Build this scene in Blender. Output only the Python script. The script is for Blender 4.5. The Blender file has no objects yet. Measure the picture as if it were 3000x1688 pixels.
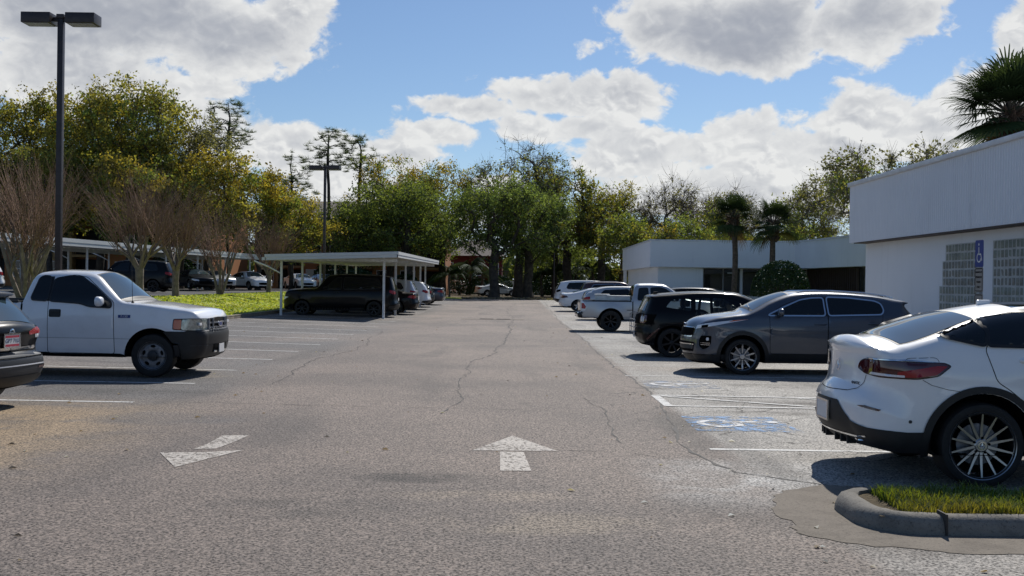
import bpy, bmesh, math, random
import numpy as np
from mathutils import Vector, Matrix
from mathutils.geometry import delaunay_2d_cdt
random.seed(7); np.random.seed(7)
SC = bpy.context.scene
COL = SC.collection
PI = math.pi
rad = math.radians

# ---------------------------------------------------------------- object helpers
def tag(o, label=None, cat=None, group=None, kind=None):
    if label: o['label'] = label
    if cat: o['category'] = cat
    if group: o['group'] = group
    if kind: o['kind'] = kind
    return o

def empty(name, loc=(0, 0, 0), rz=0.0, parent=None):
    o = bpy.data.objects.new(name, None)
    o.empty_display_size = 0.2
    COL.objects.link(o)
    o.location = loc
    o.rotation_euler = (0, 0, rz)
    if parent: o.parent = parent
    return o

def mesh_obj(name, verts, faces, mats, parent=None, smooth=None, midx=None):
    me = bpy.data.meshes.new(name)
    me.from_pydata([tuple(map(float, v)) for v in verts], [], [tuple(int(i) for i in f) for f in faces])
    if not isinstance(mats, (list, tuple)): mats = [mats]
    for m in mats: me.materials.append(m)
    if midx is not None: me.polygons.foreach_set('material_index', np.asarray(midx, dtype=np.int32))
    if smooth is not None:
        me.polygons.foreach_set('use_smooth', np.ones(len(me.polygons), dtype=bool))
        if smooth > 0: me.set_sharp_from_angle(angle=rad(smooth))
    me.update()
    o = bpy.data.objects.new(name, me)
    COL.objects.link(o)
    if parent: o.parent = parent
    return o

def np_mesh(name, V, F, mats, parent=None, smooth=False, col=None, midx=None):
    """fast mesh from numpy: V (n,3); F (m,k) with constant k"""
    me = bpy.data.meshes.new(name)
    n, m, k = len(V), len(F), F.shape[1]
    me.vertices.add(n); me.vertices.foreach_set('co', np.ascontiguousarray(V, dtype=np.float32).ravel())
    me.loops.add(m * k); me.loops.foreach_set('vertex_index', np.ascontiguousarray(F, dtype=np.int32).ravel())
    me.polygons.add(m)
    me.polygons.foreach_set('loop_start', np.arange(0, m * k, k, dtype=np.int32))
    if not isinstance(mats, (list, tuple)): mats = [mats]
    for mt in mats: me.materials.append(mt)
    if midx is not None: me.polygons.foreach_set('material_index', np.asarray(midx, dtype=np.int32))
    me.update(calc_edges=True)
    if smooth: me.polygons.foreach_set('use_smooth', np.ones(m, dtype=bool))
    if col is not None:
        a = me.color_attributes.new('Col', 'FLOAT_COLOR', 'POINT')
        c4 = np.ones((n, 4), dtype=np.float32); c4[:, :3] = col
        a.data.foreach_set('color', c4.ravel())
    o = bpy.data.objects.new(name, me); COL.objects.link(o)
    if parent: o.parent = parent
    return o

class MB:
    """collects boxes, tubes, prisms, lathes and builds ONE mesh object"""
    def __init__(s): s.v = []; s.f = []
    def add(s, vs, fs):
        b = len(s.v); s.v += [tuple(v) for v in vs]; s.f += [tuple(i + b for i in f) for f in fs]; return s
    def box(s, x0, x1, y0, y1, z0, z1, bev=0.0):
        if bev <= 0:
            v = [(x, y, z) for z in (z0, z1) for y in (y0, y1) for x in (x0, x1)]
            f = [(0, 2, 3, 1), (4, 5, 7, 6), (0, 1, 5, 4), (2, 6, 7, 3), (0, 4, 6, 2), (1, 3, 7, 5)]
            return s.add(v, f)
        bm = bmesh.new()
        bmesh.ops.create_cube(bm, size=1.0)
        for v in bm.verts:
            v.co = Vector(((x0 + x1) / 2 + v.co.x * (x1 - x0), (y0 + y1) / 2 + v.co.y * (y1 - y0), (z0 + z1) / 2 + v.co.z * (z1 - z0)))
        bmesh.ops.bevel(bm, geom=list(bm.edges), offset=bev, segments=2, affect='EDGES', profile=0.6)
        bm.verts.index_update()
        s.add([v.co[:] for v in bm.verts], [[v.index for v in f.verts] for f in bm.faces]); bm.free(); return s
    def tube(s, pts, radii, n=8, caps=True):
        pts = [Vector(p) for p in pts]
        if not hasattr(radii, '__len__'): radii = [radii] * len(pts)
        rings = []
        up = Vector((0.13, 0.27, 1)).normalized()
        for i, p in enumerate(pts):
            d = (pts[min(i + 1, len(pts) - 1)] - pts[max(i - 1, 0)])
            d = d.normalized() if d.length > 1e-9 else Vector((0, 0, 1))
            a = d.cross(up)
            if a.length < 1e-3: a = d.cross(Vector((1, 0, 0)))
            a.normalize(); b = d.cross(a)
            rings.append([p + (a * math.cos(t) + b * math.sin(t)) * radii[i] for t in [2 * PI * k / n for k in range(n)]])
        vs = [v for r in rings for v in r]; fs = []
        for i in range(len(pts) - 1):
            for k in range(n):
                k2 = (k + 1) % n
                fs.append((i * n + k, i * n + k2, (i + 1) * n + k2, (i + 1) * n + k))
        if caps:
            fs.append(tuple(range(n - 1, -1, -1))); fs.append(tuple((len(pts) - 1) * n + k for k in range(n)))
        return s.add(vs, fs)
    def lathe_y(s, prof, n=32, cx=0, cy=0, cz=0):
        """profile of (r, y) revolved about a Y axis"""
        vs = []; fs = []
        for (r, y) in prof:
            for k in range(n):
                t = 2 * PI * k / n
                vs.append((cx + r * math.cos(t), cy + y, cz + r * math.sin(t)))
        for i in range(len(prof) - 1):
            for k in range(n):
                k2 = (k + 1) % n
                fs.append((i * n + k, i * n + k2, (i + 1) * n + k2, (i + 1) * n + k))
        return s.add(vs, fs)
    def prism(s, poly, h0, h1, axis='z'):
        """polygon extruded; poly in the two other axes"""
        def P(a, b, h): return (a, b, h) if axis == 'z' else ((a, h, b) if axis == 'y' else (h, a, b))
        n = len(poly)
        vs = [P(a, b, h0) for a, b in poly] + [P(a, b, h1) for a, b in poly]
        fs = [tuple(range(n - 1, -1, -1)), tuple(range(n, 2 * n))] + [(i, (i + 1) % n, n + (i + 1) % n, n + i) for i in range(n)]
        return s.add(vs, fs)
    def build(s, name, mat, parent=None, smooth=None):
        o = mesh_obj(name, s.v, s.f, mat, parent, smooth)
        bm = bmesh.new(); bm.from_mesh(o.data); bmesh.ops.recalc_face_normals(bm, faces=bm.faces); bm.to_mesh(o.data); bm.free()
        return o

def children_of(o): return list(o.children)
def copy_tree(o, parent=None, name=None):
    c = o.copy(); COL.objects.link(c)
    c.parent = parent
    if parent is not None: c.matrix_parent_inverse = o.matrix_parent_inverse.copy()
    for ch in list(o.children): copy_tree(ch, c)
    return c

# ---------------------------------------------------------------- materials
class NT:
    def __init__(s, name):
        s.m = bpy.data.materials.new(name); s.m.use_nodes = True
        s.t = s.m.node_tree; s.n = s.t.nodes; s.l = s.t.links
        s.b = s.n['Principled BSDF']; s.out = s.n['Material Output']
    def node(s, typ, **kw):
        n = s.n.new(typ)
        for k, v in kw.items():
            if k in n.inputs: n.inputs[k].default_value = v
            else: setattr(n, k, v)
        return n
    def link(s, a, b): s.l.new(a, b)
    def math(s, op, a, b=None, c=None, clamp=False):
        n = s.n.new('ShaderNodeMath'); n.operation = op; n.use_clamp = clamp
        for i, x in enumerate((a, b, c)):
            if x is None: continue
            if isinstance(x, (int, float)): n.inputs[i].default_value = x
            else: s.l.new(x, n.inputs[i])
        return n.outputs[0]
    def mix(s, fac, a, b, blend='MIX'):
        n = s.n.new('ShaderNodeMix'); n.data_type = 'RGBA'; n.blend_type = blend
        for idx, x in ((0, fac), (6, a), (7, b)):
            if isinstance(x, (int, float)): n.inputs[idx].default_value = x
            elif isinstance(x, (tuple, list)): n.inputs[idx].default_value = (*x[:3], 1)
            else: s.l.new(x, n.inputs[idx])
        return n.outputs[2]
    def noise(s, vec, scale, detail=4, rough=0.55, dist=0.0):
        n = s.n.new('ShaderNodeTexNoise'); n.inputs['Scale'].default_value = scale
        n.inputs['Detail'].default_value = detail; n.inputs['Roughness'].default_value = rough; n.inputs['Distortion'].default_value = dist
        if vec is not None: s.l.new(vec, n.inputs['Vector'])
        return n.outputs['Fac']
    def ramp(s, fac, a, b, lo=0.0, hi=1.0, smooth=True):
        n = s.n.new('ShaderNodeMapRange'); n.interpolation_type = 'SMOOTHSTEP' if smooth else 'LINEAR'
        s.l.new(fac, n.inputs[0]); n.inputs[1].default_value = a; n.inputs[2].default_value = b
        n.inputs[3].default_value = lo; n.inputs[4].default_value = hi
        return n.outputs[0]
    def objco(s):
        return s.n.new('ShaderNodeTexCoord').outputs['Object']
    def pos(s):
        return s.n.new('ShaderNodeNewGeometry').outputs['Position']
    def bump(s, h, strength=0.3, dist=0.01):
        n = s.n.new('ShaderNodeBump'); n.inputs['Strength'].default_value = strength; n.inputs['Distance'].default_value = dist
        s.l.new(h, n.inputs['Height']); s.l.new(n.outputs[0], s.b.inputs['Normal'])
    def set(s, **kw):
        for k, v in kw.items():
            i = s.b.inputs[k.replace('_', ' ')]
            if isinstance(v, (int, float)): i.default_value = v
            elif isinstance(v, (tuple, list)): i.default_value = (*v[:3], 1)
            else: s.l.new(v, i)
        return s

def simple(name, col, rough=0.5, metal=0.0, spec=0.5, coat=0.0, var=0.0, vscale=3.0, bump=0.0):
    t = NT(name)
    if var > 0:
        n = t.noise(t.objco(), vscale, 5, 0.6)
        f = t.ramp(n, 0.3, 0.7, 0, 1)
        c = t.mix(f, tuple(x * (1 - var) for x in col), tuple(min(1, x * (1 + var)) for x in col))
        t.set(Base_Color=c)
        if bump > 0: t.bump(n, bump, 0.01)
    else: t.set(Base_Color=col)
    t.set(Roughness=rough, Metallic=metal); t.b.inputs['Specular IOR Level'].default_value = spec
    t.b.inputs['Coat Weight'].default_value = coat; t.b.inputs['Coat Roughness'].default_value = 0.04
    return t.m

def paint(name, col, metal=0.0, rough=0.35, dirt=0.15, spec=0.5, coat=1.0):
    """car paint: base + clear coat, with faint dust that thickens in patches"""
    t = NT(name)
    n = t.noise(t.objco(), 2.2, 6, 0.65)
    n2 = t.noise(t.objco(), 40, 3, 0.6)
    f = t.math('MULTIPLY', t.ramp(n, 0.4, 0.75), dirt)
    c = t.mix(f, col, (0.32, 0.29, 0.25))
    t.set(Base_Color=c, Metallic=metal)
    r = t.math('ADD', t.math('MULTIPLY', n2, 0.1), rough - 0.05)
    t.set(Roughness=r)
    t.b.inputs['Coat Weight'].default_value = coat; t.b.inputs['Specular IOR Level'].default_value = spec
    t.set(Coat_Roughness=t.ramp(n, 0.3, 0.8, 0.02, 0.14))
    return t.m

def glass_dark(name, tint=(0.006, 0.008, 0.009), ior=1.52, rough=0.015):
    t = NT(name)
    t.set(Base_Color=tint, Roughness=rough); t.b.inputs['IOR'].default_value = ior
    return t.m

def glass_clear(name, tint=(0.75, 0.8, 0.78)):
    t = NT(name)
    tr = t.node('ShaderNodeBsdfTransparent'); tr.inputs[0].default_value = (*tint, 1)
    gl = t.node('ShaderNodeBsdfGlossy'); gl.inputs['Roughness'].default_value = 0.01
    fr = t.node('ShaderNodeFresnel'); fr.inputs['IOR'].default_value = 1.5
    mx = t.node('ShaderNodeMixShader'); t.link(fr.outputs[0], mx.inputs[0]); t.link(tr.outputs[0], mx.inputs[1]); t.link(gl.outputs[0], mx.inputs[2])
    t.link(mx.outputs[0], t.out.inputs['Surface'])
    return t.m

M = {}
M['glass'] = glass_dark('tinted_glass')
M['windshield'] = glass_dark('windshield_glass', (0.03, 0.05, 0.06), 2.1)
M['clear'] = glass_clear('clear_glass')
M['rubber'] = simple('window_rubber', (0.008, 0.008, 0.009), 0.5)
M['gap'] = simple('gap_black', (0.004, 0.004, 0.004), 0.9, spec=0.1)
M['plastic'] = simple('black_plastic', (0.011, 0.0115, 0.0125), 0.55, var=0.2, vscale=8)
M['grey_plastic'] = simple('grey_plastic', (0.022, 0.025, 0.030), 0.5, var=0.15, vscale=8)
M['tyre'] = simple('tyre_rubber', (0.012, 0.012, 0.012), 0.75, var=0.3, vscale=12)
M['under'] = simple('underbody', (0.006, 0.006, 0.006), 0.95, spec=0.1)
M['chrome'] = simple('chrome', (0.75, 0.76, 0.78), 0.12, 1.0)
M['alloy'] = simple('alloy', (0.42, 0.43, 0.45), 0.3, 1.0)
M['alloy_dark'] = simple('alloy_dark', (0.03, 0.03, 0.033), 0.35, 0.6)
M['steel_wheel'] = simple('steel_wheel', (0.22, 0.23, 0.25), 0.45, 0.6, var=0.25, vscale=15)
M['red_lens'] = simple('red_lens', (0.30, 0.008, 0.012), 0.25, coat=0.15)
M['dark_red_lens'] = simple('dark_red_lens', (0.055, 0.004, 0.008), 0.08, coat=0.8)
M['amber_lens'] = simple('amber_lens', (0.55, 0.10, 0.02), 0.12, coat=0.6)
M['clear_lens'] = simple('clear_lens', (0.38, 0.40, 0.36), 0.12, 0.3, coat=0.8, var=0.3, vscale=18)
M['led_lens'] = simple('led_lens', (0.72, 0.75, 0.80), 0.15, 0.1, coat=0.8)
M['plate'] = simple('plate_white', (0.7, 0.7, 0.7), 0.4)
M['plate_red'] = simple('plate_red', (0.5, 0.05, 0.08), 0.4)
M['plate_ink'] = simple('plate_ink', (0.03, 0.06, 0.15), 0.5)
M['white_box'] = simple('white_box', (0.75, 0.75, 0.72), 0.45, var=0.1)
M['badge_blue'] = simple('badge_blue', (0.02, 0.05, 0.2), 0.3)

# ---------------------------------------------------------------- terrain height
def sstep(a, b, x):
    t = np.clip((np.asarray(x, float) - a) / (b - a), 0, 1); return t * t * (3 - 2 * t)
def gz(x, y):
    """height of the paved lot and the land behind it"""
    x = np.asarray(x, float); y = np.asarray(y, float)
    z = 0.3 * sstep(50, 90, y)
    z = z + 0.02 * sstep(14, 28, y) * np.clip(-5 - x, 0, 6.3)
    return z
def gzf(x, y): return float(gz(x, y))
def bank(x, y):
    """grass bank: rises from the kerb (x -11.3) to the upper lot (x -17)"""
    t = sstep(-11.4, -16.6, x)
    base = gz(np.maximum(x, -11.3), y)
    return base * (1 - t) + 0.86 * t + 0.12 * (1 - t)
def text_mesh(name, body, size, mat, parent=None, mw=None, extrude=0.001):
    cu = bpy.data.curves.new(name, 'FONT'); cu.body = body; cu.size = size; cu.align_x = 'CENTER'; cu.align_y = 'CENTER'; cu.extrude = extrude
    tmp = bpy.data.objects.new(name, cu); COL.objects.link(tmp)
    dg = bpy.context.evaluated_depsgraph_get()
    me = bpy.data.meshes.new_from_object(tmp.evaluated_get(dg))
    bpy.data.objects.remove(tmp)
    me.name = name
    me.materials.clear(); me.materials.append(mat)
    o = bpy.data.objects.new(name, me); COL.objects.link(o)
    if mw is not None: me.transform(mw)
    if parent: o.parent = parent
    return o
# ---------------------------------------------------------------- vehicle builder
def cr_closed(P, step):
    """centripetal Catmull-Rom through a closed list of rows (first two columns are the plane)"""
    P = np.asarray(P, float); n = len(P); out = []
    for i in range(n):
        p0, p1, p2, p3 = P[(i - 1) % n], P[i], P[(i + 1) % n], P[(i + 2) % n]
        def d(a, b): return max(1e-4, np.linalg.norm(a[:2] - b[:2])) ** 0.5
        t1 = d(p0, p1); t2 = t1 + d(p1, p2); t3 = t2 + d(p2, p3)
        m = max(1, int(math.ceil(np.linalg.norm(p2[:2] - p1[:2]) / step)))
        for k in range(m):
            t = t1 + (t2 - t1) * k / m
            A1 = (t1 - t) / t1 * p0 + t / t1 * p1
            A2 = (t2 - t) / (t2 - t1) * p1 + (t - t1) / (t2 - t1) * p2
            A3 = (t3 - t) / (t3 - t2) * p2 + (t - t2) / (t3 - t2) * p3
            B1 = (t2 - t) / t2 * A1 + t / t2 * A2
            B2 = (t3 - t) / (t3 - t1) * A2 + (t - t1) / (t3 - t1) * A3
            out.append((t2 - t) / (t2 - t1) * B1 + (t - t1) / (t2 - t1) * B2)
    return np.array(out)

def in_poly(pts, poly):
    x, y = pts[:, 0], pts[:, 1]; ins = np.zeros(len(pts), bool)
    n = len(poly); j = n - 1
    for i in range(n):
        xi, yi = poly[i]; xj, yj = poly[j]
        c = ((yi > y) != (yj > y)) & (x < (xj - xi) * (y - yi) / (yj - yi + 1e-12) + xi)
        ins ^= c; j = i
    return ins

def seg_dist(pts, A):
    """distance to a closed polyline and the nearest segment's start index + parameter"""
    B = np.roll(A, -1, axis=0); best = np.full(len(pts), 1e9); bi = np.zeros(len(pts), int); bt = np.zeros(len(pts))
    for i in range(len(A)):
        d = B[i] - A[i]; L2 = d @ d + 1e-12
        t = np.clip(((pts - A[i]) @ d) / L2, 0, 1)
        q = A[i] + t[:, None] * d
        r = np.hypot(pts[:, 0] - q[:, 0], pts[:, 1] - q[:, 1])
        m = r < best
        best[m] = r[m]; bi[m] = i; bt[m] = t[m]
    return best, bi, bt

def densify(poly, step):
    out = []; n = len(poly)
    for i in range(n):
        a = np.array(poly[i], float); b = np.array(poly[(i + 1) % n], float)
        m = max(1, int(np.linalg.norm(b - a) / step))
        for k in range(m): out.append(a + (b - a) * k / m)
    return np.array(out)

def round_poly(poly, r=0.03, n=4):
    """rounds the corners of a polygon"""
    out = []; N = len(poly)
    for i in range(N):
        p0, p1, p2 = [np.array(poly[(i + k) % N], float) for k in (-1, 0, 1)]
        a = p0 - p1; b = p2 - p1; la, lb = np.linalg.norm(a), np.linalg.norm(b)
        q = min(r, 0.45 * la, 0.45 * lb)
        s = p1 + a / la * q; e = p1 + b / lb * q
        for k in range(n + 1):
            t = k / n; out.append((1 - t) ** 2 * s + 2 * t * (1 - t) * p1 + t * t * e)
    return [tuple(p) for p in out]

def grow(poly, d):
    """offsets a polygon outward by d"""
    P = np.array(poly, float); n = len(P)
    area = 0.5 * np.sum(P[:, 0] * np.roll(P[:, 1], -1) - np.roll(P[:, 0], -1) * P[:, 1])
    s = 1 if area > 0 else -1; out = []
    for i in range(n):
        a = P[i] - P[i - 1]; b = P[(i + 1) % n] - P[i]
        na = np.array([a[1], -a[0]]) / (np.linalg.norm(a) + 1e-9); nb = np.array([b[1], -b[0]]) / (np.linalg.norm(b) + 1e-9)
        m = na + nb; L = np.linalg.norm(m)
        m = m / L if L > 1e-6 else na
        out.append(P[i] + s * d * m / max(0.5, m @ na))
    return [tuple(p) for p in out]

def tri_poly(poly, grid, edge):
    """constrained triangulation of a 2-D polygon with interior grid points"""
    E = densify(poly, edge); n = len(E)
    lo, hi = E.min(0), E.max(0)
    gx = np.arange(lo[0] + grid * .5, hi[0], grid); gy = np.arange(lo[1] + grid * .5, hi[1], grid)
    pts = np.array([(a, b) for a in gx for b in gy]) if len(gx) and len(gy) else np.zeros((0, 2))
    if len(pts):
        k = in_poly(pts, E); pts = pts[k]
    if len(pts):
        dd, _, _ = seg_dist(pts, E); pts = pts[dd > grid * 0.35]
    A = np.vstack([E, pts]) if len(pts) else E
    r = delaunay_2d_cdt([Vector(p) for p in A], [(i, (i + 1) % n) for i in range(n)], [], 0, 1e-5)
    V = np.array([(v.x, v.y) for v in r[0]]); F = [f for f in r[2]]
    C = np.array([V[list(f)].mean(0) for f in F])
    k = in_poly(C, E)
    return V, [f for f, q in zip(F, k) if q]

class Car:
    def __init__(s, L, outline, sec, plan, wheels, arch, step=0.04, grid=0.09, flare=0.0, ny=12, belt=None, fine=0.05):
        """outline rows: (u from the front, z, r corner radius, c bulge); wheels [(u, z)], arch radius"""
        s.L = L; s.grid = grid; s.fine = fine
        O = np.array([(L / 2 - u, z, r, c) for (u, z, r, c) in outline], float)
        A = 0.5 * np.sum(O[:, 0] * np.roll(O[:, 1], -1) - np.roll(O[:, 0], -1) * O[:, 1])
        if A < 0: O = O[::-1]
        s.O = cr_closed(O, step); s.xz = s.O[:, :2].copy(); s.ny = ny
        d = np.roll(s.xz, -1, 0) - np.roll(s.xz, 1, 0); d /= np.linalg.norm(d, axis=1)[:, None] + 1e-9
        s.nrm = np.stack([d[:, 1], -d[:, 0]], 1)      # outward for counter-clockwise
        s.sec = np.array(sec, float); s.plan = np.array([(L / 2 - u, f) for u, f in plan][::-1], float)
        s.wheels = [(L / 2 - u, z) for u, z in wheels]; s.arch = arch; s.flare = flare; s.belt = belt
        s.rw = s.W(s.xz, d=np.zeros(len(s.xz)))
    def smooth_interp(s, x, T):
        # monotone-ish smooth interpolation (piecewise cubic through the table)
        xs, ys = T[:, 0], T[:, 1]
        m = np.gradient(ys, xs)
        i = np.clip(np.searchsorted(xs, x) - 1, 0, len(xs) - 2)
        h = xs[i + 1] - xs[i]; t = np.clip((x - xs[i]) / h, 0, 1)
        return (2*t**3-3*t**2+1)*ys[i] + (t**3-2*t**2+t)*h*m[i] + (-2*t**3+3*t**2)*ys[i+1] + (t**3-t**2)*h*m[i+1]
    def W(s, p, d=None):
        p = np.atleast_2d(np.asarray(p, float))
        if d is None:
            # the deepest corner rounding of any stretch of outline: continuous everywhere
            red = np.zeros(len(p)); A = s.xz; B = np.roll(A, -1, axis=0); RA = s.O[:, 2]; RB = np.roll(RA, -1)
            for i in range(len(A)):
                rm = max(RA[i], RB[i]); e = B[i] - A[i]
                m = (np.abs(p[:, 0] - A[i, 0]) < rm + .06) & (np.abs(p[:, 1] - A[i, 1]) < rm + .06)
                if not m.any(): continue
                q = p[m]; t = np.clip(((q - A[i]) @ e) / (e @ e + 1e-12), 0, 1); g = A[i] + t[:, None] * e
                dd = np.hypot(q[:, 0] - g[:, 0], q[:, 1] - g[:, 1]); r = RA[i] * (1 - t) + RB[i] * t
                k = np.clip(1 - dd / np.maximum(r, 1e-4), 0, 1); red[m] = np.maximum(red[m], r * (1 - np.sqrt(np.maximum(0, 1 - k * k))))
        else:
            red = s.O[:, 2].copy()
        w = s.smooth_interp(p[:, 1], s.sec) * s.smooth_interp(p[:, 0], s.plan)
        for (xw, zw) in s.wheels:
            q = np.hypot(p[:, 0] - xw, p[:, 1] - zw) - s.arch
            w = w + s.flare * np.exp(-(np.maximum(q, 0) / 0.15) ** 2) * sstep(zw - s.arch * .9, zw, p[:, 1])
        if s.belt is not None:       # soft shoulder crease
            zb, amp, wd = s.belt
            w = w + amp * np.exp(-((p[:, 1] - zb) / wd) ** 2)
        return w - red
    def side3(s, V, side, eps):
        w = s.W(V)
        if eps:
            h = 0.01
            gx = (s.W(V + [h, 0]) - s.W(V - [h, 0])) / (2 * h); gzz = (s.W(V + [0, h]) - s.W(V - [0, h])) / (2 * h)
            gx = np.clip(gx, -3, 3); gzz = np.clip(gzz, -3, 3)
            L = np.sqrt(1 + gx * gx + gzz * gzz)
            return np.stack([V[:, 0] - gx / L * eps, side * (w + eps / L), V[:, 1] - gzz / L * eps], 1)
        return np.stack([V[:, 0], side * w, V[:, 1]], 1)
    # -------- the shell
    def shell(s, root, mat, cuts=(), name='body', under_z=0.42, regions=()):
        E = s.xz; n = len(E)
        pts = [E]
        edges = [(i, (i + 1) % n) for i in range(n)]
        base = n
        holes = []
        for (xw, zw) in s.wheels:
            c = np.array([(xw + s.arch * math.cos(a), zw + s.arch * math.sin(a)) for a in np.linspace(0, 2 * PI, 40, endpoint=False)])
            holes.append(c); pts.append(c); edges += [(base + i, base + (i + 1) % 40) for i in range(40)]; base += 40
        for c in cuts:
            c = densify([(s.L / 2 - u, z) for u, z in c], 0.04); holes.append(c); pts.append(c)
            m = len(c); edges += [(base + i, base + (i + 1) % m) for i in range(m)]; base += m
        # points on inset contours so that the rounded corners are well sampled
        for q in (0.06, 0.2, 0.42, 0.7, 1.0):
            ins = E - s.nrm * (s.O[:, 2] * q)[:, None]
            dd, _, _ = seg_dist(ins, E)
            ok = in_poly(ins, E) & (dd > s.O[:, 2] * q * 0.9) & (s.O[:, 2] * q > 0.004)
            pts.append(ins[ok])
        lo, hi = E.min(0), E.max(0); g = s.grid
        gr = np.array([(a, b) for a in np.arange(lo[0] + g / 2, hi[0], g) for b in np.arange(lo[1] + g / 2, hi[1], g * 0.7)])
        gr = gr[in_poly(gr, E)]; dd, bi, _ = seg_dist(gr, E); gr = gr[dd > np.maximum(s.O[bi, 2] * 1.02, g * .4)]
        pts.append(gr)
        P = np.vstack(pts)
        r = delaunay_2d_cdt([Vector(p) for p in P], edges, [], 0, 1e-5)
        V = np.array([(v.x, v.y) for v in r[0]]); F = [tuple(f) for f in r[2]]
        C = np.array([V[list(f)].mean(0) for f in F]); k = in_poly(C, E)
        for h in holes: k &= ~in_poly(C, h)
        F = [f for f, q in zip(F, k) if q]
        verts = []; faces = []
        for sd in (1, -1):
            b = len(verts); verts += list(s.side3(V, sd, 0)); faces += [tuple(b + i for i in (f if sd < 0 else f[::-1])) for f in F]
        # rim strip across the car
        ny = s.ny; b = len(verts); fr = np.linspace(-1, 1, ny + 1)
        for i in range(n):
            for f in fr: verts.append(s.rim_pt(i, f))
        for i in range(n):
            j = (i + 1) % n; mid = (E[i] + E[j]) / 2
            if any(np.hypot(mid[0] - xw, mid[1] - zw) < s.arch for xw, zw in s.wheels): continue
            for q in range(ny):
                faces.append((b + i * (ny + 1) + q, b + i * (ny + 1) + q + 1, b + j * (ny + 1) + q + 1, b + j * (ny + 1) + q))
        o = mesh_obj(name, verts, faces, [mat, M['under']] + [m_ for _, m_ in regions], root)
        bm = bmesh.new(); bm.from_mesh(o.data)
        bmesh.ops.remove_doubles(bm, verts=bm.verts, dist=0.002)
        bmesh.ops.recalc_face_normals(bm, faces=bm.faces)
        for f in bm.faces:
            f.smooth = True
            q = f.calc_center_median()
            for ri, (fn, _) in enumerate(regions):
                if fn(s.L / 2 - q.x, abs(q.y), q.z): f.material_index = 2 + ri
            if f.normal.z < -0.75 and q.z < under_z: f.material_index = 1
        bm.to_mesh(o.data); bm.free()
        o.data.set_sharp_from_angle(angle=rad(50))
        # dark wheel housings
        zlo = E[:, 1].min() + .05
        for (xw, zw) in s.wheels:
            for sd in (1, -1):
                w = float(s.W([(xw, zw + s.arch + 0.01)])[0]) - 0.01
                ring = [(xw + (s.arch + .005) * math.cos(a), zw + (s.arch + .005) * math.sin(a)) for a in np.linspace(0, 2 * PI, 28, endpoint=False)]
                vs = [(a, sd * w, max(z, zlo)) for a, z in ring] + [(a, sd * (w - 0.38), max(z, zlo)) for a, z in ring]
                fs = [(i, (i + 1) % 28, 28 + (i + 1) % 28, 28 + i) for i in range(28)] + [tuple(range(28, 56))]
                MB().add(vs, fs).build('wheel_housing', M['under'], root)
        return o
    def rim_pt(s, i, f, eps=0.0):
        w = s.rw[i]; c = s.O[i, 3]
        q = s.xz[i] + s.nrm[i] * (c * (1 - f * f) + eps)
        return (q[0], f * w, q[1])
    # -------- patches
    def side(s, name, poly, mat, parent, eps=0.003, both=True, grid=0.12, edge=0.06, sides=(1, -1), smooth=True):
        """poly of (u, z); one mesh per side"""
        P = [(s.L / 2 - u, z) for u, z in poly]
        V, F = tri_poly(P, grid, edge); out = []
        for sd in (sides if both else sides[:1]):
            v = s.side3(V, sd, eps)
            f = [q if sd < 0 else q[::-1] for q in F]
            out.append(mesh_obj(name, v, f, mat, parent, 0 if smooth else None))
        return out
    def end_x(s, y, z, end):
        """x of the end surface (end +1 front, -1 rear) at (y, z)"""
        n = len(s.xz); E = s.xz; ay = abs(y); best = None
        for i in range(n):
            j = (i + 1) % n
            if s.nrm[i][0] * end < 0.02 and s.nrm[j][0] * end < 0.02: continue
            wi, wj = s.rw[i], s.rw[j]
            if ay > max(wi, wj): continue
            fi, fj = min(1, ay / max(wi, 1e-3)), min(1, ay / max(wj, 1e-3))
            a = E[i] + s.nrm[i] * s.O[i, 3] * (1 - fi * fi); b = E[j] + s.nrm[j] * s.O[j, 3] * (1 - fj * fj)
            if (a[1] - z) * (b[1] - z) <= 0 and abs(a[1] - b[1]) > 1e-9:
                t = (z - a[1]) / (b[1] - a[1]); x = a[0] + t * (b[0] - a[0])
                if best is None or x * end > best * end: best = x
        # corner: march inward along the side surface
        xs0 = None
        for i in range(n):
            j = (i + 1) % n; a, b = E[i], E[j]
            if (a[1] - z) * (b[1] - z) <= 0 and abs(a[1] - b[1]) > 1e-9:
                x = a[0] + (z - a[1]) / (b[1] - a[1]) * (b[0] - a[0])
                if xs0 is None or x * end > xs0 * end: xs0 = x
        if xs0 is None: return best if best is not None else end * s.L / 2
        if best is not None: return best
        X = xs0 - end * np.linspace(0.0, 0.9, 181)
        w = s.W(np.stack([X, np.full(181, z)], 1))
        k = np.argmax(w >= ay)
        if w[k] < ay: k = 180
        if k > 0:
            t = (ay - w[k - 1]) / (w[k] - w[k - 1] + 1e-9); return X[k - 1] + t * (X[k] - X[k - 1])
        return X[0]
    def end(s, name, poly, mat, parent, end=-1, eps=0.004, grid=0.1, edge=0.05, mirror=False, smooth=True):
        """poly of (y, z) seen from the end; follows the end surface round the corner"""
        out = []
        for m in ((1, -1) if mirror else (1,)):
            V, F = tri_poly([(y * m, z) for y, z in poly], grid, edge)
            h = 0.012; v = []
            for (y, z) in V:
                x = s.end_x(y, z, end)
                dy = (s.end_x(y + h, z, end) - s.end_x(y - h, z, end)) / (2 * h); dz = (s.end_x(y, z + h, end) - s.end_x(y, z - h, end)) / (2 * h)
                nv = np.array([1.0, -dy, -dz]) * end; nv /= np.linalg.norm(nv)
                v.append((x + nv[0] * eps, y + nv[1] * eps, z + nv[2] * eps))
            out.append(mesh_obj(name, v, F, mat, parent, 0 if smooth else None))
            bm = bmesh.new(); bm.from_mesh(out[-1].data)
            for f in bm.faces:
                if f.normal.x * end < 0: f.normal_flip()
            bm.to_mesh(out[-1].data); bm.free()
        return out
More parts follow.
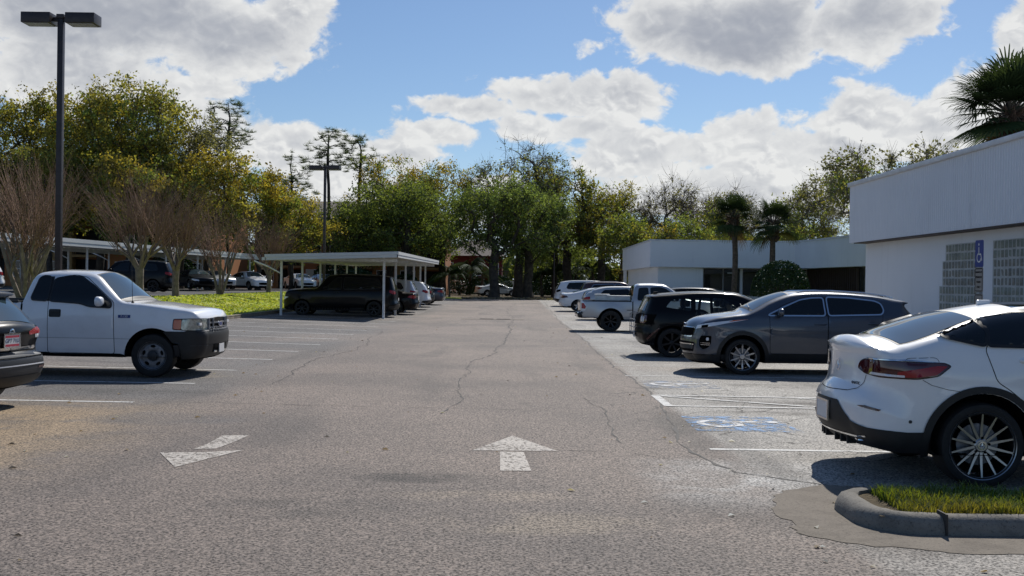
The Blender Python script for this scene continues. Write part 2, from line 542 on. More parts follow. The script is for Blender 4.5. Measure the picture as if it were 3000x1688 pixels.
    def rim(s, name, ua, ub, frac, mat, parent, top=True, eps=0.004, n=24):
        """patch of the rim strip (windshield, rear glass, roof panel) between two stations along the upper outline.
        frac: half-width as a fraction of the rim, or a pair (at ua, at ub)"""
        if not hasattr(frac, '__len__'): frac = (frac, frac)
        def near(u, z):
            return int(np.argmin(np.hypot(s.xz[:, 0] - (s.L / 2 - u), s.xz[:, 1] - z)))
        i, j = near(*ua), near(*ub); N = len(s.xz)
        fw = (j - i) % N; bw = (i - j) % N
        idx = [(i + k) % N for k in range(fw + 1)] if fw <= bw else [(i - k) % N for k in range(bw + 1)]
        v = []; f = []; m = len(idx)
        for k, q in enumerate(idx):
            fr = frac[0] + (frac[1] - frac[0]) * k / max(1, m - 1)
            for a in np.linspace(-fr, fr, n + 1): v.append(s.rim_pt(q, a, eps))
        for k in range(m - 1):
            for a in range(n):
                f.append((k * (n + 1) + a, k * (n + 1) + a + 1, (k + 1) * (n + 1) + a + 1, (k + 1) * (n + 1) + a))
        o = mesh_obj(name, v, f, mat, parent, 0)
        bm = bmesh.new(); bm.from_mesh(o.data); bmesh.ops.recalc_face_normals(bm, faces=bm.faces)
        bm.normal_update()
        c = sum((q.normal * q.calc_area() for q in bm.faces), Vector()); 
        ref = s.nrm[idx[m // 2]]
        if c.x * ref[0] + c.z * ref[1] < 0: bmesh.ops.reverse_faces(bm, faces=bm.faces)
        bm.to_mesh(o.data); bm.free()
        return o
    def window(s, name, poly, parent, trim=0.022, mat=None, trim_mat=None, r=0.04, eps=0.004):
        """side window: rubber/chrome surround and the pane"""
        P = round_poly(poly, r)
        D = densify(P, .03); A = np.array(grow([tuple(q) for q in D], trim)); B = np.array(grow([tuple(q) for q in D], -.006)); n = len(D); fr = []
        V = np.vstack([A, B]); V[:, 0] = s.L / 2 - V[:, 0]
        for sd in (1, -1):
            F = [(i, (i + 1) % n, n + (i + 1) % n, n + i) for i in range(n)]
            o = mesh_obj('window_frame', s.side3(V, sd, eps * 2.6), F, trim_mat or M['rubber'], parent, 0); fr.append(o)
            bm = bmesh.new(); bm.from_mesh(o.data)
            for f in bm.faces:
                if f.normal.y * sd < 0: f.normal_flip()
            bm.to_mesh(o.data); bm.free()
        out = s.side(name, P, mat or M['glass'], parent, eps * 2.3, grid=s.fine * .8, edge=s.fine * .8)
        for a, b in zip(fr, out):
            a.parent = b
        return out
    def door(s, poly, paint_mat, parent, r=0.05, gap=0.008, eps=0.002):
        P = round_poly(poly, r)
        g = s.side('door_seam', grow(P, gap), M['gap'], parent, eps * 0.6, grid=s.fine * 1.3, edge=s.fine)
        d = s.side('door', P, paint_mat, parent, eps * 1.5, grid=s.fine * 1.3, edge=s.fine)
        for a, b in zip(g, d): a.parent = b
        return d
    def line(s, name, pts, mat, parent, w=0.006, eps=0.002, both=True):
        """thin seam drawn along (u, z) points"""
        P = np.array(pts, float); L = []; R = []
        for i in range(len(P)):
            d = P[min(i + 1, len(P) - 1)] - P[max(0, i - 1)]; d /= np.linalg.norm(d)
            nn = np.array([-d[1], d[0]]) * w / 2; L.append(P[i] + nn); R.append(P[i] - nn)
        return s.side(name, [tuple(p) for p in L + R[::-1]], mat, parent, eps, both)

def build_multi(name, parts, parent, smooth=30):
    V = []; F = []; I = []
    for k, (m, _) in enumerate(parts):
        b = len(V); V += m.v; F += [tuple(i + b for i in f) for f in m.f]; I += [k] * len(m.f)
    o = mesh_obj(name, V, F, [q for _, q in parts], parent, smooth, I)
    bm = bmesh.new(); bm.from_mesh(o.data); bmesh.ops.recalc_face_normals(bm, faces=bm.faces); bm.to_mesh(o.data); bm.free()
    return o

def wheel(root, x, y, r, width, side, style, rim_r=None, tyre_n=40):
    """tyre (part) with its rim (sub-part); side +1 left, -1 right; styles by name"""
    rr = rim_r or r * 0.66
    t = MB(); w2 = width / 2; o = side
    prof = [(rr * 0.93, -w2 * .95), (rr, -w2), (r * .88, -w2 * 1.06), (r * .96, -w2 * .98), (r * .995, -w2 * .75), (r, -w2 * .4), (r, 0), (r, w2 * .4), (r * .995, w2 * .75), (r * .96, w2 * .98), (r * .88, w2 * 1.06), (rr, w2), (rr * .93, w2 * .95)]
    t.lathe_y(prof, tyre_n)
    ty = t.build('wheel', M['tyre'], root, 40); ty.location = (x, y, r)
    m = MB()
    yo = o * w2                      # outer face
    m.lathe_y([(rr * .93, -o * w2 * .9), (rr * .90, yo * .3), (rr * .93, yo * .9), (rr * 1.0, yo * 1.02), (rr * 1.0, yo * .96)], tyre_n)
    if style == 'steel':
        m.lathe_y([(0.001, yo * .62), (rr * .30, yo * .62), (rr * .34, yo * .5), (rr * .42, yo * .62), (rr * .62, yo * .66), (rr * .80, yo * .60), (rr * .93, yo * .9)], tyre_n)
        h = MB()
        for k in range(5):
            a0 = 2 * PI * k / 5 + .3; cx, cz = rr * .66 * math.cos(a0), rr * .66 * math.sin(a0)
            ring = [(cx + rr * (.10 * math.cos(q) * math.cos(a0) - .18 * math.sin(q) * math.sin(a0)), yo * .70, cz + rr * (.10 * math.cos(q) * math.sin(a0) + .18 * math.sin(q) * math.cos(a0))) for q in np.linspace(0, 2 * PI, 14, endpoint=False)]
            h.add(ring, [tuple(range(14))])
        build_multi('rim', [(m, M['steel_wheel']), (h, M['gap'])], ty)
        c = MB().lathe_y([(rr * .33, yo * .6), (rr * .31, yo * .86), (rr * .22, yo * .92), (0.001, yo * .93)], 24); c.build('hub_cap', M['grey_plastic'], ty, 30)
        return ty
    spec = {'ten': (10, .075, .17, True), 'five': (5, .16, .26, False), 'multi': (14, .07, .045, False), 'star': (5, .13, .34, False), 'black': (7, .1, .2, False)}[style]
    n, wi, wo, pair = spec
    mat = {'black': M['alloy_dark']}.get(style, M['alloy'])
    for k in range(n):
        a = 2 * PI * k / n + PI / 2
        ca, sa = math.cos(a), math.sin(a)
        def P(rad_, off, yy): return (rad_ * ca - off * sa, yy, rad_ * sa + off * ca)
        r0, r1 = rr * .16, rr * .95
        if pair:      # blade spokes widening then narrowing
            prof = [(r0, rr * .022, .72), (rr * .42, rr * .035, .74), (rr * .74, rr * .062, .78), (r1, rr * .03, .9)]
        else:
            prof = [(r0, rr * wi * .6, .74), (rr * .5, rr * (wi + wo) / 3.2, .78), (r1, rr * wo / 2, .92)]
        vs = []
        for (q, hw, yy) in prof:
            vs += [P(q, -hw, yo * yy), P(q, hw, yo * yy), P(q, hw * .7, yo * (yy - .3)), P(q, -hw * .7, yo * (yy - .3))]
        fs = []
        for i in range(len(prof) - 1):
            for q in range(4): fs.append((i * 4 + q, i * 4 + (q + 1) % 4, i * 4 + 4 + (q + 1) % 4, i * 4 + 4 + q))
        m.add(vs, fs)
    m.lathe_y([(0.001, yo * .8), (rr * .17, yo * .8), (rr * .22, yo * .72), (rr * .22, yo * .4)], 24)
    d = MB().lathe_y([(0.001, yo * .1), (rr * .62, yo * .1), (rr * .62, yo * -.05)], 24); d.build('brake_disc', M['steel_wheel'] if style != 'black' else M['under'], ty)
    b = MB().lathe_y([(0.001, -yo * .5), (rr * .9, -yo * .5)], 20); b.build('wheel_back', M['under'], ty)
    h = MB()
    for k in range(5):
        a = 2 * PI * k / 5 + .2
        h.lathe_y([(rr * .035, yo * .74), (rr * .035, yo * .83), (0.001, yo * .83)], 8, rr * .23 * math.cos(a), 0, rr * .23 * math.sin(a))
    build_multi('rim', [(m, mat), (h, M['gap'])], ty)
    return ty

def box_part(root, name, x0, x1, y0, y1, z0, z1, mat, bev=0.01):
    return MB().box(x0, x1, y0, y1, z0, z1, bev).build(name, mat, root, 35)

def mirrors(c, root, u, z, mat, size=(0.13, 0.2, 0.14), wy=None):
    """door mirrors: rounded housing on a short arm"""
    x = c.L / 2 - u
    w = float(c.W([(x, z)])[0])
    for sd in (1, -1):
        bm = bmesh.new(); bmesh.ops.create_uvsphere(bm, u_segments=16, v_segments=10, radius=0.5)
        for v in bm.verts:
            a = v.co
            sx = size[0] * (1.0 if a.x > 0 else 0.45)
            v.co = Vector((x + math.copysign(abs(a.x * 2) ** .8, a.x) / 2 * sx * 2 * .7, sd * (w + .04 + size[1] / 2) + math.copysign(abs(a.y * 2) ** .7, a.y) / 2 * size[1], z + .05 + math.copysign(abs(a.z * 2) ** .75, a.z) / 2 * size[2]))
        me = bpy.data.meshes.new('mirror'); bm.to_mesh(me); bm.free(); me.materials.append(mat)
        for p in me.polygons: p.use_smooth = True
        o = bpy.data.objects.new('mirror', me); COL.objects.link(o); o.parent = root
        MB().tube([(x, sd * (w - .02), z), (x, sd * (w + .07), z + .03)], [.03, .022], 8).build('mirror_arm', M['plastic'], o, 40)

def handle(c, door, u, z, mat, ln=0.2, h=0.028):
    x = c.L / 2 - u
    for d, sd in zip(door, (1, -1)):
        w = float(c.W([(x, z)])[0])
        mb = MB().tube([(x + ln / 2, sd * (w + .004), z), (x + ln * .38, sd * (w + .03), z), (x - ln * .38, sd * (w + .03), z), (x - ln / 2, sd * (w + .004), z)], h / 2, 8)
        mb.build('handle', mat, d, 40)

def plate(root, x, y, z, end, mat=None, ink='', w=0.305, h=0.155, frame=None, strip=False):
    """licence plate facing the end (+1 front, -1 rear)"""
    p = MB().box(x - .006, x + .006, y - w / 2, y + w / 2, z - h / 2, z + h / 2, .004).build('license_plate', mat or M['plate'], root)
    if frame:
        f = MB()
        t = .018
        for (a, b, c, d) in ((-w/2-t, w/2+t, h/2, h/2+t), (-w/2-t, w/2+t, -h/2-t, -h/2), (-w/2-t, -w/2, -h/2, h/2), (w/2, w/2+t, -h/2, h/2)):
            f.box(x - .009, x + .009, y + a, y + b, z + c, z + d)
        f.build('plate_frame', frame, p)
    if strip:
        for (a, b) in ((h*.26, h*.44), (-h*.46, -h*.27)):
            MB().box(x + end * .0062, x + end * .0075, y - w*.46, y + w*.46, z + a, z + b).build('plate_band', M['plate_red'], p)
    if ink:
        mw = Matrix.Translation((x + end * .0075, y, z)) @ Matrix.Rotation(PI / 2 * end, 4, 'Z') @ Matrix.Rotation(PI / 2, 4, 'X')
        text_mesh('plate_text', ink, h * .48, M['plate_ink'], p, mw)
    return p
def _table(c, end):
    if not hasattr(c, 'tabs'): c.tabs = {}
    if end in c.tabs: return c.tabs[end]
    E = c.xz; n = len(E)
    Z = np.linspace(E[:, 1].min() + .01, E[:, 1].max() - .06, 70); S = np.linspace(0, 2.0, 201)
    TX = np.zeros((70, 201)); TY = np.zeros((70, 201))
    for k, z in enumerate(Z):
        f = np.linspace(0, 1, 24); xs = []; ys = []
        for q in f:
            Q = E + c.nrm * (c.O[:, 3] * (1 - q * q))[:, None]; A, B = Q, np.roll(Q, -1, 0)
            m = ((A[:, 1] - z) * (B[:, 1] - z) <= 0) & (np.abs(A[:, 1] - B[:, 1]) > 1e-9)
            i = np.nonzero(m)[0]; t = (z - A[i, 1]) / (B[i, 1] - A[i, 1]); x = A[i, 0] + t * (B[i, 0] - A[i, 0]); k_ = int(np.argmax(x * end))
            j = (i[k_] + 1) % n; xs.append(x[k_]); ys.append(q * (c.rw[i[k_]] * (1 - t[k_]) + c.rw[j] * t[k_]))
        x0, w = xs[-1], ys[-1]
        X = x0 - end * (np.linspace(0.02, 1, 70) ** 1.7) * 1.6
        ww = c.W(np.stack([X, np.full(70, z)], 1))
        ww = np.maximum.accumulate(np.maximum(ww, w))
        xs += list(X); ys += list(ww)
        xs, ys = np.array(xs), np.array(ys)
        L = np.concatenate([[0], np.cumsum(np.hypot(np.diff(xs), np.diff(ys)))])
        TX[k] = np.interp(S, L, xs); TY[k] = np.interp(S, L, ys)
    c.tabs[end] = (Z, S, TX, TY); return c.tabs[end]

def wrap_pts(c, V, end):
    Z, S, TX, TY = _table(c, end)
    zi = np.clip((V[:, 1] - Z[0]) / (Z[1] - Z[0]), 0, len(Z) - 1.001); si = np.clip(np.abs(V[:, 0]) / (S[1] - S[0]), 0, len(S) - 1.001)
    a = zi.astype(int); b = si.astype(int); fa = zi - a; fb = si - b
    def bl(T): return T[a, b]*(1-fa)*(1-fb) + T[a+1, b]*fa*(1-fb) + T[a, b+1]*(1-fa)*fb + T[a+1, b+1]*fa*fb
    return np.stack([bl(TX), np.sign(V[:, 0] + 1e-12) * bl(TY), V[:, 1]], 1)

def wrap(c, name, poly, mat, parent, end=-1, eps=0.005, grid=0.03, edge=0.025, mirror=True, r=0.0):
    """patch that follows the end of the body round its corners; poly of (s, z): s = arc length from the centre line"""
    if r: poly = round_poly(poly, r)
    out = []
    for m in ((1, -1) if mirror else (1,)):
        V, F = tri_poly([(s * m, z) for s, z in poly], grid, edge)
        h = 0.02
        p = wrap_pts(c, V, end); du = wrap_pts(c, V + [h, 0], end) - wrap_pts(c, V - [h, 0], end); dv = wrap_pts(c, V + [0, h], end) - wrap_pts(c, V - [0, h], end)
        nv = np.cross(du, dv); nv /= np.linalg.norm(nv, axis=1)[:, None] + 1e-12
        cen = np.stack([p[:, 0] * 0 + end * (c.L / 2 - 1.2), p[:, 1] * 0, p[:, 2] * 0 + .7], 1)
        sg = np.sign(np.sum(nv * (p - cen), 1)); nv *= sg[:, None]
        o = mesh_obj(name, p + nv * eps, F, mat, parent, 0)
        bm = bmesh.new(); bm.from_mesh(o.data)
        q = Vector((end * (c.L / 2 - 1.2), 0, .7))
        for f in bm.faces:
            if f.normal.dot(f.calc_center_median() - q) < 0: f.normal_flip()
        bm.to_mesh(o.data); bm.free()
        out.append(o)
    return out

def place(root, x, y, heading, dz=0.0):
    """heading in degrees: 0 = front to +X"""
    z = gzf(x, y) + dz
    root.location = (x, y, z); root.rotation_euler = (0, 0, rad(heading))

P_WHITE = paint('paint_white', (0.83, 0.84, 0.85), 0.0, 0.35, 0.05)
P_WHITE_OLD = paint('paint_white_worn', (0.78, 0.79, 0.81), 0.0, 0.40, 0.14)
P_GREY = paint('paint_grey', (0.052, 0.064, 0.088), 0.5, 0.35, 0.02)
P_BLACK = paint('paint_black', (0.004, 0.004, 0.005), 0.0, 0.3, 0.004, .1, .28)
P_BLACKISH = paint('paint_graphite', (0.007, 0.008, 0.010), 0.0, 0.3, 0.01, .1, .25)
P_SILVER = paint('paint_silver', (0.42, 0.44, 0.47), 0.55, 0.38, 0.12)
P_MAROON = paint('paint_maroon', (0.045, 0.014, 0.016), 0.3, 0.35, 0.1)
P_BLUE = paint('paint_blue', (0.012, 0.018, 0.045), 0.3, 0.3, 0.08)
P_CHAMP = paint('paint_light_silver', (0.52, 0.53, 0.54), 0.45, 0.38, 0.15)

def four_wheels(c, root, y, r, width, style, rim_r=None, n=40):
    for (x, z) in c.wheels:
        for sd in (1, -1): wheel(root, x, sd * (y - width / 2), r, width, sd, style, rim_r, n)

def emblem_star(root, x, y, z, R, end, axis='x'):
    """ring with a three-pointed star, facing along x (end) or along y (end = side)"""
    m = MB()
    def P(a, b, h): return (x + h * end, y + a * end, z + b) if axis == 'x' else (x - a * end, y + h * end, z + b)
    n = 24
    for (r0, r1) in ((R * .86, R),):
        vs = []; fs = []
        for k in range(n):
            t = 2 * PI * k / n
            for r_, h in ((r0, 0), (r1, 0), (r1, .006), (r0, .006)): vs.append(P(r_ * math.cos(t), r_ * math.sin(t), h))
        for k in range(n):
            k2 = (k + 1) % n
            for q in range(4): fs.append((k * 4 + q, k * 4 + (q + 1) % 4, k2 * 4 + (q + 1) % 4, k2 * 4 + q))
        m.add(vs, fs)
    for k in range(3):
        t = PI / 2 + 2 * PI * k / 3
        a = (R * .9 * math.cos(t), R * .9 * math.sin(t)); w = R * .15
        b = (w * math.cos(t + PI / 2), w * math.sin(t + PI / 2)); c_ = (-b[0], -b[1])
        m.add([P(*a, .005), P(*b, .005), P(*c_, .005), P(0, 0, .011)], [(0, 1, 3), (0, 3, 2)])
    return m.build('emblem', M['chrome'], root)

def emblem_oval(root, x, y, z, w, h, end, mat_in, axis='x'):
    m = MB(); n = 24
    def P(a, b, t): return (x + t * end, y + a, z + b)
    vs = [P(w / 2 * math.cos(2 * PI * k / n), h / 2 * math.sin(2 * PI * k / n), .004) for k in range(n)] + [P(w / 2 * math.cos(2 * PI * k / n), h / 2 * math.sin(2 * PI * k / n), -.02) for k in range(n)]
    m.add(vs, [tuple(range(n))] + [(k, (k + 1) % n, n + (k + 1) % n, n + k) for k in range(n)])
    o = m.build('emblem', M['chrome'], root)
    m = MB(); vs = [P(w * .42 * math.cos(2 * PI * k / n), h * .36 * math.sin(2 * PI * k / n), .007) for k in range(n)]
    m.add(vs, [tuple(range(n))]); m.build('emblem_field', mat_in, o)
    return o
# ---------------------------------------------------------------- white pickup (left)
def build_white_pickup():
    root = empty('pickup_truck')
    tag(root, 'white single cab work pickup with black bumper, parked nose to the lane', 'pickup truck')
    L = 5.36
    out = [(.36, .30, .05, .01), (.22, .34, .2, .04), (.155, .45, .26, .06), (.135, .60, .28, .07), (.135, .76, .28, .07), (.175, .80, .24, .07), (.18, .92, .22, .06), (.19, 1.0, .16, .05), (.235, 1.065, .10, .04),
           (.30, 1.125, .08, .035), (.7, 1.19, .075, .03), (1.15, 1.245, .07, .03), (1.48, 1.275, .06, .03), (1.56, 1.31, .08, .06), (1.80, 1.52, .09, .08), (2.02, 1.715, .10, .06), (2.14, 1.765, .12, .045),
           (2.5, 1.79, .13, .04), (2.85, 1.785, .13, .04), (3.05, 1.755, .12, .03), (3.13, 1.66, .10, .02), (3.19, 1.4, .06, .02), (3.215, 1.28, .03, .0), (3.24, 1.255, .03, 0), (3.6, 1.25, .03, 0),
           (4.4, 1.24, .03, 0), (5.20, 1.23, .03, 0), (5.27, 1.2, .05, .01), (5.275, 1.0, .06, .01), (5.275, .74, .06, .01), (5.30, .70, .08, .02), (5.36, .66, .1, .03), (5.36, .52, .1, .03), (5.2, .44, .06, .02),
           (4.7, .42, .03, 0), (3.6, .36, .03, 0), (2.5, .335, .03, 0), (1.6, .335, .03, 0), (.9, .33, .03, 0)]
    sec = [(.25, .90), (.40, .945), (.60, .965), (.85, .975), (1.05, .965), (1.20, .945), (1.30, .92), (1.55, .81), (1.80, .70)]
    plan = [(0, .93), (.4, .965), (1.0, .99), (1.6, 1.0), (4.5, 1.0), (5.36, .985)]
    c = Car(L, out, sec, plan, [(.98, .37), (4.18, .37)], .475, step=.035, grid=.08, flare=.02)
    c.shell(root, P_WHITE_OLD, regions=[(lambda u, y, z: (u < 1.0 and z < .57) or (u < .77 and z < .785) or (u < .30 and z < .805), M['plastic']), (lambda u, y, z: z < .40 and u > 1.0, M['under'])])
    # cab: door with window, quarter glass, seams
    d = c.door([(1.63, .40), (2.76, .40), (2.765, 1.28), (2.72, 1.60), (2.42, 1.735), (2.18, 1.69), (1.66, 1.27)], P_WHITE_OLD, root, .05, .010)
    for k in (0,): pass
    c.window('door_window', [(1.70, 1.185), (2.06, 1.20), (2.24, 1.255), (2.75, 1.285), (2.72, 1.655), (2.45, 1.705), (2.26, 1.685), (2.02, 1.53), (1.70, 1.27)], root, .02, M['glass'], r=.05, eps=.006)
    c.window('quarter_window', [(2.79, 1.285), (3.05, 1.30), (3.065, 1.34), (2.99, 1.66), (2.93, 1.70), (2.79, 1.69)], root, .018, M['glass'], r=.06, eps=.006)
    c.side('window_pillar', [(2.745, 1.28), (2.80, 1.28), (2.80, 1.70), (2.745, 1.70)], M['rubber'], root, .0065)
    handle_bg = c.side('door_handle', round_poly([(2.545, 1.01), (2.75, 1.01), (2.75, 1.145), (2.545, 1.145)], .03), M['plastic'], root, .006)
    for sd, hb in zip((1, -1), handle_bg):
        x = L / 2 - 2.65; w = float(c.W([(x, 1.08)])[0])
        MB().box(x - .085, x + .085, sd * (w + .004) - .012, sd * (w + .004) + .014, 1.095, 1.13, .006).build('handle_grip', M['grey_plastic'], hb)
    c.line('body_seam', [(3.222, .36), (3.222, 1.27)], M['gap'], root, .03, .003)
    c.line('cab_crease', [(1.05, .65), (1.62, .655), (2.76, .66), (3.2, .665)], M['gap'], root, .004, .0035)
    c.side('rocker', [(1.5, .335), (3.9, .365), (3.75, .425), (1.52, .40)], M['under'], root, .004)
    # fender badge
    b = c.side('badge', [(1.36, 1.01), (1.57, 1.01), (1.57, 1.062), (1.36, 1.062)], M['badge_blue'], root, .006)
    for sd, q in zip((1, -1), b):
        x = L / 2 - 1.465; w = float(c.W([(x, 1.036)])[0])
        text_mesh('badge_text', 'F-150', .052, M['plate'], q, Matrix.Translation((x, sd * (w + .0065), 1.036)) @ Matrix.Rotation(PI if sd > 0 else 0, 4, 'Z') @ Matrix.Rotation(PI / 2, 4, 'X'))
    # glass
    c.rim('windshield', (1.575, 1.325), (2.06, 1.735), (.99, .95), M['windshield'], root, eps=.004)
    c.rim('windshield_frame', (1.545, 1.30), (2.085, 1.748), (1.0, 1.0), M['rubber'], root, eps=.002)
    c.rim('rear_window', (3.10, 1.70), (3.19, 1.36), (.86, .86), M['glass'], root)
    # hood seam + cowl
    c.rim('cowl', (1.46, 1.272), (1.55, 1.303), (.95, .95), M['plastic'], root, eps=.003)
    # nose
    wrap(c, 'grille', [(0, .80), (.50, .80), (.55, 1.005), (0, 1.02)], M['gap'], root, 1, .006)
    g = MB()
    zt = _table(c, 1)
    def fx(y, z): return float(wrap_pts(c, np.array([(y, z)]), 1)[0, 0])
    for (z0, z1) in ((.835, .86), (.915, .945)):
        for k in range(12):
            y0 = -.52 + k * 1.04 / 12; y1 = y0 + 1.04 / 12
            x = fx(abs((y0 + y1) / 2), (z0 + z1) / 2)
            g.box(x - .01, x + .022, y0, y1, z0, z1)
    for y in (-.54, -.36, .36, .54):
        x = fx(abs(y), .9); g.box(x - .01, x + .03, y - .018, y + .018, .80, 1.01, .004)
    for k in range(12):
        y0 = -.55 + k * 1.1 / 12; x = fx(abs(y0 + .046), .80); g.box(x - .01, x + .028, y0, y0 + 1.1 / 12, .795, .82)
    g.build('grille_bar', M['steel_wheel'], root)
    emblem_oval(root, fx(0, .90) + .03, 0, .90, .23, .095, 1, M['badge_blue'])
    wrap(c, 'headlight', [(.56, .80), (.98, .80), (1.30, .815), (1.30, 1.005), (.98, 1.015), (.57, 1.01)], M['rubber'], root, 1, .004, r=.03)
    hl = wrap(c, 'headlight', [(.575, .815), (.98, .812), (1.15, .82), (1.15, .995), (.98, 1.003), (.58, 1.0)], M['clear_lens'], root, 1, .009, r=.03)
    wrap(c, 'turn_signal', [(1.155, .825), (1.285, .83), (1.285, .992), (1.155, .994)], M['amber_lens'], root, 1, .009, r=.03)
    for sd in (1, -1):
        m = MB(); p = wrap_pts(c, np.array([(sd * .80, .91)]), 1)[0]
        m.box(p[0] - .01, p[0] + .014, p[1] - .12, p[1] + .12, .89, .94, .008); m.build('headlight_reflector', M['led_lens'], hl[0 if sd > 0 else 1])
    # black bumper: upper cover and valance
    wrap(c, 'bumper_cover', [(0, .565), (1.18, .565), (1.32, .60), (1.47, .775), (1.40, .79), (.95, .79), (0, .775)], M['plastic'], root, 1, .012)
    wrap(c, 'bumper_step', [(.55, .775), (.88, .775), (.93, .80), (.56, .80)], M['grey_plastic'], root, 1, .02)
    wrap(c, 'valance', [(0, .335), (.9, .335), (1.22, .36), (1.30, .555), (0, .555)], M['plastic'], root, 1, .006)
    wrap(c, 'valance_trim', [(.62, .535), (1.02, .538), (1.02, .556), (.62, .556)], M['grey_plastic'], root, 1, .016)
    wrap(c, 'bumper_intake', [(0, .42), (.40, .42), (.42, .55), (0, .55)], M['gap'], root, 1, .009)
    plate(root, fx(0, .47) + .02, 0, .47, 1)
    for sd in (1, -1): MB().box(fx(0, .4) - .02, fx(0, .4) + .03, min(sd * .35, sd * .2), max(sd * .35, sd * .2), .40, .44, .01).build('tow_hook', M['chrome'], root)
    # rear
    wrap(c, 'rear_bumper', [(0, .47), (.92, .47), (1.1, .52), (1.1, .69), (0, .69)], M['chrome'], root, -1, .01)
    wrap(c, 'tail_light', [(.84, .80), (1.06, .80), (1.06, 1.15), (.84, 1.15)], M['red_lens'], root, -1, .006)
    c.rim('bed_interior', (3.32, 1.252), (5.15, 1.235), (.93, .93), M['gap'], root, eps=.003)
    for sd in (1, -1):
        MB().box(L/2 - 5.1, L/2 - 3.3, sd * .90 - .025, sd * .90 + .025, 1.235, 1.29, .012).build('bed_rail', M['plastic'], root)
    four_wheels(c, root, .965, .37, .235, 'steel', .245)
    mirrors(c, root, 1.86, 1.24, P_WHITE_OLD, (.12, .24, .17))
    for sd in (1, -1):
        MB().tube([(L/2 - 1.60, sd * .60, 1.345), (L/2 - 1.66, sd * .25 + .1, 1.375), (L/2 - 1.70, sd * .1 + .02, 1.385)], .009, 6).build('wiper', M['plastic'], root)
    MB().tube([(L/2 - 1.38, -.80, 1.265), (L/2 - 1.385, -.80, 1.30)], [.03, .012], 10).tube([(L/2 - 1.385, -.80, 1.29), (L/2 - 1.41, -.80, 2.02)], [.005, .003], 6).build('antenna', M['plastic'], root)
    place(root, -5.15 - L / 2, 18.72, 0)
    return root

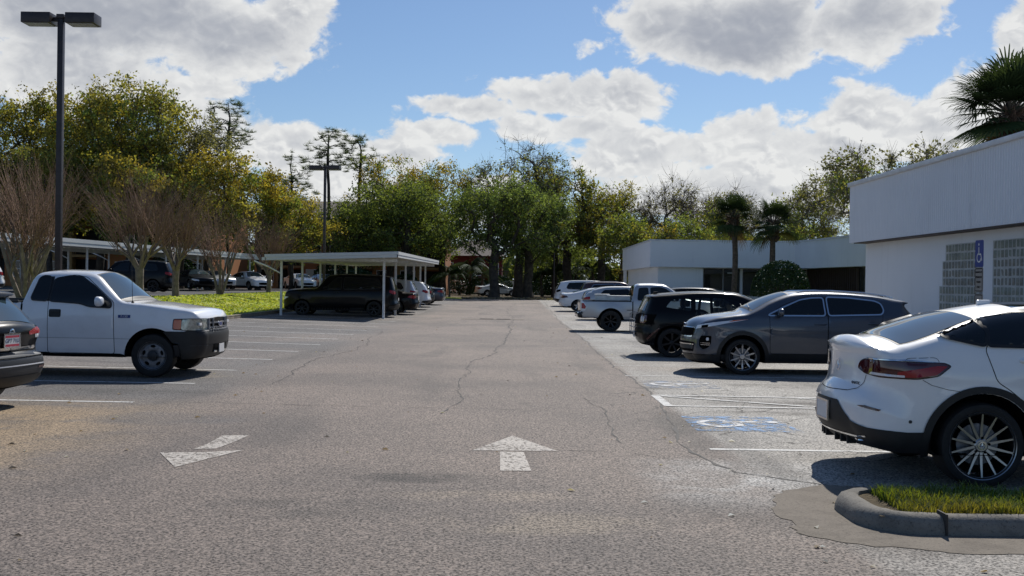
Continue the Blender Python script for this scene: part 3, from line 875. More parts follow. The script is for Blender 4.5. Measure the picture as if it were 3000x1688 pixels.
# ---------------------------------------------------------------- grey crossover (right, nose to the lane)
def build_grey_suv():
    root = empty('crossover')
    tag(root, 'dark grey crossover parked nose to the lane with ten spoke alloy wheels', 'car')
    L = 4.48
    out = [(.40, .20, .05, .02), (.12, .24, .2, .06), (.02, .36, .36, .10), (.0, .55, .42, .14), (.015, .75, .42, .14), (.06, .90, .36, .12), (.15, 1.0, .2, .08), (.40, 1.09, .13, .05), (.75, 1.15, .11, .04), (1.02, 1.19, .1, .05),
           (1.12, 1.235, .1, .07), (1.5, 1.43, .1, .07), (1.86, 1.56, .1, .05), (2.05, 1.592, .1, .035), (2.5, 1.612, .1, .03), (3.0, 1.60, .1, .03), (3.5, 1.56, .1, .03), (3.9, 1.505, .1, .03), (4.15, 1.455, .06, .02),
           (4.20, 1.43, .05, .02), (4.13, 1.39, .1, .03), (4.25, 1.22, .2, .06), (4.38, 1.02, .3, .08), (4.44, .85, .34, .08), (4.48, .65, .34, .07), (4.46, .45, .3, .06), (4.38, .30, .2, .03), (4.1, .24, .05, .0),
           (3.3, .235, .03, 0), (2.2, .23, .03, 0), (1.2, .225, .03, 0)]
    sec = [(.20, .84), (.40, .905), (.60, .92), (.80, .925), (.98, .915), (1.14, .885), (1.35, .76), (1.60, .62)]
    plan = [(0, .93), (.45, .965), (1.0, .99), (1.7, 1.0), (3.4, .995), (4.0, .97), (4.48, .93)]
    c = Car(L, out, sec, plan, [(.91, .345), (3.58, .345)], .43, step=.035, grid=.075, flare=.015, belt=(.93, .008, .05))
    c.shell(root, P_GREY, regions=[(lambda u, y, z: z < .36, M['plastic'])])
    # cladding: arches and sill
    for (u0) in (.91, 3.58):
        a = np.linspace(math.radians(-12), math.radians(192), 26)
        ring = [(u0 + .505 * math.cos(t), .345 + .505 * math.sin(t)) for t in a] + [(u0 + .432 * math.cos(t), .345 + .432 * math.sin(t)) for t in a[::-1]]
        c.side('arch_trim', ring, M['plastic'], root, .012)
    c.side('sill_cladding', [(1.40, .235), (3.10, .24), (3.06, .40), (2.9, .415), (1.5, .415), (1.42, .40)], M['plastic'], root, .008)
    df = c.door([(1.44, .42), (2.54, .42), (2.55, 1.15), (2.52, 1.535), (2.2, 1.53), (1.72, 1.36), (1.43, 1.17)], P_GREY, root, .05)
    dr = c.door([(2.56, .42), (3.02, .43), (3.30, .78), (3.58, .88), (3.63, 1.2), (3.55, 1.46), (2.57, 1.535)], P_GREY, root, .05)
    # one chrome line round both windows
    W1 = [(1.40, 1.155), (2.50, 1.165), (2.50, 1.50), (2.28, 1.49), (2.05, 1.45), (1.74, 1.315)]
    W2 = [(2.575, 1.168), (3.60, 1.20), (3.655, 1.27), (3.62, 1.40), (3.5, 1.45), (3.0, 1.502), (2.575, 1.512)]
    c.window('front_window', W1, root, .02, M['glass'], M['chrome'], .05, .007)
    c.window('rear_window', W2, root, .02, M['glass'], M['chrome'], .05, .007)
    c.side('window_pillar', [(2.488, 1.16), (2.59, 1.162), (2.59, 1.515), (2.488, 1.505)], M['rubber'], root, .0085)
    c.side('window_pillar', [(3.36, 1.19), (3.40, 1.19), (3.33, 1.468), (3.30, 1.47)], M['rubber'], root, .0085)
    handle(c, df, 2.40, 1.0, P_GREY, .22, .03); handle(c, dr, 3.44, 1.02, P_GREY, .2, .03)
    c.rim('windshield', (1.13, 1.245), (1.86, 1.56), (.97, .94), M['windshield'], root, eps=.004)
    c.rim('windshield_frame', (1.09, 1.225), (1.90, 1.568), (1.0, 1.0), M['rubber'], root, eps=.002)
    c.rim('sunroof', (2.1, 1.595), (3.3, 1.58), (.80, .80), M['glass'], root, eps=.003)
    c.rim('rear_glass', (4.15, 1.37), (4.28, 1.17), (.85, .9), M['glass'], root)
    for sd in (1, -1):
        pts = [(L/2 - u, sd * (float(c.W([(L/2 - u, z - .04)])[0]) - .06), z + .035) for u, z in ((2.0, 1.555), (2.15, 1.60), (2.7, 1.615), (3.3, 1.585), (3.75, 1.53), (3.9, 1.49))]
        MB().tube(pts, [.008, .016, .016, .016, .016, .008], 8).build('roof_rail', M['chrome'], root, 40)
    MB().box(L/2 - 3.93, L/2 - 3.82, -.012, .012, 1.52, 1.575, .008).build('antenna_fin', P_GREY, root)
    # front
    wrap(c, 'headlight', [(.60, .865), (.80, .90), (1.10, .955), (1.38, 1.03), (1.50, 1.075), (1.30, 1.06), (.95, 1.0), (.62, .935)], M['led_lens'], root, 1, .006, r=.015)
    wrap(c, 'headlight_bezel', [(.78, .895), (.92, .915), (.92, .965), (.78, .945)], M['gap'], root, 1, .009, r=.01)
    wrap(c, 'turn_signal', [(1.24, 1.015), (1.50, 1.075), (1.26, 1.053)], M['amber_lens'], root, 1, .009)
    wrap(c, 'grille', [(0, .70), (.45, .70), (.52, .74), (.56, .84), (.52, .90), (0, .905)], M['chrome'], root, 1, .005, r=.02)
    wrap(c, 'grille_mesh', [(0, .725), (.43, .725), (.49, .755), (.53, .84), (.50, .885), (0, .89)], M['gap'], root, 1, .009, r=.02)
    emblem_oval(root, float(wrap_pts(c, np.array([(0., .94)]), 1)[0, 0]) + .02, 0, .94, .15, .07, 1, M['gap'])
    wrap(c, 'bumper_intake', [(0, .42), (.55, .42), (.62, .60), (0, .62)], M['gap'], root, 1, .006, r=.02)
    wrap(c, 'bumper_bar', [(0, .47), (.56, .47), (.6, .56), (0, .565)], M['grey_plastic'], root, 1, .012, r=.01)
    wrap(c, 'bumper_bar_trim', [(0, .555), (.6, .55), (.61, .57), (0, .575)], M['chrome'], root, 1, .014)
    wrap(c, 'fog_light', [(.77, .53), (.86, .475), (.97, .52), (1.02, .60), (1.02, .745), (.80, .745), (.76, .65)], M['gap'], root, 1, .006, r=.03)
    for z in (.565, .60): wrap(c, 'fog_light_bar', [(.80, z), (1.0, z - .003), (1.0, z + .007), (.80, z + .01)], M['chrome'], root, 1, .012)
    wrap(c, 'fog_lamp', [(.92, .65), (.975, .65), (.975, .71), (.92, .71)], M['led_lens'], root, 1, .010, r=.02)
    wrap(c, 'lower_lip', [(0, .245), (1.2, .245), (1.42, .30), (1.40, .39), (.9, .385), (0, .37)], M['plastic'], root, 1, .008)
    # rear
    wrap(c, 'tail_light', [(.35, .98), (.8, .97), (1.25, 1.03), (1.25, 1.10), (.8, 1.10), (.35, 1.04)], M['red_lens'], root, -1, .006)
    wrap(c, 'rear_cladding', [(0, .28), (1.2, .28), (1.25, .5), (0, .55)], M['plastic'], root, -1, .008)
    four_wheels(c, root, .915, .348, .225, 'ten', .262)
    mirrors(c, root, 1.63, 1.17, P_GREY, (.11, .22, .15))
    for sd in (.55, -.1):
        MB().tube([(L/2 - 1.10, sd, 1.30), (L/2 - 1.18, sd - .5, 1.35)], .008, 6).build('wiper', M['plastic'], root)
    place(root, 3.47 + .10 + L / 2, 21.02, 180)
    return root

# ---------------------------------------------------------------- white coupe SUV (right foreground)
def build_white_coupe():
    root = empty('coupe_suv')
    tag(root, 'white sloping roof coupe suv beside the grass island with multi spoke wheels', 'car')
    L = 4.73
    def o(v, z, r, c): return (L - v, z, r, c)
    out = [(.45, .24, .05, .02), (.12, .28, .2, .06), (.02, .42, .36, .10), (.0, .60, .42, .16), (.02, .75, .40, .16), (.12, .9, .28, .10), (.45, 1.0, .13, .05), (.85, 1.05, .11, .05), (1.15, 1.10, .1, .06), (1.3, 1.17, .1, .08),
           (1.7, 1.39, .1, .08), (2.1, 1.53, .11, .05), (2.4, 1.562, .11, .04), o(2.0, 1.565, .12, .04), o(1.5, 1.535, .12, .045), o(1.15, 1.47, .11, .05), o(.85, 1.375, .11, .07), o(.6, 1.285, .12, .07), o(.40, 1.22, .18, .055),
           o(.30, 1.20, .24, .06), o(.21, 1.192, .29, .07), o(.145, 1.192, .30, .075), o(.13, 1.176, .31, .08), o(.148, 1.125, .32, .085), o(.155, 1.02, .32, .09), o(.14, .90, .37, .09), o(.11, .81, .40, .085), o(.05, .76, .42, .08), o(.015, .70, .42, .08),
           o(.0, .60, .42, .08), o(.02, .46, .36, .08), o(.10, .35, .25, .06), o(.25, .29, .1, .03), o(.5, .265, .04, .0), (3.2, .26, .03, 0), (2.2, .255, .03, 0), (1.3, .25, .03, 0)]
    sec = [(.24, .87), (.40, .925), (.60, .945), (.78, .955), (.93, .955), (1.05, .945), (1.16, .915), (1.24, .88), (1.40, .765), (1.58, .62)]
    plan = [(0, .93), (.5, .965), (1.2, .99), (1.8, .995), (2.9, .99), (3.6, 1.0), (4.2, .985), (4.73, .94)]
    c = Car(L, out, sec, plan, [(.86, .367), (3.73, .367)], .45, step=.025, grid=.05, flare=.016, ny=20, belt=(.97, .008, .06), fine=.035)
    c.shell(root, P_WHITE, regions=[(lambda u, y, z: z < .36, M['plastic'])])
    for u0 in (.86, 3.73):
        a = np.linspace(math.radians(-14), math.radians(194), 36)
        ring = [(u0 + .518 * math.cos(t), .367 + .512 * math.sin(t)) for t in a] + [(u0 + .452 * math.cos(t), .367 + .452 * math.sin(t)) for t in a[::-1]]
        c.side('arch_trim', ring, M['plastic'], root, .014, grid=.06, edge=.03)
    c.side('sill_cladding', [(1.36, .26), (3.22, .265), (3.2, .36), (1.38, .36)], M['plastic'], root, .008)
    c.side('sill_trim', [(1.38, .37), (3.2, .37), (3.2, .385), (1.38, .385)], M['chrome'], root, .010)
    dr = c.door([(2.36, .42), (3.05, .43), (3.22, .62), (3.52, .86), (3.62, .92), (3.70, 1.20), (3.45, 1.40), (3.0, 1.50), (2.36, 1.515)], P_WHITE, root, .05, .007)
    df = c.door([(1.3, .42), (2.345, .42), (2.345, 1.515), (2.1, 1.485), (1.32, 1.12)], P_WHITE, root, .05, .007)
    c.window('quarter_window', [(3.70, 1.225), (4.00, 1.285), (4.04, 1.31), (3.99, 1.345), (3.72, 1.435), (3.66, 1.33)], root, .022, M['glass'], r=.03, eps=.007)
    c.window('rear_window', [(2.37, 1.21), (3.67, 1.225), (3.63, 1.34), (3.685, 1.443), (3.35, 1.50), (2.9, 1.515), (2.37, 1.518)], root, .022, M['glass'], r=.03, eps=.007)
    c.window('front_window', [(1.34, 1.15), (2.33, 1.205), (2.33, 1.51), (2.1, 1.49), (1.6, 1.30)], root, .022, M['glass'], r=.03, eps=.007)
    handle(c, dr, 3.30, 1.10, P_WHITE, .22, .034); handle(c, df, 2.2, 1.08, P_WHITE, .22, .034)
    # fuel flap: outline only
    for sd_i in (0,):
        R = round_poly([(4.10, .965), (4.37, .965), (4.385, 1.10), (4.11, 1.115)], .05)
        c.side('fuel_flap_seam', grow(R, .005), M['gap'], root, .0012, both=False, sides=(-1,))
        c.side('fuel_flap', R, P_WHITE, root, .0028, both=False, sides=(-1,))
    # rear glass, roof seam
    c.rim('rear_glass_frame', o(.355, 1.21, 0, 0)[:2], o(1.09, 1.455, 0, 0)[:2], (1.03, 1.0), M['rubber'], root, eps=.002)
    c.rim('rear_glass', o(.375, 1.215, 0, 0)[:2], o(1.06, 1.445, 0, 0)[:2], (1.0, .96), M['windshield'], root, eps=.005)
    c.rim('sunroof', (2.35, 1.56), (3.25, 1.55), (.80, .80), M['glass'], root, eps=.003)
    c.rim('windshield', (1.32, 1.19), (2.08, 1.52), (.98, .95), M['windshield'], root, eps=.004)
    MB().box(L/2 - 3.38, L/2 - 3.25, -.02, .02, 1.555, 1.61, .012).build('antenna_fin', P_WHITE, root)
    # tail lights wrap the corner
    wrap(c, 'tail_light_housing', [(.40, .985), (.43, 1.045), (.50, 1.075), (.95, 1.078), (1.30, 1.075), (1.37, 1.045), (1.26, .955), (1.08, .925), (.75, .925), (.52, .94)], M['rubber'], root, -1, .004, r=.03)
    tl = wrap(c, 'tail_light', [(.41, .99), (.44, 1.04), (.51, 1.068), (.95, 1.070), (1.29, 1.068), (1.355, 1.043), (1.25, .962), (1.08, .933), (.75, .933), (.53, .947)], M['dark_red_lens'], root, -1, .009, r=.03)
    wrap(c, 'tail_light_outer', [(.92, .985), (1.25, 1.045), (1.33, 1.043), (1.24, .968), (1.06, .942), (.92, .942)], M['red_lens'], root, -1, .011, r=.015)  # brighter red outer part of the lens
    wrap(c, 'reverse_light', [(.60, .943), (.98, .940), (.98, .958), (.64, .966)], M['led_lens'], root, -1, .0115, r=.005)
    wrap(c, 'tail_light_trim', [(.52, 1.074), (1.0, 1.078), (1.30, 1.072), (1.0, 1.089), (.55, 1.085)], M['chrome'], root, -1, .012)
    # boot lid seams
    def seam(pts, w=.006):
        P = np.array(pts, float); Lh = []; Rh = []
        for i in range(len(P)):
            d = P[min(i + 1, len(P) - 1)] - P[max(0, i - 1)]; d /= np.linalg.norm(d); nn = np.array([-d[1], d[0]]) * w / 2
            Lh.append(tuple(P[i] + nn)); Rh.append(tuple(P[i] - nn))
        wrap(c, 'boot_seam', Lh + Rh[::-1], M['gap'], root, -1, .003)
    seam([(.54, .93), (.52, .86), (.47, .80), (.38, .775), (.1, .765), (0, .764)])
    seam([(1.12, .925), (1.2, .88), (1.34, .845), (1.46, .83)], .004)
    # black lower bumper with a step that rises to the plate
    wrap(c, 'bumper_diffuser', [(0, .30), (.9, .29), (1.18, .29), (1.27, .40), (1.24, .475), (1.10, .47), (.75, .485), (.52, .52), (.40, .60), (.30, .68), (0, .685)], M['plastic'], root, -1, .008)
    wrap(c, 'diffuser_trim', [(0, .385), (.55, .38), (.72, .40), (.72, .412), (.55, .396), (0, .40)], M['chrome'], root, -1, .014)
    for s_ in (.14, .26, .38):
        p = wrap_pts(c, np.array([(s_, .34)]), -1)[0]
        for sd in (1, -1): MB().box(p[0] - .035, p[0] + .05, sd * p[1] - .012, sd * p[1] + .012, .29, .375, .006).build('diffuser_fin', M['plastic'], root)
    for sd in (1, -1):
        p = wrap_pts(c, np.array([(.60, .385)]), -1)[0]
        pts = [(p[0] - .02, sd * (p[1] - .16), .385), (p[0] + .055, sd * (p[1] + .03), .385)]
        m = MB(); n = 20
        ring = lambda q, dx: [(p[0] - .012 + dx + .10 * max(0, math.cos(2*PI*k/n)) * .5, sd * (p[1] - .03 + q * .115 * math.cos(2*PI*k/n)), .388 + q * .042 * math.sin(2*PI*k/n)) for k in range(n)]
        m.add(ring(1, 0) + ring(.72, 0.0) + ring(.70, .06), [(k, (k+1)%n, n+(k+1)%n, n+k) for k in range(n)] + [(n+k, n+(k+1)%n, 2*n+(k+1)%n, 2*n+k) for k in range(n)])
        e = m.build('exhaust', M['chrome'], root, 40)
        m = MB(); m.add(ring(.74, .012), [tuple(range(n))]); m.build('exhaust_hole', M['gap'], e)
    wrap(c, 'reflector', [(.62, .665), (.86, .635), (.88, .65), (.72, .675)], M['dark_red_lens'], root, -1, .006)
    wrap(c, 'parking_sensor', [(1.11, .548), (1.138, .548), (1.138, .576), (1.11, .576)], M['grey_plastic'], root, -1, .004, r=.014)
    xp = float(wrap_pts(c, np.array([(0., .555)]), -1)[0, 0])
    plate(root, xp - .012, 0, .565, -1, None, '', .31, .155, M['chrome'])
    emblem_star(root, float(wrap_pts(c, np.array([(0., .97)]), -1)[0, 0]) - .006, 0, .985, .055, -1)
    bx = wrap_pts(c, np.array([(.40, .845)]), -1)[0]
    text_mesh('badge', '4MATIC', .038, M['gap'], root, Matrix.Translation((bx[0] - .003, -.40, .845)) @ Matrix.Rotation(-PI / 2 + .28, 4, 'Z') @ Matrix.Rotation(PI / 2, 4, 'X'))
    wrap(c, 'headlight', [(.55, .75), (.95, .78), (1.2, .85), (.9, .87), (.55, .82)], M['led_lens'], root, 1, .006)
    wrap(c, 'grille', [(0, .55), (.45, .55), (.5, .75), (0, .78)], M['gap'], root, 1, .006)
    four_wheels(c, root, .955, .367, .26, 'multi', .292, 56)
    for (x, z) in c.wheels:
        emblem_star(root, x, -(.955 - .26/2 + .13*.85), .367, .034, -1, 'y')
    mirrors(c, root, 1.6, 1.14, P_WHITE, (.11, .22, .14))
    place(root, 3.05 + L / 2, 9.85, 0)
    return root
# ---------------------------------------------------------------- black compact hatch (right, behind the grey crossover)
def build_black_hatch():
    root = empty('hatchback')
    tag(root, 'black boxy compact hatchback with see-through windows beside the grey crossover', 'car')
    L = 4.01
    def o(v, z, r, c): return (L - v, z, r, c)
    out = [(.30, .20, .05, .02), (.05, .30, .2, .06), (.0, .55, .32, .10), (.04, .80, .3, .10), (.15, .95, .2, .06), (.5, 1.06, .1, .05), (.85, 1.13, .1, .06), (1.3, 1.36, .1, .07), (1.65, 1.505, .1, .05), (2.0, 1.545, .1, .03),
           (2.6, 1.55, .1, .03), (3.2, 1.515, .1, .03), o(.30, 1.46, .08, .03), o(.20, 1.435, .08, .04), o(.20, 1.39, .12, .06), o(.13, 1.20, .22, .08), o(.06, 1.02, .28, .09), o(.03, .90, .30, .10), o(.03, .75, .3, .10), o(.0, .62, .3, .09),
           o(.0, .48, .28, .08), o(.06, .34, .2, .05), o(.3, .25, .05, .01), (2.9, .23, .03, 0), (1.5, .22, .03, 0)]
    sec = [(.20, .80), (.45, .87), (.70, .885), (.95, .88), (1.05, .86), (1.25, .77), (1.5, .65)]
    plan = [(0, .93), (.5, .97), (1.2, 1.0), (3.0, 1.0), (4.01, .95)]
    c = Car(L, out, sec, plan, [(.74, .345), (3.31, .345)], .42, step=.04, grid=.08, flare=.012)
    wA = [(1.40, 1.06), (2.32, 1.0), (2.34, 1.05), (2.34, 1.43), (2.05, 1.44), (1.75, 1.38), (1.42, 1.18)]
    wB = [(2.42, .94), (2.72, .94), (2.76, 1.0), (2.74, 1.42), (2.40, 1.43)]
    wC = [(2.86, 1.10), (3.12, 1.15), (3.46, 1.19), (3.30, 1.38), (2.86, 1.41)]
    wA, wB, wC = [round_poly(w, .05) for w in (wA, wB, wC)]
    c.shell(root, P_BLACK, cuts=(wA, wB, wC), regions=[(lambda u, y, z: z < .34, M['plastic'])])
    for nm, w in (('front_window', wA), ('rear_window', wB), ('quarter_window', wC)):
        c.side(nm, grow(w, .004), M['clear'], root, -.004)
    # cabin floor and seats seen through the glass
    MB().box(L/2 - 3.5, L/2 - .95, -.72, .72, .5, .86).build('dashboard', M['under'], root)
    for (u, y) in ((2.0, .36), (2.0, -.36), (2.85, .34), (2.85, -.34)):
        s_ = MB().box(L/2 - u - .1, L/2 - u + .06, y - .24, y + .24, .80, 1.18, .05).box(L/2 - u - .08, L/2 - u + .03, y - .13, y + .13, 1.2, 1.36, .04)
        s_.build('seat', M['plastic'], root, 40)
    MB().lathe_y([(.17, -.01), (.185, 0), (.17, .01), (.16, 0), (.17, -.01)], 20, L/2 - 1.52, -.36, 1.02).build('steering_wheel', M['plastic'], root, 40)
    d = c.door([(1.30, .36), (2.36, .36), (2.37, .98), (1.36, 1.03), (1.28, .95)], P_BLACK, root, .04)
    handle(c, d, 2.2, .93, M['plastic'], .2, .03)
    c.rim('windshield', (.90, 1.16), (1.62, 1.49), (.97, .94), M['clear'], root, eps=.006)
    c.rim('rear_glass', o(.185, 1.37, 0, 0)[:2], o(.09, 1.09, 0, 0)[:2], (.95, .98), M['windshield'], root, eps=.006)
    c.rim('roof_edge', (1.7, 1.512), (3.6, 1.47), (.98, .98), P_BLACK, root, eps=.004)
    MB().box(L/2 - 3.66, L/2 - 3.56, -.012, .012, 1.49, 1.555, .008).build('antenna_fin', P_BLACK, root)
    wrap(c, 'tail_light', [(.42, .80), (.70, .80), (.78, .86), (.76, 1.0), (.42, 1.0)], M['dark_red_lens'], root, -1, .006, r=.03)
    wrap(c, 'tail_light_ring', [(.46, .84), (.68, .84), (.68, .96), (.46, .96)], M['led_lens'], root, -1, .009, r=.03)
    wrap(c, 'rear_panel', [(0, .78), (.95, .78), (1.0, 1.02), (0, 1.04)], M['gap'], root, -1, .003)
    wrap(c, 'reflector', [(.82, .40), (1.08, .63), (1.12, .70), (1.09, .70), (.80, .43)], M['dark_red_lens'], root, -1, .005)
    xp = float(wrap_pts(c, np.array([(0., .55)]), -1)[0, 0])
    # bike carrier bars on the tail
    m = MB()
    for z in (.58, .70, .88): m.tube([(xp - .06, -.55, z), (xp - .06, .55, z)], .014, 8)
    for y in (-.5, -.18, .18, .5): m.tube([(xp - .06, y, .5), (xp - .06, y, 1.0), (xp + .06, y, 1.06)], .010, 8)
    m.build('tail_carrier', M['steel_wheel'], root, 40)
    plate(root, xp - .02, 0, .52, -1)
    wrap(c, 'headlight', [(.5, .80), (.75, .80), (.8, .95), (.5, .92)], M['led_lens'], root, 1, .006)
    four_wheels(c, root, .875, .35, .17, 'black', .255)
    mirrors(c, root, 1.5, 1.12, M['plastic'], (.1, .2, .14))
    place(root, 3.12 + L / 2, 25.55, 0)
    return root

# ---------------------------------------------------------------- silver pickup (right)
def build_silver_pickup():
    root = empty('pickup_truck')
    tag(root, 'silver extended cab pickup backed to the lane with boxes in its bed', 'pickup truck')
    L = 5.29
    def o(v, z, r, c): return (L - v, z, r, c)
    out = [(.30, .40, .05, .02), (.05, .45, .2, .06), (.0, .65, .3, .12), (.04, .95, .25, .1), (.2, 1.08, .1, .05), (.7, 1.16, .08, .03), (1.25, 1.20, .08, .04), (1.4, 1.25, .09, .06), (2.05, 1.70, .1, .05), (2.3, 1.745, .11, .04),
           (2.9, 1.75, .11, .04), (3.12, 1.725, .1, .03), (3.22, 1.62, .08, .02), (3.30, 1.25, .04, .0), (3.33, 1.16, .03, 0), (3.6, 1.14, .03, 0), (4.4, 1.135, .03, 0), o(.16, 1.14, .03, 0), o(.10, 1.13, .05, .02), o(.095, 1.0, .08, .03),
           o(.10, .74, .1, .03), o(.08, .70, .1, .03), o(.0, .68, .12, .04), o(.0, .56, .12, .04), o(.1, .50, .08, .02), o(.6, .50, .03, 0), (3.6, .44, .03, 0), (2.5, .41, .03, 0), (1.4, .41, .03, 0)]
    sec = [(.40, .84), (.60, .885), (.80, .90), (1.0, .89), (1.15, .865), (1.4, .76), (1.75, .63)]
    plan = [(0, .92), (.5, .97), (1.2, 1.0), (4.5, 1.0), (5.29, .97)]
    c = Car(L, out, sec, plan, [(.87, .40), (4.10, .40)], .47, step=.045, grid=.09, flare=.03)
    c.shell(root, P_SILVER, under_z=.6, regions=[(lambda u, y, z: u > 5.12 and z < .72, M['plastic'])])
    c.window('rear_quarter_window', [(2.72, 1.17), (3.10, 1.17), (3.12, 1.22), (3.06, 1.60), (2.74, 1.62)], root, .016, r=.06)
    c.window('door_window', [(1.62, 1.17), (2.62, 1.17), (2.64, 1.62), (2.3, 1.64), (2.08, 1.58), (1.66, 1.28)], root, .016, r=.06)
    d = c.door([(1.55, .46), (2.66, .46), (2.68, 1.14), (1.58, 1.14)], P_SILVER, root)
    handle(c, d, 2.5, 1.02, P_SILVER)
    c.line('cab_seam', [(3.305, .46), (3.305, 1.16)], M['gap'], root, .04, .003)
    c.line('body_crease', [(3.33, .80), (3.52, .80)], M['gap'], root, .02, .003)
    c.line('bed_rail', [(3.34, 1.125), (5.13, 1.12)], M['plastic'], root, .05, .004)
    c.rim('bed_interior', (3.42, 1.142), (5.05, 1.137), (.95, .95), M['gap'], root, eps=.004)
    c.rim('windshield', (1.43, 1.27), (2.03, 1.69), (.97, .94), M['windshield'], root, eps=.006)
    c.rim('rear_glass', (3.17, 1.68), (3.27, 1.32), (.9, .92), M['glass'], root, eps=.006)
    wrap(c, 'tail_light', [(.70, .76), (.98, .76), (1.03, .85), (1.0, 1.0), (.92, 1.10), (.74, 1.10)], M['led_lens'], root, -1, .006, r=.02)
    wrap(c, 'tail_light_red', [(.86, .84), (1.0, .83), (1.02, .92), (.94, 1.04), (.86, 1.04)], M['red_lens'], root, -1, .010, r=.02)
    wrap(c, 'rear_bumper', [(0, .53), (.75, .53), (.80, .69), (0, .69)], M['chrome'], root, -1, .01, r=.02)
    plate(root, -L/2 - .05, 0, .61, -1)
    wrap(c, 'headlight', [(.5, .8), (.9, .8), (1.05, 1.0), (.5, 1.0)], M['led_lens'], root, 1, .006)
    four_wheels(c, root, .90, .39, .26, 'black', .24)
    mirrors(c, root, 1.8, 1.18, P_SILVER, (.12, .2, .16))
    place(root, 2.42 + L / 2, 38.75, 0)
    y0 = 38.75; x0 = 2.42; zb = gzf(4, y0) + 1.12
    a = MB().box(-.42, .42, -.28, .28, 0, .16, .02).box(-.44, .44, -.30, .30, .16, .20, .015).build('storage_box', M['white_box'], None, 35)
    a.location = (x0 + 1.52, y0 - .1, zb); tag(a, 'flat white lidded box lying across the bed of the silver pickup beside its cab', 'storage box')
    a = MB().box(-.25, .25, -.2, .2, 0, .2, .03).box(-.275, .275, -.225, .225, .2, .25, .015).build('plastic_tub', M['white_box'], None, 35)
    a.location = (x0 + .93, y0 - .1, zb); tag(a, 'small white lidded plastic tub on the bed of the silver pickup', 'tub')
    return root

# ---------------------------------------------------------------- dark crossover at the left edge
def build_left_suv():
    root = empty('crossover')
    tag(root, 'dark crossover cut off by the left edge with red tail light and plate', 'car')
    L = 4.65
    def o(v, z, r, c): return (L - v, z, r, c)
    out = [(.30, .24, .05, .02), (.05, .35, .2, .06), (.0, .60, .32, .12), (.05, .90, .3, .10), (.4, 1.06, .12, .05), (1.0, 1.14, .1, .06), (1.75, 1.53, .1, .05), (2.2, 1.60, .1, .03), (3.0, 1.60, .1, .03), (3.7, 1.54, .09, .03),
           o(.45, 1.49, .07, .03), o(.42, 1.455, .07, .04), o(.50, 1.43, .1, .05), o(.32, 1.25, .16, .07), o(.16, 1.06, .2, .08), o(.10, 1.02, .22, .08), o(.09, .95, .25, .08), o(.12, .80, .3, .09), o(.13, .73, .26, .06), o(.07, .70, .24, .05),
           o(.03, .64, .24, .05), o(.02, .52, .24, .05), o(.06, .38, .24, .05), o(.25, .27, .12, .03), o(.6, .25, .03, 0), (2.4, .24, .03, 0), (1.3, .24, .03, 0)]
    sec = [(.24, .84), (.45, .90), (.70, .92), (.95, .915), (1.10, .88), (1.35, .76), (1.62, .63)]
    plan = [(0, .93), (.5, .97), (1.2, 1.0), (3.4, 1.0), (4.65, .95)]
    c = Car(L, out, sec, plan, [(.93, .36), (3.64, .36)], .44, step=.04, grid=.08, flare=.015)
    c.shell(root, P_BLACKISH, regions=[(lambda u, y, z: u > 3.9 and z < .70, M['grey_plastic']), (lambda u, y, z: z < .38, M['plastic'])])
    c.window('side_window', [(1.55, 1.12), (3.6, 1.15), (3.85, 1.28), (3.7, 1.43), (2.4, 1.52), (2.1, 1.49)], root, .02)
    c.rim('rear_glass', o(.485, 1.41, 0, 0)[:2], o(.19, 1.09, 0, 0)[:2], (.93, .96), M['windshield'], root, eps=.006)
    c.rim('windshield', (1.05, 1.17), (1.72, 1.51), (.97, .94), M['windshield'], root, eps=.005)
    wrap(c, 'tail_light', [(.42, .945), (.75, .955), (1.02, .985), (1.06, 1.04), (.95, 1.055), (.55, 1.02), (.40, .985)], M['red_lens'], root, -1, .008, r=.01)
    wrap(c, 'tail_light_clear', [(.62, .90), (.80, .90), (.83, .955), (.75, .952), (.6, .945)], M['led_lens'], root, -1, .008)
    wrap(c, 'lid_trim', [(0, .955), (.40, .955), (.36, .985), (0, .985)], M['gap'], root, -1, .006)
    wrap(c, 'lid_chrome', [(.02, .75), (.62, .75), (.66, .765), (.64, .80), (.06, .80), (0, .785)], M['chrome'], root, -1, .012, r=.01)
    wrap(c, 'bumper_highlight', [(0, .555), (.70, .555), (1.0, .565), (1.0, .578), (.7, .570), (0, .570)], M['led_lens'], root, -1, .008)  # pale strip stands in for a reflected highlight along the bumper
    wrap(c, 'reflector', [(.58, .50), (.86, .515), (.86, .545), (.58, .53)], M['dark_red_lens'], root, -1, .008)
    wrap(c, 'bumper_seam', [(0, .655), (1.2, .665), (1.2, .675), (0, .665)], M['gap'], root, -1, .008)
    wrap(c, 'lower_guard', [(0, .30), (.62, .30), (.75, .40), (.6, .43), (0, .43)], M['plastic'], root, -1, .01)
    x = float(wrap_pts(c, np.array([(0., .88)]), -1)[0, 0])
    plate(root, x - .012, 0, .885, -1, None, 'GP7 71U', .30, .155, M['chrome'], True)
    m = MB(); n = 24
    xe = float(wrap_pts(c, np.array([(0., .98)]), -1)[0, 0]) - .012
    m.lathe_y([(.04, -.004), (.055, 0), (.04, .004), (.034, 0), (.04, -.004)], n); o_ = m.build('emblem', M['chrome'], root, 40); o_.rotation_euler = (0, 0, PI/2); o_.location = (xe, 0, .985)
    b = MB().box(xe - .004, xe + .004, -.06, .06, .975, .995, .002).build('emblem_bar', M['chrome'], root)
    four_wheels(c, root, .92, .36, .23, 'five', .24)
    # heading: tail towards the lane, turned a little away from the camera
    a = 180 - 9
    cx, cy = -6.36, 13.25
    hx, hy = math.cos(rad(a)), math.sin(rad(a))
    place(root, cx + hx * L / 2, cy - (-hy) * L / 2, a)
    return root

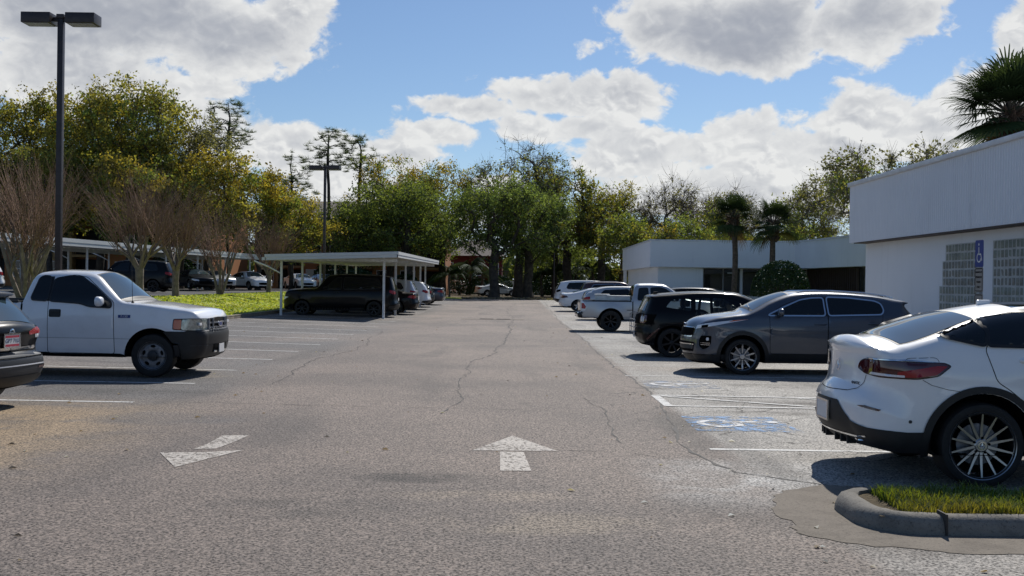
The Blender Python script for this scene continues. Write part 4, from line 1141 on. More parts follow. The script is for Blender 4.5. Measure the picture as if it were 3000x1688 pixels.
# ---------------------------------------------------------------- generic bodies for the cars farther off
def suv_spec(L=4.75, H=1.72, W=1.88, hood=1.06, cowl=(1.25, 1.16), roof0=(1.95, 1.0), slope=.05, tail=.30, belt=1.05):
    def o(v, z, r, c): return (L - v, z, r, c)
    h = H - .035
    out = [(.30, .26, .05, .02), (.04, .34, .2, .06), (.0, .60, .34, .10), (.04, .88, .28, .10), (.18, hood - .05, .14, .06), (.6, hood + .03, .1, .05), (cowl[0] - .2, cowl[1] - .03, .1, .05), (cowl[0], cowl[1], .1, .06), (roof0[0] - .15, h - .10, .1, .06), (roof0[0] + .15, h - .02, .1, .04),
           ((roof0[0] + L) / 2 - .1, h, .1, .03), (L - .9, h - slope * .4, .1, .03), o(tail + .12, h - slope - .03, .07, .03), o(tail + .06, h - slope - .06, .07, .04), o(tail + .05, h - slope - .10, .1, .05), o(tail * .55 + .04, belt + .25, .18, .07), o(.10, belt, .24, .08),
           o(.08, .85, .3, .09), o(.04, .70, .32, .1), o(.0, .60, .32, .1), o(.02, .44, .3, .08), o(.15, .32, .15, .04), o(.5, .28, .03, 0), (2.6, .26, .03, 0), (1.3, .26, .03, 0)]
    w = W / 2
    sec = [(.25, w * .91), (.45, w * .97), (.7, w * .985), (belt - .1, w * .975), (belt + .05, w * .94), ((belt + H) / 2, w * .82), (H - .1, w * .69)]
    plan = [(0, .93), (.5, .97), (1.2, 1.0), (L - 1.2, 1.0), (L, .95)]
    return L, out, sec, plan

def sedan_spec(L=4.85, H=1.45, W=1.84, hood=.93, cowl=(1.35, 1.0), roof0=(2.15, 0), boot=1.06, tailroof=1.6):
    def o(v, z, r, c): return (L - v, z, r, c)
    h = H - .03
    out = [(.30, .20, .05, .02), (.04, .30, .2, .06), (.0, .50, .34, .10), (.05, .72, .28, .10), (.2, hood - .12, .14, .06), (.7, hood, .1, .05), (cowl[0] - .2, cowl[1] - .02, .1, .05), (cowl[0], cowl[1] + .02, .1, .06), (roof0[0] - .15, h - .09, .1, .06), (roof0[0] + .2, h - .01, .1, .04),
           (L - tailroof - .45, h, .1, .03), (L - tailroof + .1, h - .07, .1, .04), (L - tailroof + .55, h - .2, .1, .06), (L - .62, boot + .03, .1, .05), o(.3, boot + .01, .1, .05), o(.12, boot, .12, .07), o(.07, boot - .06, .2, .09), o(.08, .85, .3, .1), o(.04, .68, .32, .1), o(.0, .56, .32, .1), o(.02, .40, .3, .08), o(.15, .27, .15, .04), o(.5, .22, .03, 0),
           (2.6, .20, .03, 0), (1.3, .20, .03, 0)]
    w = W / 2; belt = .95
    sec = [(.20, w * .91), (.40, w * .97), (.6, w * .985), (belt - .08, w * .975), (belt + .05, w * .94), ((belt + H) / 2, w * .80), (H - .06, w * .64)]
    plan = [(0, .93), (.5, .97), (1.2, 1.0), (L - 1.2, 1.0), (L, .94)]
    return L, out, sec, plan

def far_car(kind, label, paint_mat, x_end, y, heading, end='rear', wheel_style='five', name=None, lights='red', detail=1, dz=0.0, group=None, cat='car', glass=None, win_trim=None, lower=None, **kw):
    name = name or ('suv' if kind == 'suv' else 'sedan')
    root = empty(name); tag(root, label, cat, group)
    L, out, sec, plan = (suv_spec if kind == 'suv' else sedan_spec)(**kw)
    wr = .36 if kind == 'suv' else .335
    c = Car(L, out, sec, plan, [(.93, wr), (L - 1.02, wr)], wr + .075, step=.07, grid=.13, flare=.012, ny=8, fine=.10)
    c.shell(root, paint_mat, regions=[(lambda u, y_, z: z < (lower or .32), M['plastic'])])
    G = glass or M['glass']
    H = max(r[1] for r in out)
    if kind == 'suv':
        belt = kw.get('belt', 1.05); cw = kw.get('cowl', (1.25, 1.16))[0]; tl = kw.get('tail', .30)
        c.window('front_window', [(cw + .35, belt + .05), (L * .52, belt + .06), (L * .52, H - .13), (cw + .95, H - .15)], root, .02, G, win_trim, .06, .008)
        c.window('rear_window', [(L * .54, belt + .06), (L - tl - .55, belt + .10), (L - tl - .45, belt + .18), (L - tl - .62, H - .19), (L * .54, H - .13)], root, .02, G, win_trim, .08, .008)
        c.rim('windshield', (cw + .05, 1.19), (kw.get('roof0', (1.95,))[0] - .1, H - .08), (.97, .94), M['windshield'], root, eps=.008)
        c.rim('rear_glass', (L - tl - .04, H - kw.get('slope', .05) - .13), (L - .17, belt + .08), (.90, .95), G, root, eps=.008)
        d = c.door([(cw + .22, .40), (L * .53, .40), (L * .53, belt), (cw + .25, belt)], paint_mat, root)
        wrap(c, 'tail_light', [(.52, belt - .13), (.85, belt - .14), (1.06, belt - .06), (1.0, belt + .06), (.78, belt + .03), (.52, belt - .03)], M['red_lens'] if lights == 'red' else M['gap'], root, -1, .008, r=.02)
        wrap(c, 'headlight', [(.52, .74), (.86, .76), (1.1, .88), (.9, .90), (.52, .84)], M['led_lens'], root, 1, .008, r=.02)
        wrap(c, 'rear_guard', [(0, .36), (.9, .36), (1.15, .40), (1.1, .50), (.6, .54), (0, .54)], M['plastic'], root, -1, .008)
        wrap(c, 'grille', [(0, .52), (.45, .52), (.5, .74), (0, .78)], M['gap'], root, 1, .008)
    else:
        cw = kw.get('cowl', (1.35, 1.0))[0]; tr = kw.get('tailroof', 1.6)
        c.window('front_window', [(cw + .35, 1.0), (L * .52, 1.02), (L * .52, H - .10), (cw + .95, H - .12)], root, .016, G, win_trim, .05, .008)
        c.window('rear_window', [(L * .535, 1.02), (L - tr + .30, 1.06), (L - tr + .36, 1.12), (L - tr - .05, H - .13), (L * .535, H - .10)], root, .016, G, win_trim, .06, .008)
        c.rim('windshield', (cw + .04, 1.05), (kw.get('roof0', (2.15,))[0] - .1, H - .06), (.97, .94), M['windshield'], root, eps=.008)
        c.rim('rear_glass', (L - tr + .08, H - .06), (L - .72, kw.get('boot', 1.06) + .06), (.90, .95), M['windshield'], root, eps=.008)
        d = c.door([(cw + .22, .34), (L * .527, .34), (L * .527, .97), (cw + .25, .97)], paint_mat, root)
        wrap(c, 'tail_light', [(.42, .82), (.80, .80), (1.10, .86), (1.02, .96), (.78, .98), (.42, .92)], M['red_lens'] if lights == 'red' else M['dark_red_lens'], root, -1, .008, r=.02)
        wrap(c, 'headlight', [(.48, .60), (.85, .62), (1.12, .74), (.85, .76), (.48, .68)], M['led_lens'], root, 1, .008, r=.02)
        wrap(c, 'grille', [(0, .40), (.45, .42), (.5, .58), (0, .6)], M['gap'], root, 1, .008)
    handle(c, d, L * .49, belt - .10 if kind == 'suv' else .90, M['chrome'] if win_trim else paint_mat)
    xr = float(wrap_pts(c, np.array([(0., .80)]), -1)[0, 0]); plate(root, xr - .01, 0, .80, -1)
    w = kw.get('W', 1.88 if kind == 'suv' else 1.84) / 2
    for (xx, zz) in c.wheels:
        for sd in (1, -1):
            wheel(root, xx, sd * (w * .975 - .11), wr, .22, sd, wheel_style, wr * .68, 24)
    mirrors(c, root, cw + .45, (belt + .08) if kind == 'suv' else 1.02, paint_mat, (.11, .2, .14))
    if kind == 'suv' and detail:
        for sd in (1, -1):
            pts = [(L/2 - u, sd * (w * .70 - .03), z) for u, z in ((kw.get('roof0', (1.95,))[0] + .3, H), (kw.get('roof0', (1.95,))[0] + .5, H + .045), (L - 1.0, H + .03), (L - .8, H - .02))]
            MB().tube(pts, .015, 6).build('roof_rail', M['chrome'] if win_trim else M['plastic'], root, 40)
    hx, hy = math.cos(rad(heading)), math.sin(rad(heading))
    # x_end is where the end that shows stands
    sg = 1 if end == 'rear' else -1
    X, Y = x_end + sg * hx * L / 2, y + sg * hy * L / 2 * 1.0
    place(root, X, Y, heading, dz)
    return root

def build_right_row():
    build_black_hatch(); build_silver_pickup()
    far_car('suv', 'silver wagon with tall upright red tail lights beyond the silver pickup', P_CHAMP, 3.42, 51.0, 0, name='wagon', slope=.13, H=1.66, W=1.91, L=4.83, tail=.42, belt=1.08)
    far_car('sedan', 'white fastback sedan with dark slim tail lights beyond the silver wagon', P_WHITE, 2.95, 63.5, 0, H=1.46, tailroof=1.75, lights='dark', boot=1.08)
    far_car('suv', 'dark maroon suv with chrome window line between the white sedan and the white suv', P_MAROON, 4.4, 68.6, 0, H=1.80, W=1.9, L=4.9, win_trim=M['chrome'], belt=1.12)
    far_car('suv', 'white family suv farthest up the lane on the right, dark angular tail lights', P_WHITE, 3.05, 73.2, 0, H=1.84, W=1.95, L=5.0, lights='dark', slope=.09, belt=1.12)
    far_car('suv', 'black car almost hidden behind the silver pickup cab, only its glossy roof showing', P_BLACK, 5.7, 43.6, 0, H=1.66, L=4.6, slope=.12, detail=0)

def build_carport_cars():
    far_car('suv', 'large black suv parked nose in under the near end of the white carport', P_BLACK, -5.50, 50.15, 180, wheel_style='black', H=1.99, W=2.03, L=5.35, hood=1.20, cowl=(1.6, 1.30), roof0=(2.25,), slope=.05, tail=.22, belt=1.20, lower=.36)
    far_car('sedan', 'black sedan with chrome exhaust tips under the carport beside the large black suv', P_BLACK, -4.95, 54.6, 180, H=1.46)
    far_car('suv', 'silver suv with dark upper glass parked third from the near end of the carport', P_CHAMP, -5.25, 58.2, 180, H=1.80, belt=1.12, lower=.4)
    far_car('suv', 'white suv with pointed red tail lights under the far half of the carport', P_WHITE, -4.95, 62.6, 180, H=1.74, belt=1.10, slope=.1)
    far_car('suv', 'dark hatch between the white suv and the dark blue sedan under the carport', P_BLACKISH, -5.1, 67.4, 180, H=1.5, belt=1.0, L=4.2, detail=0)
    far_car('sedan', 'dark blue sedan at the far open end of the carport row', P_BLUE, -4.7, 72.2, 180, H=1.45, boot=1.1)

def build_upper_lot_cars():
    z = .86
    far_car('suv', 'dark pickup sized suv on the upper lot seen between two bare crape myrtles', P_BLACKISH, -19.9, 61.5, 180, wheel_style='black', H=1.86, L=5.1, W=1.98, belt=1.14, dz=z - .13)
    far_car('suv', 'white car with rounded roof behind the leaning bare trunk at the left edge', P_WHITE, -24.6, 50.2, 215, H=1.62, L=4.6, dz=z - .13, detail=0)
    far_car('sedan', 'white sedan on the upper lot beside the left edge of the photo', P_WHITE, -26.0, 47.6, 215, H=1.5, dz=z - .13)
    far_car('sedan', 'dark sedan with bright bonnet on the upper lot just past the third bare tree', P_BLACKISH, -21.5, 73.0, -55, end='front', H=1.46, dz=z - .2)
    far_car('sedan', 'small grey sedan facing the bank between two carport posts of the upper lot', P_CHAMP, -21.4, 78.0, -52, end='front', H=1.42, dz=z - .25)
    far_car('sedan', 'white sedan facing the bank at the end of the long upper carport', P_WHITE, -19.9, 83.5, -48, end='front', H=1.5, dz=z - .35)
    far_car('sedan', 'white sedan partly hidden by the left post of the near carport', P_WHITE, -18.2, 93.0, -60, end='front', H=1.45, dz=.5)
    far_car('sedan', 'pale sedan seen over the bonnet of the large black suv', P_CHAMP, -16.6, 96.0, -60, end='front', H=1.45, dz=.5)
def mat_leaf(name, trans=.45, rough=.45, gloss=.06, sat=1.0):
    t = NT(name)
    at = t.node('ShaderNodeAttribute'); at.attribute_name = 'Col'
    c = at.outputs['Color']
    n = t.noise(t.objco(), .55, 3, .6)
    c = t.mix(t.ramp(n, .35, .68, 0, .45), c, t.mix(1.0, c, (.55, .6, .45), 'MULTIPLY'))
    df = t.node('ShaderNodeBsdfDiffuse'); t.link(c, df.inputs[0])
    tr = t.node('ShaderNodeBsdfTranslucent'); cc = t.mix(1.0, c, (1.25, 1.15, .6), 'MULTIPLY'); t.link(cc, tr.inputs[0])
    mx = t.node('ShaderNodeMixShader'); mx.inputs[0].default_value = trans; t.link(df.outputs[0], mx.inputs[1]); t.link(tr.outputs[0], mx.inputs[2])
    gl = t.node('ShaderNodeBsdfGlossy'); gl.inputs['Roughness'].default_value = rough; gl.inputs[0].default_value = (.8, .85, .9, 1)
    m2 = t.node('ShaderNodeMixShader'); m2.inputs[0].default_value = gloss; t.link(mx.outputs[0], m2.inputs[1]); t.link(gl.outputs[0], m2.inputs[2])
    t.link(m2.outputs[0], t.out.inputs['Surface']); return t.m
M['leaf'] = mat_leaf('leaf', .52, .5, .025)
M['leaf_thin'] = mat_leaf('grass_blade', .40, .5, .05)
M['leaf_waxy'] = mat_leaf('waxy_leaf', .15, .34, .035)
M['frond'] = mat_leaf('palm_frond', .25, .5, .015)
M['bark'] = simple('bark', (0.055, 0.045, 0.037), .95, var=.45, vscale=2.5, bump=.6)
M['bark_grey'] = simple('bark_grey', (0.13, 0.11, 0.088), .9, var=.4, vscale=2.5, bump=.4)
M['crape_bark'] = simple('crape_bark', (0.17, 0.135, 0.105), .8, var=.35, vscale=5, bump=.3)
M['twig'] = simple('twig_bark', (0.21, 0.130, 0.088), .9, var=.3, vscale=1.0)
M['twig_grey'] = simple('twig_grey', (0.105, 0.085, 0.072), .9, var=.3, vscale=1.0)
M['palm_trunk'] = simple('palm_trunk', (0.09, 0.07, 0.058), .95, var=.4, vscale=8, bump=.6)
M['boot'] = simple('palm_boot', (0.085, 0.055, 0.038), .95, var=.4, vscale=10, bump=.6)
# ---------------------------------------------------------------- ground materials
def mat_asphalt():
    t = NT('asphalt'); p = t.pos()
    sx = t.node('ShaderNodeSeparateXYZ'); t.link(p, sx.inputs[0]); X, Y = sx.outputs[0], sx.outputs[1]
    big = t.noise(p, 0.22, 5, 0.6); mid = t.noise(p, 1.1, 6, 0.65, .3); wob = t.noise(p, 0.5, 3, 0.5)
    Xw = t.math('ADD', X, t.math('MULTIPLY', t.math('SUBTRACT', wob, .5), 1.0))
    lane = (0.250, 0.205, 0.175); left = (0.182, 0.172, 0.165); right = (0.42, 0.40, 0.365); sand = (0.40, 0.29, 0.175)
    c = t.mix(t.ramp(Xw, -5.3, -3.6), left, lane)
    c = t.mix(t.ramp(X, 2.15, 2.4), c, right)
    # near ground is a browner, coarser seal
    c = t.mix(t.math('MULTIPLY', t.ramp(Y, 14, 7), .35), c, (0.180, 0.150, 0.128))
    # broad tone patches
    c = t.mix(t.math('MULTIPLY', t.ramp(big, .36, .62), .75), c, t.mix(.55, c, (0.085, 0.08, 0.078)))
    big2 = t.noise(p, .13, 4, .6, .5); c = t.mix(t.math('MULTIPLY', t.ramp(big2, .46, .66), .5), c, (0.30, 0.245, 0.205))
    # sand washed over the left stalls near the front
    sm = t.math('MULTIPLY', t.ramp(X, -3.2, -6.0), t.math('MULTIPLY', t.ramp(Y, 15.5, 12.2), t.ramp(Y, 7.5, 9.6)))
    c = t.mix(t.math('MULTIPLY', sm, t.ramp(mid, .34, .54, .35, 1.0)), c, sand)
    dk = t.math('MULTIPLY', t.ramp(X, -4.9, -6.2), t.math('MULTIPLY', t.ramp(Y, 11.0, 10.4), t.ramp(Y, 9.2, 9.9)))
    c = t.mix(t.math('MULTIPLY', dk, t.ramp(mid, .32, .55, .1, .9)), c, (0.055, 0.038, 0.026))
    # pale dusty bloom in front of the right stalls
    bm = t.math('MULTIPLY', t.ramp(X, 1.0, 1.7), t.math('MULTIPLY', t.ramp(Y, 10.4, 9.7), t.ramp(Y, 7.6, 8.4)))
    c = t.mix(t.math('MULTIPLY', bm, t.ramp(mid, .40, .60, .25, .95)), c, (0.46, 0.45, 0.43))
    # traffic-darkened wheel tracks and oil
    tr = t.node('ShaderNodeTexNoise', Scale=.9, Detail=4); mp = t.node('ShaderNodeMapping'); mp.inputs['Scale'].default_value = (1.0, .16, 1); t.link(p, mp.inputs[0]); t.link(mp.outputs[0], tr.inputs['Vector'])
    c = t.mix(t.math('MULTIPLY', t.ramp(tr.outputs['Fac'], .52, .72), .5), c, (0.09, 0.083, 0.078))
    oil = t.noise(p, .55, 4, .6, .8); c = t.mix(t.ramp(oil, .64, .76, 0, .65), c, (0.06, 0.055, 0.05))
    def spot(x0, y0, rx, ry, lo, hi):
        q = t.math('ADD', t.math('POWER', t.math('DIVIDE', t.math('SUBTRACT', X, x0), rx), 2), t.math('POWER', t.math('DIVIDE', t.math('SUBTRACT', Y, y0), ry), 2))
        return t.math('MULTIPLY', t.ramp(q, 1.0, .05), t.ramp(mid, .36, .6, lo, hi))
    for (x0, y0, rx, ry, lo, hi, cc) in ((-.75, 9.05, .75, .32, .3, .9, (0.07, 0.062, 0.056)), (-1.6, 7.8, .9, .5, 0, .5, (0.09, 0.082, 0.075)), (.2, 7.4, 1.1, .45, 0, .5, (0.34, 0.28, 0.21)), (-.2, 8.3, .9, .3, 0, .55, (0.33, 0.27, 0.21)),
                                         (2.6, 7.6, .75, 1.3, .2, .9, (0.10, 0.088, 0.076)), (1.7, 7.9, .8, .9, 0, .7, (0.12, 0.10, 0.088)), (4.0, 15.2, 1.6, .5, .1, .8, (0.10, 0.09, 0.08)), (3.4, 14.0, .9, .35, .1, .8, (0.09, 0.078, 0.066)), (4.4, 17.9, 1.3, .5, 0, .7, (0.12, 0.11, 0.10)), (2.05, 12.6, .35, 2.2, .1, .8, (0.10, 0.09, 0.08)),
                                         (-5.6, 15.6, 1.6, .6, 0, .7, (0.10, 0.095, 0.09)), (-4.2, 12.6, 1.2, .7, .1, .7, (0.115, 0.115, 0.12)), (-7.6, 17.6, 2.0, .6, .1, .7, (0.30, 0.25, 0.19)), (-6.0, 18.3, 1.4, .5, .1, .7, (0.31, 0.26, 0.20)), (-8, 21, 1.5, .6, 0, .7, (.09, .085, .08)), (-7.5, 26, 1.5, .6, 0, .7, (.09, .085, .08)), (4.6, 23.2, 1.4, .6, 0, .7, (.12, .11, .10)), (4.6, 31.5, 1.4, .7, 0, .8, (.12, .11, .10))):
        c = t.mix(spot(x0, y0, rx, ry, lo, hi), c, cc)
    # alligator cracking by the joint and across the accessible stalls
    w2 = t.node('ShaderNodeTexNoise', Scale=2.5, Detail=4); t.link(p, w2.inputs['Vector'])
    wv = t.node('ShaderNodeVectorMath'); wv.operation = 'MULTIPLY_ADD'; t.link(w2.outputs['Color'], wv.inputs[0]); wv.inputs[1].default_value = (.45, .45, 0); t.link(p, wv.inputs[2])
    vo = t.node('ShaderNodeTexVoronoi', Scale=1.25); vo.feature = 'DISTANCE_TO_EDGE'; t.link(wv.outputs[0], vo.inputs['Vector'])
    ck = t.ramp(vo.outputs['Distance'], .022, .006)
    cm = t.math('MULTIPLY', t.math('MULTIPLY', t.ramp(X, .3, 2.2), t.ramp(X, 7.0, 4.5)), t.math('MULTIPLY', t.ramp(Y, 22, 15), t.ramp(Y, 9.0, 10.5)))
    cm = t.math('MULTIPLY', cm, t.ramp(t.noise(p, .7, 3), .42, .6))
    c = t.mix(t.math('MULTIPLY', ck, cm), c, (0.045, 0.04, 0.036))
    # aggregate
    v1 = t.node('ShaderNodeTexVoronoi', Scale=58.0); t.link(p, v1.inputs['Vector'])
    n1 = t.noise(p, 46, 3, .62); n2 = t.noise(p, 155, 2, .6); n3 = t.noise(p, 17, 4, .7)
    pits = t.ramp(n1, .53, .44)
    gr = t.mix(t.math('MULTIPLY', pits, t.ramp(n3, .3, .62, .6, 1.0)), c, t.mix(.9, c, (0.012, 0.011, 0.010)))
    sep = t.node('ShaderNodeSeparateColor'); t.link(v1.outputs['Color'], sep.inputs[0])
    gr = t.mix(t.ramp(sep.outputs[0], .5, 1.0, 0, .75), gr, t.mix(1.0, c, (1.75, 1.72, 1.68), 'MULTIPLY'))
    gr = t.mix(t.ramp(n2, .58, .75, 0, .5), gr, (0.03, 0.028, 0.026))
    t.set(Base_Color=gr, Roughness=t.ramp(n1, .3, .7, .92, .72)); t.b.inputs['Specular IOR Level'].default_value = .35
    h = t.math('ADD', n1, t.math('MULTIPLY', n2, .5)); t.bump(h, .55, .012)
    return t.m

def mat_ground(name, cols, scale, rough=.95, fine=25):
    t = NT(name); p = t.pos()
    a = t.noise(p, scale, 6, .65, .4); b = t.noise(p, fine, 4, .65)
    c = t.mix(t.ramp(a, .36, .64), cols[0], cols[1]); c = t.mix(t.ramp(b, .4, .66, 0, .7), c, cols[2])
    t.set(Base_Color=c, Roughness=rough); t.b.inputs['Specular IOR Level'].default_value = .15; t.bump(b, .6, .05)
    return t.m
def mat_worn(name, col, wear=.5, scale=14, under=None):
    """road paint worn through to the asphalt"""
    t = NT(name); p = t.pos()
    a = t.noise(p, scale, 6, .7, .6); b = t.noise(p, 70, 3, .6); d = t.noise(p, 2.2, 3, .5)
    k = t.math('ADD', t.math('MULTIPLY', a, .62), t.math('ADD', t.math('MULTIPLY', b, .22), t.math('MULTIPLY', d, .16)))
    al = t.ramp(k, wear - .035, wear + .03)
    t.set(Base_Color=t.mix(t.ramp(b, .35, .65), tuple(x * .82 for x in col), col), Roughness=.8); t.link(al, t.b.inputs['Alpha'])
    return t.m
def mat_concrete(name='concrete', col=(0.27, 0.235, 0.195), dark=(0.085, 0.075, 0.065)):
    t = NT(name); p = t.pos()
    a = t.noise(p, 3.0, 6, .7, .3); b = t.noise(p, 45, 4, .65); d = t.noise(p, 120, 2, .6)
    c = t.mix(t.ramp(a, .42, .68, 0, .75), col, tuple((x + y) / 2 for x, y in zip(col, dark)))
    c = t.mix(t.ramp(b, .52, .72, 0, .65), c, dark); c = t.mix(t.ramp(d, .62, .72, 0, .8), c, (.04, .037, .033))
    t.set(Base_Color=c, Roughness=.9); t.b.inputs['Specular IOR Level'].default_value = .2; t.bump(b, .5, .01)
    return t.m

M['asphalt'] = mat_asphalt()
M['lawn'] = mat_ground('lawn', ((0.30, 0.40, 0.04), (0.40, 0.40, 0.06), (0.48, 0.50, 0.10)), .55)
M['lawn_dark'] = mat_ground('office_lawn', ((0.09, 0.13, 0.025), (0.12, 0.14, 0.03), (0.16, 0.18, 0.04)), .55)  # darker lawn colour, so less green bounces onto the office wing
M['apron'] = mat_concrete('apron', (0.225, 0.195, 0.160), (0.07, 0.06, 0.05))
M['litter'] = mat_ground('leaf_litter', ((0.11, 0.085, 0.05), (0.15, 0.12, 0.07), (0.05, 0.04, 0.03)), .6)
M['far_asphalt'] = mat_ground('upper_asphalt', ((0.13, 0.128, 0.125), (0.16, 0.155, 0.15), (0.09, 0.088, 0.085)), .4)
M['line'] = mat_worn('line_paint', (0.68, 0.67, 0.64), .445, 9)
M['line_faint'] = mat_worn('line_paint_faded', (0.55, 0.54, 0.52), .47, 9)
M['arrow_paint'] = mat_worn('arrow_paint', (0.56, 0.51, 0.45), .468, 22)
M['blue_paint'] = mat_worn('blue_paint', (0.17, 0.32, 0.55), .52, 7)
M['blue_faint'] = mat_worn('blue_paint_faded', (0.24, 0.29, 0.38), .535, 7)
M['symbol_paint'] = mat_worn('symbol_paint', (0.72, 0.72, 0.71), .47, 8)
M['crack'] = mat_worn('crack', (0.045, 0.04, 0.036), .41, 5)
M['concrete'] = mat_concrete()
M['kerb_old'] = mat_concrete('old_kerb', (0.225, 0.21, 0.185), (0.06, 0.055, 0.048))

def sheet(name, xs, ys, zf, mat, kind='structure', smooth=True):
    xs = np.asarray(xs, float); ys = np.asarray(ys, float); nx, ny = len(xs), len(ys)
    Xg, Yg = np.meshgrid(xs, ys); Z = zf(Xg, Yg)
    V = np.stack([Xg.ravel(), Yg.ravel(), Z.ravel()], 1)
    i, j = np.meshgrid(np.arange(nx - 1), np.arange(ny - 1)); a = (j * nx + i).ravel()
    F = np.stack([a, a + 1, a + nx + 1, a + nx], 1)
    o = np_mesh(name, V, F, mat, smooth=smooth); o['kind'] = kind; return o

def flat_poly(name, poly, mat, dz=.004, parent=None, grid=.6, edge=.4):
    V, F = tri_poly(poly, grid, edge)
    z = gz(V[:, 0], V[:, 1]) + dz
    return mesh_obj(name, np.column_stack([V, z]), [f for f in F], mat, parent)

def strip(a, b, w):
    a = np.array(a, float); b = np.array(b, float); d = b - a; d /= np.linalg.norm(d); n = np.array([-d[1], d[0]]) * w / 2
    return [tuple(a + n), tuple(b + n), tuple(b - n), tuple(a - n)]

def build_ground():
    # the big land sheet, lot, bank, upper lot
    ys = np.concatenate([np.arange(-60, 130, 5.0), np.array([140, 160, 200, 260, 400, 700, 1200])])
    xs = np.concatenate([[-900, -400, -150, -80], np.arange(-60, 61, 5.0), [80, 150, 400, 900]])
    def land(X, Y):
        z = gz(np.maximum(X, -11.3), Y) - .06
        up = np.where(X < -16.5, .80, z)
        return np.where((X < -16.5), up, z - .0)
    sheet('ground', xs, ys, land, M['litter'])
    sheet('parking_lot', np.concatenate([np.arange(-11.3, 8.3, .8), [8.3]]), np.concatenate([np.arange(-20, 93, 1.5), [93.5]]), gz, M['asphalt'])
    bx = np.linspace(-11.25, -17.2, 18)[::-1]; by = np.arange(27, 101, .8)
    rng = np.random.RandomState(3)
    def bk(X, Y): return bank(X, Y) + .03 * np.sin(X * 2.1 + Y * .9) * np.sin(Y * 1.3 - X) * sstep(-11.4, -12.2, X)
    g = sheet('grass_bank', bx, by, bk, M['lawn'])
    sheet('upper_lot', np.linspace(-70, -16.7, 12), np.linspace(20, 118, 20), lambda X, Y: X * 0 + .868, M['far_asphalt'])
    # lawn and walk on the right, in front of the offices
    sheet('lawn', np.linspace(9.6, 60, 20), np.linspace(30.6, 92, 24), lambda X, Y: gz(X, Y) + .10, M['lawn_dark'])
    sheet('sidewalk', np.linspace(8.32, 10.6, 6), np.linspace(-5, 92, 50), lambda X, Y: gz(X, Y) + .125, M['concrete'])
    # kerbs
    def kerb(name, x0, x1, y0, y1, h, mat):
        m = MB(); y = y0; k = 0
        while y < y1:
            e = min(y + 3.05, y1); z = gzf((x0 + x1) / 2, (y + e) / 2)
            m.box(x0, x1, y + .006, e - .006, z - .12, z + h, .02); y = e
        o = m.build(name, mat, None, 40); o['kind'] = 'structure'; return o
    kerb('kerb', -11.46, -11.26, 27, 100, .15, M['concrete'])
    kerb('kerb', 8.26, 8.44, -5, 92, .15, M['concrete'])
    # painted bays
    rs = np.random.RandomState(5)
    def line(a, b, w, mat): 
        o = flat_poly('parking_line', strip(a, b, w), mat, .004, None, 2.0, .8); o['kind'] = 'structure'; return o
    for k, y in enumerate([14.28, 16.96, 19.54, 22.31, 24.96, 27.71, 30.53, 33.3, 36.19, 39.2, 42.0, 44.7, 47.4, 52.3, 56.6, 60.6, 64.6, 68.8, 73.0]):
        xe = -5.17 + .006 * (y - 14)
        if y < 15: 
            line((-5.17, y), (-6.05, y + .02), .10, M['line']); line((-6.08, y + .03), (-10.8, y + .1), .10, M['line'])
        else: line((xe, y), (-11.1, y + .06), .10, M['line'])
    for k, y in enumerate([10.86, 19.6, 21.98, 24.34, 26.8, 29.25, 31.7, 34.1, 36.6, 40.6, 43.0, 45.4, 48.2, 52.6, 57.0, 61.4, 66.4, 71.0, 75.6]):
        xe = 2.09 + .0075 * (y - 10.8)
        line((xe, y), (7.6, y - .05), .10 if y < 12 else .09, M['line'] if y < 20 else M['line_faint'])
    # access aisle between the two accessible bays
    for a, b, w in (((2.24, 14.70), (2.24, 16.13), .13), ((2.2, 14.70), (7.6, 14.52), .10), ((2.2, 16.10), (7.6, 15.92), .10), ((2.32, 16.0), (4.55, 14.68), .10), ((4.35, 15.98), (6.75, 14.62), .10)):
        o = flat_poly('hatched_aisle', strip(a, b, w), M['line'], .0085 if w < .12 else .005, None, 2.0, .5); o['kind'] = 'structure'
    # joint cracks along both lane edges and the centre seam
    def crack(pts, w, amp, seed):
        r = np.random.RandomState(seed); P = []
        for (a, b) in zip(pts[:-1], pts[1:]):
            a = np.array(a, float); b = np.array(b, float); n = max(2, int(np.linalg.norm(b - a) / .18))
            for k in range(n): P.append(a + (b - a) * k / n)
        P.append(np.array(pts[-1], float)); P = np.array(P)
        off = np.cumsum(r.normal(0, amp, len(P))); off -= np.linspace(off[0], off[-1], len(P)); 
        d = np.gradient(P, axis=0); d /= np.linalg.norm(d, axis=1)[:, None]; nn = np.stack([-d[:, 1], d[:, 0]], 1)
        P = P + nn * off[:, None]; ww = .85 * w * np.clip(r.lognormal(0, .6, len(P)), .25, 2.4)
        V = []; F = []
        for q, (p, n_) in enumerate(zip(P, nn)):
            for s_ in (-.5, .5):
                v = p + n_ * ww[q] * s_; V.append((v[0], v[1], gzf(v[0], v[1]) + .0035))
        for q in range(len(P) - 1): F.append((2 * q, 2 * q + 1, 2 * q + 3, 2 * q + 2))
        o = mesh_obj('crack', V, F, M['crack']); o['kind'] = 'structure'
    crack([(2.75, 8.95), (2.05, 9.5), (1.93, 9.9), (1.75, 11.2), (1.98, 13.5), (2.1, 17), (2.15, 24), (2.3, 40), (2.5, 60), (2.6, 80)], .028, .018, 1)
    crack([(-.55, 24), (-.42, 30), (-.2, 34), (-.28, 40), (-.05, 46), (.15, 56), (.1, 64), (.3, 78)], .035, .03, 2)
    crack([(-.9, 13.5), (-.75, 17), (-.6, 24)], .018, .03, 9)
    crack([(-3.9, 17), (-4.3, 22), (-4.1, 28), (-4.5, 36)], .02, .03, 3)
    crack([(1.2, 11.2), (1.15, 12.6), (1.25, 14.0), (1.1, 15.6)], .014, .03, 4)
